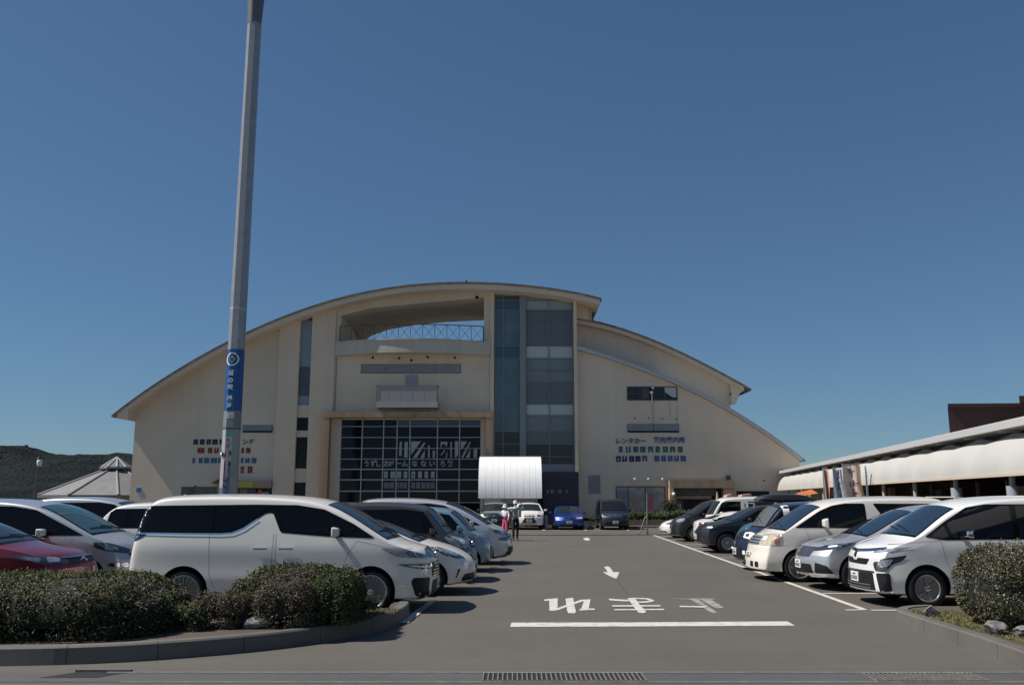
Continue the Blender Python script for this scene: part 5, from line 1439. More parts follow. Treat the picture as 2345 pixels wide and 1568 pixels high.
def mat2(c):
    if c.z > 1.38: return 2
    if c.z > 1.05: return 1
    if abs(c.x) > .22: return 2
    if c.z > .09: return 0
    return 3
person('person', 'slighter person in a white hat and pink clothes behind the one in black trousers', (-.30, 39.9, 0), R(-40), J2, E2, None, ([PINK, W_CLOTH, SKIN, M_BLACK], mat2), parts2)
# ------------------------------------------------------------------ vehicles
def interp(tab, t):
    if t <= tab[0][0]: return tab[0][1]
    for (a, va), (b, vb) in zip(tab, tab[1:]):
        if t <= b: return va + (vb - va) * (t - a) / (b - a)
    return tab[-1][1]

_OFFCOL = bpy.data.collections.new('build_bench')
class Car:
    """One vehicle. d = metres behind the nose, y = sideways, z = up; the nose points to local +x."""
    def __init__(s, name, label, cat, sp, nose, face, paint, group=None, step=.08):
        s.sp, s.step = sp, step
        s.L, s.W, s.H = sp['L'], sp['W'], sp['H']
        s.hw = s.W / 2
        s.paint = paint
        ang = {'+x': 0.0, '-x': math.pi, '-y': -math.pi / 2}[face] + R(sp.get('yaw', 0))
        c = Vector((nose[0], nose[1], 0)) - Vector((math.cos(ang), math.sin(ang), 0)) * (s.L / 2)
        s.root = thing(name, label, cat, c, ang, group)
        s.body()
    def X(s, d): return s.L / 2 - d
    def W_at(s, z, d):
        sp = s.sp; belt = sp['belt']
        tum = sp.get('tumble', .16)
        zb = sp.get('zb', .2)
        if z <= belt:
            t = (z - zb) / (belt - zb)
            w = interp([(0, .93), (.14, .975), (.36, 1.0), (.6, .985), (.86, .998), (1, .975)], t)
        else:
            w = .975 - tum * ((z - belt) / (s.H - belt)) ** 1.15
        w *= interp([(0, sp.get('nosew', .93)), (.5, .985), (1.0, 1.0), (s.L - .8, 1.0), (s.L, sp.get('tailw', .95))], d)
        return w * s.hw
    def body(s):
        sp = s.sp; top = sp['top']; zb = sp.get('zb', .2); belt = sp['belt']
        V = [-1, -.86, -.45, 0, .45, .86, 1]
        nl = 9
        st = []
        for d, zt in top:
            b = min(belt, zt - .10)
            if zt - b < .22: b = zb + (zt - zb) * .82
            zbb = zb + (.05 if d < .1 else 0) + (.08 if d > s.L - .12 else 0)
            zs = [zbb + (b - zbb) * t for t in (0, .14, .36, .6, .86, 1.0)] + [b + (zt - b) * t for t in (.4, .82, 1.0)]
            st.append((d, zs))
        nose, rear = sp['nose'], sp['rear']
        crown = sp.get('crown', .065)
        idx, vs = {}, []
        nI, nJ = len(st), len(V)
        def pos(i, j, k):
            d, zs = st[i]; z = zs[k]; v = V[j]
            w = s.W_at(z, d)
            y = v * w
            fn = max(0, 1 - d / .7); fr = max(0, 1 - (s.L - d) / .8)
            dd = d + fn * (interp(nose, z) + sp.get('bulge', .24) * abs(v) ** 2.6) - fr * (interp(rear, z) + sp.get('rbulge', .10) * abs(v) ** 3)
            if k >= 5 and .5 < d < 2.5: dd -= .13 * (1 - abs(v) ** 2.2) * min(1, (d - .5) / .3) * min(1, (2.5 - d) / .6)
            if k == nl - 1: z -= crown * abs(v) ** 2.2 * (1.0 if zs[k] > belt + .2 else .8)
            return (s.X(dd), y, z)
        def vid(i, j, k):
            if (i, j, k) not in idx:
                idx[(i, j, k)] = len(vs); vs.append(pos(i, j, k))
            return idx[(i, j, k)]
        fs = []
        for i in range(nI - 1):
            for k in range(nl - 1):
                for j in (0, nJ - 1): fs.append([vid(i, j, k), vid(i + 1, j, k), vid(i + 1, j, k + 1), vid(i, j, k + 1)])
            for j in range(nJ - 1):
                for k in (0, nl - 1): fs.append([vid(i, j, k), vid(i + 1, j, k), vid(i + 1, j + 1, k), vid(i, j + 1, k)])
        for i in (0, nI - 1):
            for k in range(nl - 1):
                for j in range(nJ - 1): fs.append([vid(i, j, k), vid(i, j + 1, k), vid(i, j + 1, k + 1), vid(i, j, k + 1)])
        me = bpy.data.meshes.new('body'); me.from_pydata(vs, [], fs)
        bm = bmesh.new(); bm.from_mesh(me); bmesh.ops.recalc_face_normals(bm, faces=bm.faces)
        cr = bm.edges.layers.float.new('crease_edge')          # crisp shoulder line, sill line and bonnet edge
        bm.verts.ensure_lookup_table()
        def crease(a, b, w):
            if a in idx and b in idx:
                e = bm.edges.get((bm.verts[idx[a]], bm.verts[idx[b]]))
                if e: e[cr] = w
        for j in (0, nJ - 1):
            for i in range(nI - 1):
                crease((i, j, 5), (i + 1, j, 5), .55); crease((i, j, 2), (i + 1, j, 2), .35)
                crease((i, j, nl - 1), (i + 1, j, nl - 1), .25)
        for j in range(nJ - 1):
            crease((2, j, nl - 1), (2, j + 1, nl - 1), .45); crease((0, j, 4), (0, j + 1, 4), .4); crease((0, j, 2), (0, j + 1, 2), .5)
        bm.to_mesh(me); bm.free()
        me.materials.append(s.paint); me.materials.append(M_BLACK)
        tmp = bpy.data.objects.new('body', me); C.objects.link(tmp)
        sm = tmp.modifiers.new('s', 'SUBSURF'); sm.levels = sm.render_levels = 2
        dg = bpy.context.evaluated_depsgraph_get()
        m1 = bpy.data.meshes.new_from_object(tmp.evaluated_get(dg))
        s.bvh = BVHTree.FromPolygons([v.co.copy() for v in m1.vertices], [list(p.vertices) for p in m1.polygons])
        # wheel arches
        r = sp['r']; ra = r + sp.get('gap', .055)
        s.axles = [sp['fo'], sp['fo'] + sp['wb']]
        cut = MB()
        for d in s.axles:
            for sg in (-1, 1):
                x = s.X(d)
                cut.tube((x, sg * (s.hw - .34), r + .01), (x, sg * (s.hw + .3), r + .01), ra, ra, 40)
        cm = cut.build('cutter', M_BLACK)
        bo = tmp.modifiers.new('b', 'BOOLEAN'); bo.operation = 'DIFFERENCE'; bo.solver = 'EXACT'; bo.object = cm
        dg = bpy.context.evaluated_depsgraph_get()
        m2 = bpy.data.meshes.new_from_object(tmp.evaluated_get(dg))
        bpy.data.objects.remove(cm); bpy.data.objects.remove(tmp)
        clad = sp.get('clad', 0)
        mi = []
        for p in m2.polygons:
            c = p.center; k = 0
            for d in s.axles:
                q = math.hypot(c.x - s.X(d), c.z - r - .01)
                if q < ra - .0005 or (q < ra + .012 and abs(p.normal.y) < .3): k = 1
            if p.center.z < zb + .035: k = 1
            mi.append(k)
        m2.polygons.foreach_set('material_index', mi)
        m2.polygons.foreach_set('use_smooth', [True] * len(m2.polygons))
        m2.set_sharp_from_angle(angle=R(42))
        m2.name = 'body'
        s.bodyo = bpy.data.objects.new('body', m2); C.objects.link(s.bodyo); s.bodyo.parent = s.root
    # ---- panels laid on the body shell
    def hit(s, p, dr):
        o = Vector(p) - dr * 4
        h = s.bvh.ray_cast(o, dr)
        if h[0] is None:
            h = s.bvh.find_nearest(Vector(p))
        return h[0], h[1]
    def panel(s, name, pts, dr, m, off=.006, parent=None, step=None, rnd=0):
        """pts: outline as (d, y, z); dr: direction it is pressed along"""
        dr = Vector(dr).normalized(); step = step or s.step
        ax = Vector((0, 0, 1)) if abs(dr.z) < .9 else Vector((1, 0, 0))
        u = dr.cross(ax).normalized(); w = u.cross(dr).normalized()
        P3 = [Vector((s.X(d), y, z)) for d, y, z in pts]
        p2 = [(p.dot(u), p.dot(w)) for p in P3]
        if rnd: p2 = smoothpoly(p2, rnd)
        bm = bmesh.new()
        bm.faces.new([bm.verts.new((a, b, 0)) for a, b in p2])
        for ax2, k in ((0, 0), (1, 1)):
            lo = min(p[k] for p in p2); hi = max(p[k] for p in p2)
            n = int((hi - lo) / step) + 1
            for i in range(1, n):
                c = [0, 0, 0]; c[k] = lo + (hi - lo) * i / n
                nn = [0, 0, 0]; nn[k] = 1
                bmesh.ops.bisect_plane(bm, geom=bm.verts[:] + bm.edges[:] + bm.faces[:], plane_co=c, plane_no=nn)
        for v in bm.verts:
            p = u * v.co.x + w * v.co.y
            co, no = s.hit(p, dr)
            v.co = co + no * off
        bmesh.ops.recalc_face_normals(bm, faces=bm.faces)
        me = bpy.data.meshes.new(name)
        f0 = bm.faces[:] 
        if f0 and sum(f.normal.dot(dr) * f.calc_area() for f in f0) > 0: bmesh.ops.reverse_faces(bm, faces=f0)
        bm.to_mesh(me); bm.free()
        me.materials.append(m)
        me.polygons.foreach_set('use_smooth', [True] * len(me.polygons))
        o = bpy.data.objects.new(name, me); C.objects.link(o); o.parent = parent or s.root
        return o
    def side(s, name, dz, m, off=.006, rnd=2, **k):
        return [s.panel(name, [(d, sg * s.hw, z) for d, z in dz], (0, -sg, 0), m, off, rnd=rnd, **k) for sg in (-1, 1)]
    def front(s, name, yz, m, off=.006, rnd=2, **k):
        return s.panel(name, [(0, y, z) for y, z in yz], (-1, 0, 0), m, off, rnd=rnd, **k)
    def tail(s, name, yz, m, off=.006, rnd=2, **k):
        return s.panel(name, [(s.L, y, z) for y, z in yz], (1, 0, 0), m, off, rnd=rnd, **k)
    def corner(s, name, pts, m, a=45, off=.007, rnd=2, inner=None, **k):
        out = []
        for sg in (-1, 1):
            dr = (-math.cos(R(a)), -sg * math.sin(R(a)), 0)
            o = s.panel(name, [(d, sg * y, z) for d, y, z in pts], dr, m, off, rnd=rnd, step=min(s.step, .05), **k)
            out.append(o)
            if inner:
                for im, ip in inner:
                    s.panel('reflector', [(d, sg * y, z) for d, y, z in ip], dr, im, off + .006, parent=o, rnd=2, step=.05)
        return out
    def rcorner(s, name, pts, m, a=45, off=.007, rnd=2):
        for sg in (-1, 1):
            dr = (math.cos(R(a)), -sg * math.sin(R(a)), 0)
            s.panel(name, [(s.L - d, sg * y, z) for d, y, z in pts], dr, m, off, rnd=rnd, step=min(s.step, .06))
    def windscreen(s, d0, d1, y0, y1, m=None, shade=True):
        z0, z1 = interp(s.sp['top'], d0), interp(s.sp['top'], d1)
        n = Vector((z1 - z0, 0, d1 - d0)).normalized()      # outward: towards +x and up
        dr = -n
        pts = [(d0, -y0, z0), (d0 - .06, -y0 * .5, z0 - .02), (d0 - .08, 0, z0 - .03), (d0 - .06, y0 * .5, z0 - .02), (d0, y0, z0), (d1, y1, z1), (d1 - .03, 0, z1), (d1, -y1, z1)]
        fr = s.panel('windscreen', pts, dr, M_FRAME, .004, rnd=1)
        q = [(d0 + (d1 - d0) * .045 + (d - d0) * .93, y * .955, z0 + (z1 - z0) * .045 + (z - z0) * .93) for d, y, z in pts]
        s.panel('pane', q, dr, m or M_WSCREEN, .008, parent=fr, rnd=1)
        if s.step < .1:
            for sy in (.15, -.42):
                a, b = (d0 + .06, y0 * (sy + .45), 0), (d0 + .17, y0 * (sy - .45) if sy > 0 else y0 * (sy - .35), 0)
                mb = MB(); pp = []
                for t in (0, .33, .66, 1):
                    d = a[0] + (b[0] - a[0]) * t; y = a[1] + (b[1] - a[1]) * t
                    co, no = s.hit((s.X(d), y, interp(s.sp['top'], d)), dr); pp.append(co + no * .022)
                mb.path(pp, .009, 6); mb.build('wiper', M_BLACK, s.root)
        return fr
    def backlight(s, z0, z1, y0, y1, m=None):
        return s.tail('rear_window', [(-y0, z0), (y0, z0), (y1, z1), (-y1, z1)], m or M_GLASSC, .007, rnd=1)
    def windows(s, dlo, panes, m=None):
        """black surround (dlo) with the glass panes set on it"""
        for sg in (-1, 1):
            fr = s.panel('side_window', [(d, sg * s.hw, z) for d, z in dlo], (0, -sg, 0), M_FRAME, .004, rnd=2)
            for p in panes:
                s.panel('pane', [(d, sg * s.hw, z) for d, z in p], (0, -sg, 0), m or M_GLASSC, .009, parent=fr, rnd=2)
    def seam(s, line, w=.0045):
        """door gaps: thin dark strips along a (d, z) line"""
        for sg in (-1, 1):
            mb = MB(); prev = None
            pts = []
            for (a, b), (c, d) in zip(line, line[1:]):
                n = max(1, int(math.hypot(c - a, d - b) / .06))
                pts += [(a + (c - a) * i / n, b + (d - b) * i / n) for i in range(n)]
            pts.append(line[-1])
            vs = []
            for i, (d, z) in enumerate(pts):
                q = pts[min(i + 1, len(pts) - 1)]; p = pts[max(i - 1, 0)]
                t = Vector((q[0] - p[0], q[1] - p[1])).normalized(); nx, nz = -t.y, t.x
                for k in (-1, 1):
                    co, no = s.hit((s.X(d + nx * w * k / 2), sg * s.hw, z + nz * w * k / 2), Vector((0, -sg, 0)))
                    vs.append(co + no * .003)
            fs = [(2 * i, 2 * i + 1, 2 * i + 3, 2 * i + 2) for i in range(len(pts) - 1)]
            mb.add(vs, fs).build('door_seam', M_BLACK, s.root)
    def handles(s, dzs, m):
        for sg in (-1, 1):
            for d, z in dzs:
                co, no = s.hit((s.X(d), sg * s.hw, z), Vector((0, -sg, 0)))
                MB().box(co.x - .12, co.x + .12, co.y - .01, co.y + sg * .036, z - .02, z + .02).build('door_handle', m, s.root, smooth=40, bevel=.012)
    def mirrors(s, d, z, m, w=.21, h=.15, out=.10, base=None):
        for sg in (-1, 1):
            co, no = s.hit((s.X(d), sg * s.hw, z), Vector((0, -sg, 0)))
            y0 = abs(co.y)
            bm = bmesh.new()
            bmesh.ops.create_cube(bm, size=1)
            for v in bm.verts:
                fx = .5 if v.co.x > 0 else -.5
                v.co = Vector((fx * .11, v.co.y * w, v.co.z * h))
                if fx > 0: v.co.y *= .8; v.co.z *= .7
            bmesh.ops.bevel(bm, geom=bm.edges[:], offset=.03, segments=3, profile=.6, affect='EDGES', clamp_overlap=True)
            me = bpy.data.meshes.new('side_mirror'); bm.to_mesh(me); bm.free()
            me.materials.append(m)
            me.polygons.foreach_set('use_smooth', [True] * len(me.polygons))
            o = bpy.data.objects.new('side_mirror', me); C.objects.link(o); o.parent = s.root
            o.location = (co.x + .02, sg * (y0 + out + w * .35), z + .06)
            MB().box(co.x - .03, co.x + .05, sg * (y0 - .01), sg * (y0 + out + .06), z - .03, z + .012).build('mirror_arm', base or M_BLACK, s.root, smooth=40, bevel=.01).parent = s.root
    def wheels(s, kind='multi', rimr=.23, rimm=None):
        r = s.sp['r']; tw = .205
        tyre = MB().lathe([(rimr, 0), (rimr + .01, .012), (r - .05, .02), (r - .015, .008), (r, -.02), (r, -tw + .02), (r - .02, -tw), (rimr, -tw)], 40, 'y', closed=True)
        tyre.lathe([(rimr, -.06), (.01, -.06)], 24, 'y')
        rim = MB()
        rim.lathe([(rimr - .002, -.03), (rimr + .004, .006), (rimr - .012, .010), (rimr - .026, -.004), (rimr - .03, -.05)], 40, 'y')
        n = {'multi': 18, 'five': 5, 'six': 6, 'ten': 10, 'cover': 7}[kind]
        for i in range(n):
            a = 2 * math.pi * i / n + .2
            w0, w1 = {'multi': (.006, .010), 'five': (.035, .028), 'six': (.026, .013), 'ten': (.018, .012), 'cover': (.05, .06)}[kind]
            u = Vector((math.cos(a), 0, math.sin(a))); t = Vector((-math.sin(a), 0, math.cos(a)))
            vs = []
            for rr, ww, yy in ((.035, w0, -.002), (rimr * .6, (w0 + w1) / 2, .004), (rimr - .012, w1, -.004)):
                for k in (-1, 1):
                    for dy in (0, -.025): vs.append(u * rr + t * (ww * k) + Vector((0, yy + dy, 0)))
            for k in (0, 4):
                rim.add(vs, [(k, k + 2, k + 6, k + 4), (k, k + 4, k + 5, k + 1), (k + 2, k + 3, k + 7, k + 6)])
        rim.lathe([(.045, -.02), (.05, .0), (.03, .012), (.008, .014)], 16, 'y')
        t0 = r0 = None
        for d in s.axles:
            for sg in (1, -1):
                if t0 is None:
                    t = t0 = tyre.build('wheel', M_RUBBER, s.root, smooth=35)
                    q = r0 = rim.build('rim', rimm or M_ALLOY, t, smooth=35, recalc=True)
                else:
                    t = t0.copy(); C.objects.link(t); t.parent = s.root
                    q = r0.copy(); C.objects.link(q); q.parent = t
                t.location = (s.X(d), sg * (s.hw - .035), r)
                t.rotation_euler = (0, (d * 3.1 + sg) % 1.0, 0 if sg > 0 else math.pi)
    def plate(s, z, rear=False, tint=None):
        co, no = s.hit((s.X(0 if not rear else s.L), 0, z), Vector((-1, 0, 0) if not rear else (1, 0, 0)))
        k = 1 if not rear else -1
        o = MB().box(co.x - k * .01, co.x + k * .018, -.165, .165, z - .082, z + .082).build('license_plate', tint or M_PLATE, s.root, bevel=.006)
        mb = MB(); x = co.x + k * .0195
        rnd = random.Random(int(s.root.location.x * 100) + 7)
        for i in range(5): mb.box(x, x + k * .0015, -.13 + i * .055, -.095 + i * .055, z - .055, z + .012)
        for i in range(4): mb.box(x, x + k * .0015, -.07 + i * .036, -.045 + i * .036, z + .032, z + .062)
        mb.build('plate_lettering', M_PLATEG, o)
    def emblem(s, z, m=None, r=.055):
        co, no = s.hit((s.X(0), 0, z), Vector((-1, 0, 0)))
        o = MB().lathe([(r, -.004), (r, .012), (r * .75, .016), (r * .7, .008)], 20, 'z').build('emblem', m or M_CHROME, s.root, smooth=40)
        o.location = co + no * .004
        o.rotation_euler = no.to_track_quat('Z', 'Y').to_euler(); o.scale = (.72, 1, 1)
    def bars(s, zs, y, m, h=.022, name='grille_bar', off=.016):
        for z in zs: s.front(name, [(-y, z - h / 2), (y, z - h / 2), (y, z + h / 2), (-y, z + h / 2)], m, off, rnd=0, step=.08)

NOSE_V = [(.2, .07), (.4, .0), (.6, .01), (.8, .06), (1.0, .12), (1.2, .2)]
REAR_V = [(.25, .06), (.5, 0), (.9, .02), (1.3, .08), (1.8, .24)]
REAR_H = [(.25, .08), (.55, 0), (.9, .03), (1.1, .18), (1.5, .45)]

def box_van_spec(L, W, H, top, **k):
    d = dict(L=L, W=W, H=H, top=top, wb=2.85, fo=.92, r=.33, belt=1.08, zb=.2, nose=NOSE_V, rear=REAR_V, tumble=.15)
    d.update(k); return d

def finish_minivan(c, glass=None, dlo=None, panes=None, handles=None, mir=None, wheel='ten', rimm=None, rimr=.22, seams=True, hm=None, tails=True, mm=None):
    sp = c.sp; L, H, b = sp['L'], sp['H'], sp['belt']
    d0, d1 = sp['ws']
    c.windscreen(d0, d1, c.W_at(interp(sp['top'], d0), d0) * .93, c.W_at(interp(sp['top'], d1), d1) * .86, glass)
    b += .02
    top = H - .17
    bp = sp.get('bpil', d1 + .95)
    dlo = dlo or [(d0 + .22, b), (d1 + .05, top - .06), (d1 + .5, top), (L - .40, top - .02), (L - .30, b + .05), (L - .36, b)]
    panes = panes or [[(d0 + .52, b + .03), (d1 + .12, top - .10), (d1 + .5, top - .035), (bp - .04, top - .03), (bp - .04, b + .03)],
                      [(bp + .06, b + .03), (bp + .06, top - .03), (bp + .95, top - .035), (bp + .95, b + .03)],
                      [(bp + 1.05, b + .03), (bp + 1.05, top - .035), (L - .46, top - .05), (L - .38, b + .06)]]
    c.windows(dlo, panes)
    if seams:
        c.seam([(d0 + .30, b - .02), (d0 + .34, .75), (sp['fo'] + .48, .32), (bp - .02, .32), (bp, b - .02)])
        c.seam([(bp + .03, b - .02), (bp + .03, .32), (bp + .9, .32), (sp['fo'] + sp['wb'] - .35, .7), (bp + 1.0, b - .02)])
    c.handles(handles or [(bp - .2, b - .17), (bp + .2, b - .17)], hm or c.paint)
    c.mirrors(*(mir or (d0 + .48, b + .0)), mm or c.paint)
    c.wheels(wheel, rimr, rimm)
    c.backlight(b + .05, H - .25, c.hw * .74, c.hw * .62)
    if tails: c.rcorner('tail_lamp', [(.03, .6, b + .1), (.25, c.hw, b + .1), (.25, c.hw, b - .25), (.03, .62, b - .25)], M_RED)
    c.plate(.8, rear=True)
# ------------------------------------------------------------------ the parked vehicles
P_WHITE = car_paint('pearl_white', (.72, .685, .62))
P_WHITE2 = car_paint('cool_white', (.72, .71, .68))
P_CREAM = car_paint('ivory_white', (.72, .67, .59))
P_SILVER = car_paint('silver', (.50, .50, .52), .55)
P_SILVB = car_paint('bluish_silver', (.47, .475, .49), .45)
P_BROWN = car_paint('dark_brown', (.050, .036, .032), .3)
P_BLACK = car_paint('black', (.008, .008, .010))
P_NAVY = car_paint('dark_navy', (.010, .016, .035), .2)
P_TEAL = car_paint('teal', (.02, .16, .26), .3)
P_LBLUE = car_paint('pale_blue', (.16, .27, .36), .2)
P_BLUE = car_paint('royal_blue', (.008, .045, .28), .35)
P_RED = car_paint('crimson', (.19, .008, .024), .4)
P_GREEN = car_paint('dark_green', (.010, .022, .018), .1)

def near_white_minivan():
    top = [(0, .88), (.04, .97), (.13, 1.035), (.42, 1.10), (.80, 1.17), (1.28, 1.49), (1.80, 1.79), (2.3, 1.895), (3.3, 1.935), (4.4, 1.92), (4.98, 1.88), (5.18, 1.76)]
    sp = box_van_spec(5.18, 1.85, 1.935, top, wb=3.06, fo=1.04, r=.345, belt=1.16, nose=[(.2, .08), (.32, .01), (.5, 0), (.72, .01), (.86, .03), (1.0, .07), (1.15, .2)], bulge=.21, rbulge=.16, gap=.06)
    c = Car('parked_minivan', 'big pearl white minivan parked side on behind the kerbed hedge, nearest of the left row', 'minivan', sp, (-1.27, 15.62), '+x', P_WHITE, 'cars in the left row', step=.06)
    c.windscreen(.80, 1.80, .76, .66)
    dlo = [(.98, 1.20), (1.35, 1.43), (1.85, 1.665), (2.3, 1.735), (3.0, 1.745), (4.75, 1.725), (5.03, 1.62), (5.115, 1.36), (5.11, 1.285), (4.6, 1.285), (3.55, 1.275), (3.35, 1.29), (3.18, 1.36), (2.82, 1.60), (2.70, 1.61), (2.55, 1.29), (1.75, 1.225)]
    panes = [[(1.42, 1.25), (1.30, 1.36), (1.9, 1.65), (2.28, 1.71), (2.58, 1.71), (2.46, 1.31)],
             [(1.06, 1.215), (1.28, 1.345), (1.36, 1.245)],
             [(2.86, 1.64), (2.8, 1.715), (3.3, 1.725), (3.62, 1.72), (3.62, 1.305), (3.4, 1.31), (3.2, 1.40)],
             [(3.68, 1.72), (4.68, 1.705), (4.92, 1.62), (5.0, 1.31), (4.5, 1.305), (3.68, 1.30)]]
    c.windows(dlo, panes)
    c.seam([(1.28, 1.16), (1.42, .95), (1.55, .60), (1.6, .33), (2.52, .33), (2.60, .8), (2.62, 1.27)])
    c.seam([(2.66, 1.27), (2.68, .33), (3.55, .33), (3.68, .62), (3.72, 1.27)])
    c.seam([(.38, 1.02), (.80, 1.05), (1.28, 1.16)])
    c.handles([(2.44, 1.035), (2.86, 1.035)], M_CHROME)
    c.mirrors(1.62, 1.245, P_WHITE, .24, .17, .10)
    c.wheels('multi', .268, mat('bright_alloy', (.40, .385, .36), .34, metal=.8))
    # upper lamps and smoked hood edge
    c.front('upper_grille', [(-.60, .92), (-.45, 1.0), (0, 1.035), (.45, 1.0), (.60, .92), (.50, .865), (0, .835), (-.50, .865)], mat('smoked_panel', (.05, .055, .065), .08, coat=1.0), .006)
    c.corner('headlight', [(.92, .90, 1.045), (.55, .86, 1.02), (.24, .62, .935), (.20, .52, .87), (.40, .76, .875), (.62, .90, .90)], M_LAMP, 40,
             inner=[(M_LAMPD, [(.55, .85, .99), (.30, .66, .93), (.28, .62, .89), (.5, .82, .90)])])
    c.corner('lower_headlight', [(.62, .91, .785), (.30, .78, .79), (.10, .45, .77), (.10, .45, .69), (.34, .80, .70), (.50, .88, .745)], M_LAMPD, 35,
             inner=[(M_LAMPW, [(.48, .87, .765), (.26, .72, .75), (.14, .5, .745), (.14, .5, .715), (.3, .74, .72)])])
    c.front('grille', [(-.50, .785), (.50, .785), (.50, .57), (.35, .545), (-.35, .545), (-.50, .57)], M_BLACK, .005)
    c.bars([.76, .71, .66, .61, .57], .47, M_CHROME)
    c.emblem(.885)
    c.corner('fog_lamp_bezel', [(.14, .58, .56), (.36, .86, .57), (.38, .88, .50), (.30, .84, .27), (.12, .56, .24), (.13, .60, .40)], M_BLACK, 35,
             inner=[(M_CHROME, [(.13, .555, .56), (.14, .585, .56), (.14, .615, .4), (.13, .575, .25), (.12, .55, .25), (.13, .585, .4)])])
    c.front('lower_intake', [(-.46, .50), (.46, .50), (.50, .40), (.44, .27), (-.44, .27), (-.50, .40)], M_BLACK, .005)
    c.plate(.42)
    c.corner('front_lip', [(.06, .30, .245), (.42, .88, .25), (.5, .90, .2), (.3, .84, .19), (.05, .3, .2)], P_WHITE2, 35, .02)
    c.corner('side_reflector', [(.62, .92, .46), (.42, .90, .46), (.42, .90, .445), (.62, .92, .445)], M_CHROME, 70, rnd=0)
    c.backlight(1.25, 1.68, .68, .58)
    c.side('window_trim', [(5.16, 1.288), (4.6, 1.288), (3.55, 1.278), (3.35, 1.293), (3.18, 1.363), (2.95, 1.52), (2.93, 1.50), (3.16, 1.338), (3.34, 1.266), (3.55, 1.250), (4.6, 1.262), (5.17, 1.262)], M_CHROME, .012, rnd=0, step=.06)
    c.rcorner('tail_lamp', [(.04, .5, 1.26), (.40, .9, 1.28), (.20, .9, 1.16), (.04, .55, 1.10)], mat('smoked_tail_lamp', (.02, .012, .014), .06, coat=1.0))
    c.rcorner('lamp_trim', [(.10, .8, 1.235), (.26, .9, 1.24), (.22, .9, 1.195), (.10, .82, 1.18)], M_CHROME, 45, .014)
    c.plate(.8, True)
    mb = MB(); x = c.X(2.35)                                  # roof aerial fin
    mb.prism_y([(c.X(4.5), 1.865), (c.X(4.34), 1.87), (c.X(4.5), 1.915)], -.02, .02).build('aerial_fin', P_WHITE, c.root)
near_white_minivan()

def hatch_spec(L, W, H, top, **k):
    d = dict(L=L, W=W, H=H, top=top, wb=2.6, fo=.85, r=.31, belt=.93, zb=.18, nose=NOSE_V, rear=REAR_H, tumble=.24)
    d.update(k); return d

def finish_hatch(c, ws, wheel='five', glass=None, rimm=None, rimr=.21, boot=None, mm=None, sedan=False, handles=None):
    sp = c.sp; b = sp['belt'] + .02; H, L = sp['H'], sp['L']
    d0, d1 = ws
    c.windscreen(d0, d1, c.W_at(interp(sp['top'], d0), d0) * .90, c.W_at(interp(sp['top'], d1), d1) * .84, glass)
    end = boot or L - .65
    top = H - .13
    dlo = [(d0 + .30, b + .03), (d1 + .06, top - .05), (d1 + .5, top), (end - .75, top - .02), (end, b + .12), (end - .1, b + .05)]
    bp = d1 + .85
    panes = [[(d0 + .62, b + .06), (d1 + .14, top - .08), (d1 + .5, top - .03), (bp - .03, top - .03), (bp - .03, b + .06)],
             [(bp + .05, b + .06), (bp + .05, top - .03), (end - .75, top - .05), (end - .42, b + .22), (end - .5, b + .07)]]
    c.windows(dlo, panes)
    c.seam([(d0 + .42, b), (d0 + .40, .6), (sp['fo'] + .5, .3), (bp, .3), (bp + .02, b)])
    c.seam([(bp + .05, b), (bp + .05, .3), (sp['fo'] + sp['wb'] - .42, .3), (sp['fo'] + sp['wb'] - .25, .62), (end - .35, b)])
    c.handles(handles or [(bp - .15, b - .13), (end - .6, b - .12)], c.paint)
    c.mirrors(d0 + .55, b + .02, mm or c.paint, .20, .14)
    c.wheels(wheel, rimr, rimm)
    c.backlight(b + .12, H - .17, c.hw * .66, c.hw * .55)
    c.rcorner('tail_lamp', [(.05, .5, b), (.3, c.hw, b + .02), (.3, c.hw, b - .18), (.06, .5, b - .16)], M_RED)
    c.plate(.62, rear=True)

def white_hatch():
    top = [(0, .60), (.07, .70), (.28, .83), (.7, .95), (1.1, 1.03), (1.55, 1.23), (2.1, 1.44), (2.7, 1.53), (3.4, 1.51), (4.0, 1.40), (4.3, 1.18), (4.45, .95)]
    sp = hatch_spec(4.45, 1.77, 1.53, top, wb=2.7, fo=.88, belt=.95, bulge=.34, nosew=.9)
    c = Car('parked_hatchback', 'white hatchback with a sloping nose, tucked beside the big pearl white minivan', 'car', sp, (-.72, 18.2), '+x', P_WHITE, 'cars in the left row')
    finish_hatch(c, (1.08, 2.12), 'five', mm=P_WHITE)
    c.corner('headlight', [(.95, .80, .93), (.6, .74, .90), (.22, .56, .74), (.16, .48, .68), (.34, .72, .69), (.6, .84, .76)], M_LAMPD, 40,
             inner=[(M_LAMP, [(.75, .78, .90), (.5, .70, .86), (.28, .58, .75), (.36, .68, .73), (.56, .8, .78)])])
    c.front('charge_lid_gap', [(-.16, .66), (.16, .66), (.15, .635), (-.15, .635)], M_BLACK)
    c.front('lower_intake', [(-.62, .40), (.62, .40), (.66, .30), (.54, .2), (-.54, .2), (-.66, .3)], M_BLACK)
    c.corner('fog_slot', [(.30, .72, .50), (.34, .76, .50), (.36, .80, .33), (.34, .79, .33)], M_BLACK, 45, rnd=0)
    c.emblem(.58); c.plate(.36)
white_hatch()

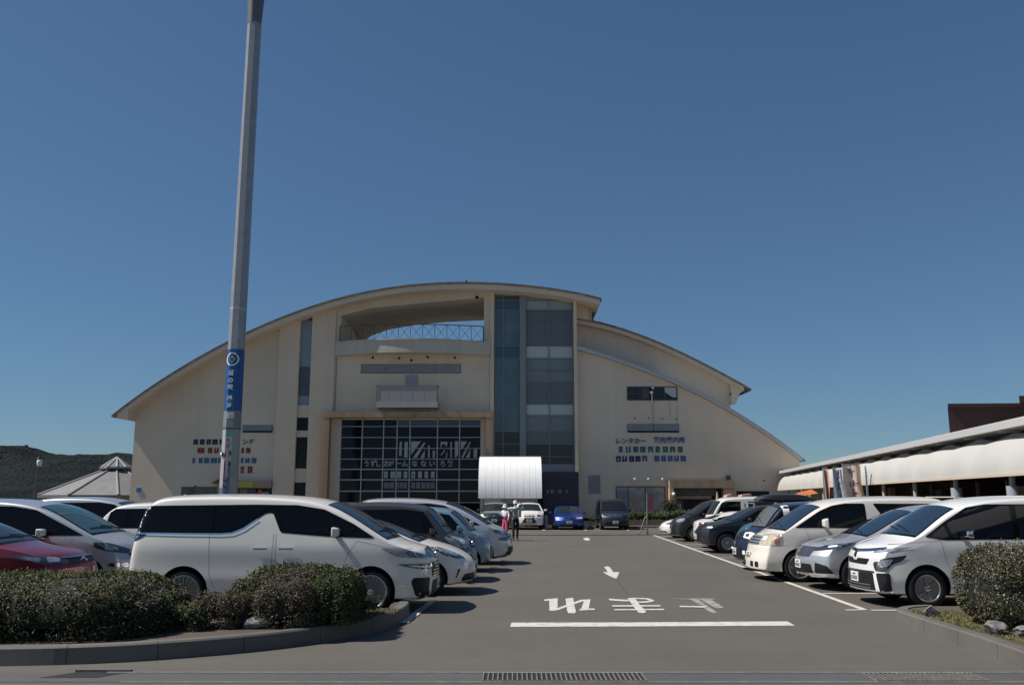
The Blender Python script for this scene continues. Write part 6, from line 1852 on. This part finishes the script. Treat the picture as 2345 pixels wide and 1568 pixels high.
def brown_wagon():
    top = [(0, .72), (.05, .86), (.18, .98), (.62, 1.07), (.85, 1.26), (1.12, 1.60), (1.4, 1.73), (2.3, 1.77), (3.3, 1.76), (3.62, 1.68), (3.72, 1.45)]
    sp = box_van_spec(3.72, 1.67, 1.77, top, wb=2.5, fo=.72, r=.30, belt=1.05, bulge=.2, tumble=.12)
    sp['ws'] = (.64, 1.12)
    c = Car('parked_wagon', 'dark brown boxy compact wagon with an upright screen in the left row', 'car', sp, (-.80, 20.75), '+x', P_BROWN, 'cars in the left row')
    finish_minivan(c, wheel='five', rimr=.19, mir=(.98, 1.06))
    c.corner('headlight', [(.72, .82, 1.01), (.36, .74, 1.0), (.14, .52, .93), (.10, .42, .84), (.3, .66, .74), (.55, .80, .80)], M_LAMP, 40,
             inner=[(M_LAMPW, [(.4, .7, .95), (.25, .6, .92), (.25, .58, .85), (.42, .72, .84)])])
    c.front('grille', [(-.42, .88), (.42, .88), (.38, .74), (-.38, .74)], M_BLACK); c.bars([.80], .36, M_CHROME)
    c.front('lower_intake', [(-.7, .5), (.7, .5), (.6, .28), (-.6, .28)], M_BLACK)
    c.front('bumper_insert', [(-.5, .7), (.5, .7), (.55, .56), (-.55, .56)], mat('grey_bumper', (.3, .29, .27), .5))
    c.plate(.40); c.emblem(.82)
brown_wagon()

def pale_blue_kei():
    top = [(0, .74), (.05, .88), (.16, .98), (.5, 1.05), (.75, 1.25), (1.05, 1.52), (1.35, 1.62), (2.2, 1.66), (3.1, 1.64), (3.33, 1.5), (3.4, 1.3)]
    sp = box_van_spec(3.4, 1.475, 1.66, top, wb=2.45, fo=.62, r=.28, belt=1.02, bulge=.16, tumble=.12); sp['ws'] = (.52, 1.05)
    c = Car('parked_kei_car', 'pale blue small car of which only the nose shows between brown wagon and silver van', 'car', sp, (-.50, 23.4), '+x', P_LBLUE, 'cars in the left row', step=.1)
    finish_minivan(c, wheel='cover', rimr=.17, mir=(.85, 1.03))
    c.corner('headlight', [(.5, .72, .95), (.2, .6, .95), (.1, .45, .86), (.2, .6, .78), (.45, .73, .80)], M_LAMP, 40)
    c.front('lower_intake', [(-.35, .62), (.35, .62), (.38, .36), (-.38, .36)], M_BLACK)
    c.plate(.5)
pale_blue_kei()

def silver_minivan():
    top = [(0, .74), (.06, .88), (.22, 1.0), (.68, 1.12), (1.05, 1.34), (1.55, 1.62), (2.05, 1.79), (2.7, 1.86), (3.7, 1.87), (4.4, 1.83), (4.68, 1.72), (4.75, 1.5)]
    sp = box_van_spec(4.75, 1.72, 1.87, top, bulge=.25); sp['ws'] = (.70, 1.90)
    c = Car('parked_minivan', 'silver minivan with a long raked screen at the far end of the left row', 'minivan', sp, (.03, 26.0), '+x', car_paint('light_silver', (.55, .56, .59), .35), 'cars in the left row')
    finish_minivan(c, wheel='five')
    c.corner('headlight', [(.78, .82, 1.02), (.4, .72, .98), (.16, .55, .9), (.2, .62, .80), (.5, .82, .86)], M_LAMP, 40, inner=[(M_LAMPD, [(.6, .8, .98), (.35, .68, .93), (.35, .66, .88), (.58, .8, .9)])])
    c.corner('lower_lamp', [(.4, .82, .76), (.14, .52, .77), (.16, .54, .66), (.42, .82, .68)], M_LAMPD, 40)
    c.front('grille', [(-.55, .92), (.55, .92), (.5, .68), (-.5, .68)], mat('grey_mesh', (.10, .10, .11), .4)); c.bars([.88, .8, .72], .48, M_CHROME)
    c.front('lower_intake', [(-.6, .5), (.6, .5), (.66, .26), (-.66, .26)], M_BLACK)
    c.corner('front_lip', [(.03, .2, .26), (.35, .80, .27), (.42, .82, .2), (.06, .2, .19)], P_SILVER, 35, .03)
    c.emblem(.84); c.plate(.42)
silver_minivan()

# ---- second left row, behind the hedge
def red_suv():
    top = [(0, .74), (.06, .86), (.25, .96), (.8, 1.05), (1.22, 1.12), (1.65, 1.34), (2.2, 1.55), (2.7, 1.61), (3.4, 1.58), (3.9, 1.42), (4.2, 1.15), (4.3, 1.0)]
    sp = hatch_spec(4.3, 1.77, 1.61, top, belt=1.02, zb=.24, r=.335, clad=.12, bulge=.3)
    c = Car('parked_suv', 'crimson red crossover nosing up behind the long clipped hedge', 'car', sp, (-7.15, 15.3), '+x', P_RED)
    finish_hatch(c, (1.18, 2.22), 'five')
    c.corner('headlight', [(.95, .84, .945), (.5, .76, .93), (.14, .5, .87), (.12, .48, .78), (.4, .74, .79), (.7, .84, .86)], M_LAMPD, 40,
             inner=[(M_LAMP, [(.8, .82, .93), (.56, .78, .91), (.5, .76, .84), (.7, .82, .87)]), (M_LAMP, [(.42, .72, .91), (.24, .58, .88), (.24, .58, .82), (.42, .72, .82)])])
    c.front('grille', [(-.5, .90), (.5, .90), (.48, .78), (-.48, .78)], M_BLACK); c.bars([.88], .5, M_CHROME)
    c.front('lower_intake', [(-.6, .6), (.6, .6), (.66, .36), (-.66, .36)], M_BLACK)
    c.plate(.52); c.emblem(.83)
red_suv()

def silver_wagon():
    top = [(0, .72), (.06, .86), (.22, .99), (.72, 1.12), (.86, 1.16), (1.35, 1.43), (1.85, 1.70), (2.4, 1.82), (3.2, 1.86), (4.1, 1.83), (4.65, 1.70), (4.8, 1.4)]
    sp = box_van_spec(4.8, 1.82, 1.86, top, belt=1.10, bulge=.3); sp['ws'] = (.86, 1.98)
    c = Car('parked_minivan', 'silver minivan with a screen coloured teal for reflected sky, behind the crimson crossover', 'minivan', sp, (-7.25, 18.1), '+x', P_SILVB, step=.07)
    dlo = [(1.0, 1.14), (1.45, 1.36), (2.0, 1.62), (2.45, 1.69), (2.95, 1.70), (2.84, 1.14)]
    dlo2 = [(3.0, 1.70), (4.3, 1.68), (4.45, 1.30), (4.2, 1.24), (3.35, 1.24), (3.1, 1.32)]
    c.windscreen(.86, 1.98, .80, .68, mat('teal_sky_screen', (.028, .070, .080), .02, ior=2.2))  # reflected sky put into the glass colour as teal
    c.windows(dlo, [[(1.52, 1.17), (1.42, 1.31), (2.05, 1.605), (2.5, 1.665), (2.76, 1.67), (2.74, 1.17)], [(1.1, 1.16), (1.36, 1.285), (1.45, 1.17)]])
    c.windows(dlo2, [[(3.08, 1.67), (4.25, 1.65), (4.36, 1.3), (4.18, 1.27), (3.36, 1.27), (3.14, 1.35)]])
    c.seam([(1.2, 1.1), (1.35, .7), (1.5, .33), (2.8, .33), (2.88, 1.12)]); c.handles([(2.65, .98), (3.2, .98)], M_CHROME)
    c.mirrors(1.75, 1.14, P_WHITE2, .24, .16); c.wheels('ten', .22)
    c.corner('headlight', [(.85, .86, 1.02), (.5, .80, .99), (.16, .55, .86), (.2, .62, .79), (.55, .84, .84), (.8, .88, .92)], M_LAMPD, 40, inner=[(M_LAMP, [(.65, .83, .96), (.4, .72, .91), (.42, .72, .85), (.62, .84, .88)])])
    c.front('grille', [(-.6, .8), (.6, .8), (.55, .62), (-.55, .62)], M_BLACK); c.bars([.77, .71, .65], .55, M_CHROME)
    c.corner('fog_lamp_bezel', [(.5, .87, .62), (.2, .66, .62), (.2, .66, .54), (.5, .87, .56)], M_CHROME, 40)
    c.front('lower_intake', [(-.6, .45), (.6, .45), (.6, .26), (-.6, .26)], M_BLACK); c.plate(.4); c.emblem(.7)
    c.backlight(1.2, 1.62, .66, .56); c.rcorner('tail_lamp', [(.05, .6, 1.3), (.3, .9, 1.3), (.3, .9, .9), (.05, .6, .95)], M_RED)
silver_wagon()

def generic_van(name, label, cat, L, W, H, nose, face, paint, step=.14, group=None, hood=.75, wheel='five', yaw=0, lamp=None, grille=None, glass=None):
    top = [(0, .76), (.06, .90), (.2, 1.0), (hood, 1.12), (hood + .4, H - .48), (hood + .8, H - .18), (hood + 1.25, H - .06), (L * .55, H), (L - .9, H - .01), (L - .2, H - .09), (L, H - .35)]
    sp = box_van_spec(L, W, H, top, wb=L * .6, fo=L * .19, r=.32, yaw=yaw); sp['ws'] = (hood + .02, hood + .92)
    c = Car(name, label, cat, sp, nose, face, paint, group, step)
    finish_minivan(c, glass=glass, wheel=wheel, seams=step < .13)
    k = W / 1.75
    c.corner('headlight', [(.5, .84 * k, .99), (.2, .7 * k, .98), (.1, .5 * k, .93), (.12, .55 * k, .82), (.45, .84 * k, .84)], lamp or M_LAMP, 40)
    c.front('grille', [(-.45 * k, .95), (.45 * k, .95), (.42 * k, .74), (-.42 * k, .74)], grille or M_BLACK)
    c.bars([.90, .82], .4 * k, M_CHROME, name='grille_bar')
    c.front('lower_intake', [(-.6 * k, .5), (.6 * k, .5), (.6 * k, .28), (-.6 * k, .28)], M_BLACK)
    c.plate(.45); c.emblem(.86)
    return c
generic_van('parked_van', 'pale silver van seen past the roof of the teal screened minivan', 'van', 4.6, 1.75, 1.90, (-9.7, 26.3), '+x', P_SILVB)

def suv_front(name, label, L, W, H, nose, face, paint, grille, step=.12, group=None, lamp=None, yaw=0, wheel='five', spindle=False, glass=None):
    top = [(0, .74), (.06, .88), (.22, .97), (.85, 1.05), (1.15, 1.10), (1.55, H - .30), (2.0, H - .08), (2.5, H), (L - 1.3, H - .02), (L - .6, H - .16), (L - .15, 1.15), (L, 1.0)]
    sp = hatch_spec(L, W, H, top, wb=L * .59, fo=L * .195, belt=1.02, zb=.24, r=.34, clad=.13, yaw=yaw)
    c = Car(name, label, 'car', sp, nose, face, paint, group, step)
    finish_hatch(c, (1.12, 1.98), wheel, glass=glass)
    c.corner('headlight', [(.75, .84, .95), (.4, .78, .92), (.14, .52, .87), (.12, .5, .78), (.45, .8, .80)], lamp or M_LAMPD, 40, inner=[(M_LAMPW, [(.5, .8, .9), (.26, .66, .88), (.28, .66, .83), (.5, .8, .84)])])
    if spindle:
        c.front('grille', [(-.34, .90), (.34, .90), (.26, .70), (.50, .34), (-.50, .34), (-.26, .70)], M_BLACK, rnd=1)
        c.front('grille_surround', [(-.52, .36), (.52, .36), (.52, .32), (-.52, .32)], M_CHROME, .012, rnd=0)
    else:
        c.front('grille', [(-.48, .90), (.48, .90), (.42, .68), (-.42, .68)], grille); c.bars([.86, .76], .43, M_CHROME)
        c.front('lower_intake', [(-.6, .55), (.6, .55), (.62, .34), (-.62, .34)], M_BLACK)
    c.plate(.53); c.emblem(.80)
    return c
generic_van('parked_van', 'white wagon whose tail shows behind the rear of the big minivan', 'van', 4.5, 1.75, 1.77, (-6.1, 23.4), '+x', P_WHITE2, step=.1)

# ---- middle and far rows
generic_van('parked_van', 'black boxy van behind the nose of the silver minivan', 'van', 4.0, 1.6, 1.83, (-1.55, 34.2), '+x', P_BLACK, hood=.6)
suv_front('parked_suv', 'dark green off-roader parked left of the white far car', 4.4, 1.75, 1.62, (-1.05, 53.0), '-y', P_GREEN, M_BLACK)
suv_front('parked_suv', 'white crossover with a waisted black grille below the white canopy', 4.6, 1.78, 1.60, (1.02, 52.4), '-y', P_WHITE, M_BLACK, spindle=True, group='far row')

def blue_sedan():
    top = [(0, .58), (.06, .70), (.25, .80), (.9, .90), (1.35, .95), (1.8, 1.18), (2.25, 1.36), (2.8, 1.42), (3.3, 1.38), (3.9, 1.10), (4.3, 1.04), (4.5, .95)]
    sp = hatch_spec(4.5, 1.76, 1.42, top, belt=.88, bulge=.28, rear=REAR_V)
    c = Car('parked_sedan', 'royal blue sedan with a twin kidney grille in the far row', 'car', sp, (3.38, 52.4), '-y', P_BLUE, 'far row', .12)
    finish_hatch(c, (1.30, 2.25), 'five', boot=3.85)
    c.corner('headlight', [(.5, .80, .74), (.2, .66, .75), (.12, .42, .72), (.12, .42, .63), (.4, .78, .64)], M_LAMP, 40, inner=[(M_LAMPW, [(.4, .76, .72), (.2, .6, .72), (.2, .6, .66), (.4, .76, .66)])])
    for sg in (-1, 1): c.front('grille', [(sg * .03, .72), (sg * .26, .72), (sg * .22, .57), (sg * .03, .57)], M_BLACK)
    c.front('lower_intake', [(-.5, .34), (.5, .34), (.6, .22), (-.6, .22)], M_BLACK); c.plate(.44); c.emblem(.76, r=.04)
blue_sedan()
generic_van('parked_van', 'black minivan facing out at the right end of the far row', 'van', 4.7, 1.72, 1.84, (6.08, 52.2), '-y', P_BLACK, step=.12, group='far row', hood=.65, lamp=M_LAMPD, glass=M_GLASS, grille=mat('dull_chrome_grille', (.20, .21, .23), .25, metal=.8))

# ---- right row
def white_near_right():
    top = [(0, .86), (.04, .96), (.14, 1.035), (.48, 1.12), (.82, 1.18), (1.15, 1.43), (1.55, 1.71), (2.0, 1.85), (2.8, 1.91), (3.8, 1.90), (4.45, 1.85), (4.68, 1.65)]
    sp = box_van_spec(4.68, 1.72, 1.91, top, wb=2.85, fo=.94, r=.33, belt=1.12, bulge=.20, gap=.06, nose=[(.2, .0), (.4, .01), (.6, .03), (.8, .04), (1.0, .08), (1.2, .2)])
    c = Car('parked_minivan', 'white minivan with a black and chrome face beside the flowering bush', 'minivan', sp, (6.18, 16.28), '-x', P_WHITE2, 'cars in the right row', .06)
    c.windscreen(.82, 1.56, .74, .65, mat('blue_screen', (.016, .028, .044), .02, ior=2.3))  # blue of the reflected sky put into the glass colour
    dlo = [(.95, 1.19), (1.35, 1.46), (1.75, 1.69), (2.1, 1.745), (3.9, 1.75), (4.5, 1.70), (4.56, 1.22), (3.6, 1.16), (1.75, 1.145), (1.3, 1.135)]
    panes = [[(1.45, 1.17), (1.36, 1.42), (1.78, 1.665), (2.1, 1.715), (2.5, 1.72), (2.5, 1.175)], [(1.05, 1.19), (1.3, 1.38), (1.38, 1.16)],
             [(2.6, 1.18), (2.6, 1.72), (3.5, 1.725), (3.5, 1.19)], [(3.6, 1.19), (3.6, 1.725), (4.4, 1.68), (4.46, 1.24)]]
    c.windows(dlo, panes, mat('blue_side_glass', (.006, .009, .018), .02, spec=.5))
    c.seam([(1.22, 1.13), (1.28, .8), (1.45, .33), (2.52, .33), (2.55, 1.14)]); c.seam([(2.58, 1.14), (2.58, .33), (3.5, .33), (3.55, 1.15)])
    c.seam([(.42, 1.05), (.8, 1.10), (1.22, 1.13)])
    c.handles([(2.4, .99), (2.75, .99)], P_WHITE2)
    c.mirrors(1.62, 1.19, M_CHROME, .26, .14, .10)
    c.wheels('six', .222, M_ALLOY)
    c.front('chrome_strip', [(-.70, .965), (-.4, .925), (0, .90), (.4, .925), (.70, .965), (.70, 1.005), (.35, .965), (0, .945), (-.35, .965), (-.70, 1.005)], M_CHROME, .012, rnd=1, step=.05)
    c.corner('upper_headlight', [(.75, .84, 1.02), (.35, .74, .985), (.14, .55, .93), (.14, .55, .905), (.4, .78, .945)], M_LAMP, 40, rnd=1)
    c.front('grille', [(-.48, .80), (-.12, .80), (-.06, .76), (.06, .76), (.12, .80), (.48, .80), (.40, .70), (-.40, .70)], M_BLACK, rnd=1)
    c.emblem(.86, M_BLACK)
    c.corner('headlight', [(.60, .87, .885), (.30, .76, .83), (.14, .56, .74), (.16, .60, .60), (.30, .76, .60), (.36, .80, .72), (.5, .85, .78)], M_LAMPD, 40,
             inner=[(M_LAMP, [(.40, .81, .82), (.26, .70, .79), (.20, .63, .73), (.24, .68, .66), (.34, .78, .70)]), (M_LAMPW, [(.24, .68, .81), (.2, .63, .79), (.2, .63, .76), (.25, .69, .77)])])
    c.corner('fog_lamp_bezel', [(.16, .62, .57), (.34, .79, .58), (.34, .79, .27), (.2, .68, .25)], M_BLACK, 40, inner=[(M_CHROME, [(.2, .68, .27), (.34, .79, .28), (.34, .79, .255), (.2, .68, .245)])])
    c.front('lower_intake', [(-.56, .57), (.56, .57), (.62, .28), (-.62, .28)], M_BLACK, rnd=1)
    c.front('intake_frame', [(-.60, .60), (.60, .60), (.60, .575), (-.60, .575)], M_CHROME, .012, rnd=0)
    c.bars([.36, .31], .52, mat('dull_bar', (.25, .25, .26), .35, metal=.7))
    c.plate(.47)
    c.front('chin', [(-.64, .25), (.64, .25), (.60, .2), (-.60, .2)], mat('blue_grey_chin', (.30, .33, .38), .35, coat=1), .012)
    c.backlight(1.2, 1.62, .62, .55); c.rcorner('tail_lamp', [(.05, .6, 1.3), (.2, .86, 1.3), (.2, .86, .9), (.05, .6, .95)], M_RED); c.plate(.8, True)
white_near_right()

def silver_crossover():
    top = [(0, .72), (.06, .84), (.22, .93), (.8, 1.03), (1.22, 1.09), (1.7, 1.36), (2.25, 1.64), (2.8, 1.73), (3.5, 1.71), (4.1, 1.55), (4.55, 1.18), (4.72, 1.0)]
    sp = hatch_spec(4.72, 1.85, 1.73, top, wb=2.66, fo=.95, belt=1.0, zb=.23, r=.35, clad=.12, bulge=.34)
    c = Car('parked_suv', 'silver coupe-like crossover squeezed between white minivan and ivory minivan', 'car', sp, (6.02, 18.95), '-x', P_SILVER, 'cars in the right row')
    finish_hatch(c, (1.18, 2.22), 'five', glass=mat('blue_screen', (.016, .028, .044), .02, ior=2.3))
    c.corner('headlight', [(1.0, .86, .97), (.5, .80, .93), (.14, .52, .84), (.14, .52, .78), (.45, .78, .82), (.75, .87, .88)], M_LAMPD, 40, inner=[(M_LAMPW, [(.6, .83, .92), (.4, .75, .89), (.4, .74, .85), (.6, .83, .88)]), (M_CHROME, [(.8, .86, .945), (.3, .66, .89), (.3, .66, .875), (.8, .86, .925)])])
    c.front('grille', [(-.50, .86), (.50, .86), (.44, .66), (-.44, .66)], mat('smoked_panel', (.05, .055, .065), .08, coat=1.0))
    c.corner('fog_lamp_bezel', [(.16, .60, .56), (.36, .82, .50), (.46, .86, .36), (.16, .58, .34)], M_BLACK, 40)
    c.corner('silver_blade', [(.10, .40, .34), (.44, .86, .36), (.46, .87, .30), (.10, .40, .27)], P_WHITE2, 38, .02)
    c.front('lower_intake', [(-.5, .52), (.5, .52), (.54, .34), (-.54, .34)], M_BLACK); c.plate(.50); c.emblem(.78)
silver_crossover()

def ivory_minivan():
    top = [(0, .78), (.06, .92), (.2, 1.03), (.62, 1.14), (1.02, 1.38), (1.5, 1.70), (2.0, 1.85), (2.8, 1.90), (4.0, 1.90), (4.62, 1.86), (4.84, 1.62)]
    sp = box_van_spec(4.84, 1.82, 1.9, top, wb=2.9, fo=.92, r=.34, belt=1.14, bulge=.2, nose=[(.2, -.02), (.45, -.02), (.62, .04), (.8, .08), (1.05, .14), (1.2, .2)], gap=.05)
    c = Car('parked_minivan', 'ivory white minivan with boxy amber cornered headlights in the right row', 'minivan', sp, (5.52, 21.0), '-x', P_CREAM, 'cars in the right row', .07)
    c.windscreen(.64, 1.5, .80, .68, mat('blue_screen', (.016, .028, .044), .02, ior=2.3))
    top_ = 1.73
    c.windows([(.86, 1.19), (1.45, 1.56), (1.75, 1.68), (2.05, top_), (2.5, top_), (2.5, 1.19)], [[(1.32, 1.21), (1.28, 1.40), (1.75, 1.65), (2.05, 1.70), (2.44, 1.70), (2.44, 1.22)], [(.98, 1.205), (1.22, 1.36), (1.26, 1.21)]])
    c.windows([(2.68, top_), (4.5, 1.72), (4.7, 1.64), (4.72, 1.3), (3.2, 1.22), (3.0, 1.24)], [[(2.78, 1.70), (3.5, 1.70), (3.5, 1.26), (3.08, 1.27)], [(3.56, 1.70), (4.45, 1.69), (4.6, 1.6), (4.62, 1.33), (3.56, 1.26)]])
    c.seam([(1.1, 1.16), (1.2, .8), (1.38, .33), (2.48, .33), (2.56, 1.18)]); c.seam([(2.6, 1.18), (2.6, .33), (3.5, .33), (3.55, 1.2)]); c.seam([(.35, .80), (1.25, .80)])
    c.handles([(2.35, 1.02), (2.8, 1.02)], P_CREAM); c.mirrors(1.52, 1.24, P_CREAM, .2, .22, .08); c.wheels('ten', .25)
    c.corner('headlight', [(.56, .88, 1.06), (.2, .72, 1.05), (.06, .48, 1.03), (.08, .52, .80), (.2, .70, .79), (.48, .88, .82)], mat('yellowed_lens', (.48, .42, .30), .12, coat=1.0, noise_amt=.3, scale=14), 40, rnd=1,
             inner=[(mat('amber_lens', (.34, .15, .10), .15, coat=1.0), [(.55, .88, 1.04), (.45, .86, 1.04), (.39, .84, .84), (.47, .88, .84)]), (M_LAMPW, [(.2, .7, .99), (.1, .55, .98), (.12, .58, .9), (.2, .7, .9)])])
    c.front('grille', [(-.50, 1.0), (.50, 1.0), (.44, .79), (-.44, .79)], mat('silver_grille', (.42, .41, .39), .3, metal=.6), rnd=1); c.bars([.95, .89, .83], .43, M_CHROME); c.emblem(.89)
    for a, b in ((.20, .36), (.44, .58)):
        for sg in (-1, 1): c.front('intake_slot', [(sg * a, .43), (sg * b, .43), (sg * b, .31), (sg * a, .31)], M_BLACK, rnd=1)
    c.plate(.55); c.backlight(1.25, 1.7, .66, .58); c.rcorner('tail_lamp', [(.05, .7, 1.5), (.16, .9, 1.5), (.16, .9, .9), (.05, .7, .95)], M_RED)
    co, no = c.hit((c.X(4.78), 0, 1.85), Vector((0, 0, -1)))
    MB().prism_y([(c.X(4.60), 1.885), (c.X(4.60), 1.865), (c.X(4.98), 1.82), (c.X(5.0), 1.835)], -.72, .72).build('roof_spoiler', P_CREAM, c.root, bevel=.006)
ivory_minivan()

def navy_kei():
    top = [(0, .74), (.05, .88), (.16, 1.0), (.6, 1.10), (.82, 1.34), (1.05, 1.62), (1.3, 1.73), (2.2, 1.77), (3.1, 1.76), (3.32, 1.66), (3.4, 1.4)]
    sp = box_van_spec(3.4, 1.5, 1.77, top, wb=2.45, fo=.62, r=.28, belt=1.08, bulge=.14, tumble=.09); sp['ws'] = (.62, 1.05)
    c = Car('parked_kei_car', 'dark navy boxy little car with a white pillar, beside the ivory minivan', 'car', sp, (5.88, 23.7), '-x', P_NAVY, 'cars in the right row', .09)
    finish_minivan(c, wheel='cover', rimr=.17, mir=(.95, 1.12), glass=mat('grey_screen', (.10, .11, .11), .06, spec=.8))
    c.side('white_pillar', [(1.12, 1.64), (1.28, 1.66), (1.34, 1.06), (1.16, 1.06)], P_WHITE2, .014, rnd=1)
    c.corner('headlight', [(.34, .72, .96), (.16, .6, .98), (.06, .42, .96), (.08, .44, .84), (.3, .7, .80)], M_LAMPW, 40, rnd=1, inner=[(M_LAMPD, [(.2, .62, .94), (.12, .5, .93), (.12, .5, .87), (.2, .62, .86)])])
    c.front('grille', [(-.36, .94), (.36, .94), (.36, .80), (-.36, .80)], M_BLACK); c.bars([.91, .84], .34, M_CHROME)
    c.front('lower_intake', [(-.45, .55), (.45, .55), (.5, .32), (-.5, .32)], M_BLACK); c.plate(.48); c.emblem(.88, r=.04)
    c.corner('fog_lamp', [(.16, .60, .52), (.1, .5, .52), (.1, .5, .42), (.16, .6, .42)], M_LAMPW, 40, rnd=1)
navy_kei()

def teal_car():
    top = [(0, .76), (.05, .92), (.2, 1.06), (.55, 1.15), (.85, 1.17), (1.2, 1.34), (1.7, 1.5), (2.2, 1.54), (3.0, 1.5), (3.5, 1.3), (3.7, 1.0)]
    sp = hatch_spec(3.7, 1.66, 1.54, top, belt=1.04, bulge=.3, r=.30, wb=2.35, fo=.7)
    c = Car('parked_hatchback', 'teal small car with a rounded bonnet, behind the navy boxy car', 'car', sp, (6.62, 26.5), '-x', P_TEAL, 'cars in the right row', .1)
    finish_hatch(c, (.86, 1.7), 'five')
    c.corner('headlight', [(.4, .74, 1.02), (.18, .60, 1.02), (.08, .42, .96), (.10, .45, .84), (.35, .72, .84)], M_LAMPW, 40)
    c.front('grille', [(-.4, .66), (.4, .66), (.45, .42), (-.45, .42)], M_BLACK); c.plate(.5); c.emblem(.8)
teal_car()

bs = suv_front('parked_suv', 'black crossover carrying a black roof box in the right row', 4.65, 1.84, 1.62, (6.42, 31.3), '-x', P_BLACK, M_BLACK, step=.09, group='cars in the right row', spindle=True, wheel='ten')
for q in (1.95, 3.05):
    z = 1.615
    mb = MB(); mb.tube((bs.X(q), -.66, z + .06), (bs.X(q), .66, z + .06), .018)
    for sg in (-1, 1): mb.box(bs.X(q) - .03, bs.X(q) + .03, sg * .60, sg * .68, z - .10, z + .07)
    mb.build('roof_bar', M_METAL, bs.root)
def roof_box():
    mb = MB(); n = 14; prof = []
    for i in range(17):
        t = i / 16; x = -1.05 + 2.1 * t
        k = max(.05, 1 - abs(2 * t - 1) ** 3.2)
        prof.append((x, .40 * (.45 + .55 * k) if 0 < i < 16 else .2, .19 * k ** .6 * (1.0 if t < .7 else 1 - (t - .7) * .9)))
    vs, fs = [], []
    for x, w, h in prof:
        for j in range(n):
            a = 2 * math.pi * j / n
            c_, s_ = math.cos(a), math.sin(a)
            vs.append((x, w * math.copysign(abs(c_) ** .55, c_), (h if s_ > 0 else h * .55) * math.copysign(abs(s_) ** .6, s_)))
    for i in range(16):
        for j in range(n): fs.append((i * n + j, i * n + (j + 1) % n, (i + 1) * n + (j + 1) % n, (i + 1) * n + j))
    fs += [list(range(n)), [16 * n + j for j in range(n)]]
    mb.add(vs, fs)
    r = thing('roof_box', 'long black cargo box strapped on the roof bars of the black crossover', 'roof box', (9.62, 31.3, 1.80))
    mb.build('shell', P_BLACK, r, smooth=50)
    MB().box(-.98, .98, -.385, .385, -.012, .012).build('lid_seam', M_BLACK, r, bevel=.006)
    MB().tube((-1.06, -.2, -.01), (-1.09, -.2, -.01), .05, .05, 14).build('lock', M_CHROME, r)
roof_box()

def white_tail_out():
    top = [(0, .62), (.06, .72), (.25, .82), (.8, .92), (1.15, .98), (1.6, 1.18), (2.1, 1.34), (2.6, 1.38), (3.1, 1.32), (3.6, 1.14), (4.05, 1.06), (4.2, .98)]
    sp = hatch_spec(4.2, 1.72, 1.38, top, belt=.93, rear=[(.2, .06), (.5, 0), (.9, .03), (1.1, .12)])
    c = Car('parked_hatchback', 'white car parked tail out with a red tail lamp, beside the black crossover', 'car', sp, (6.98 + 4.2, 34.1), '+x', P_WHITE2, 'cars in the right row', .1)
    finish_hatch(c, (1.1, 2.1), 'five', boot=3.7)
white_tail_out()

def white_box_van():
    top = [(0, .92), (.04, 1.08), (.10, 1.24), (.34, 1.58), (.52, 1.78), (.8, 1.90), (2, 1.93), (3.1, 1.92), (3.32, 1.86), (3.4, 1.6)]
    sp = box_van_spec(3.4, 1.5, 1.93, top, wb=2.4, fo=.55, r=.28, belt=1.16, bulge=.10, tumble=.06, nose=[(.3, .0), (.8, .01), (1.2, .03)], rear=REAR_V); sp['ws'] = (.12, .50)
    c = Car('parked_van', 'white flat fronted little van with a tall pale roof in the right row', 'van', sp, (7.9, 36.5), '-x', P_WHITE, 'cars in the right row', .1)
    finish_minivan(c, wheel='cover', rimr=.17, mir=(.5, 1.18), dlo=[(.32, 1.2), (.55, 1.66), (.75, 1.72), (3.15, 1.72), (3.2, 1.22)], panes=[[(.42, 1.22), (.6, 1.66), (.8, 1.69), (1.25, 1.69), (1.25, 1.22)], [(1.75, 1.22), (1.7, 1.69), (3.1, 1.69), (3.12, 1.24)]])
    c.side('white_pillar', [(1.32, 1.74), (1.6, 1.74), (1.66, 1.16), (1.30, 1.16)], P_WHITE, .014, rnd=0)
    c.corner('headlight', [(.3, .7, .98), (.1, .55, .98), (.06, .42, .94), (.08, .45, .80), (.26, .7, .80)], M_LAMP, 40); c.plate(.5); c.emblem(.9)
white_box_van()
generic_van('parked_minivan', 'black minivan with a tall grey mesh grille near the far end of the right row', 'minivan', 4.85, 1.82, 1.86, (6.95, 39.3), '-x', P_BLACK, step=.12, group='cars in the right row', hood=.8, grille=mat('grey_mesh_front', (.07, .075, .08), .25, metal=.6))

def white_sedan():
    top = [(0, .58), (.06, .68), (.25, .78), (.9, .92), (1.35, .97), (1.8, 1.2), (2.3, 1.38), (2.8, 1.43), (3.4, 1.38), (3.95, 1.12), (4.3, 1.06), (4.5, .95)]
    sp = hatch_spec(4.5, 1.76, 1.43, top, belt=.9, bulge=.32, rear=REAR_V)
    c = Car('parked_sedan', 'white low car whose nose pokes out last in the right row', 'car', sp, (7.0, 42.2), '-x', P_WHITE2, 'cars in the right row', .12)
    finish_hatch(c, (1.3, 2.3), 'five', boot=3.9)
    c.corner('headlight', [(.6, .80, .76), (.25, .68, .72), (.12, .45, .66), (.35, .74, .64)], M_LAMPD, 40)
    c.front('lower_intake', [(-.6, .34), (.6, .34), (.66, .22), (-.66, .22)], M_BLACK); c.plate(.44); c.emblem(.62)
white_sedan()
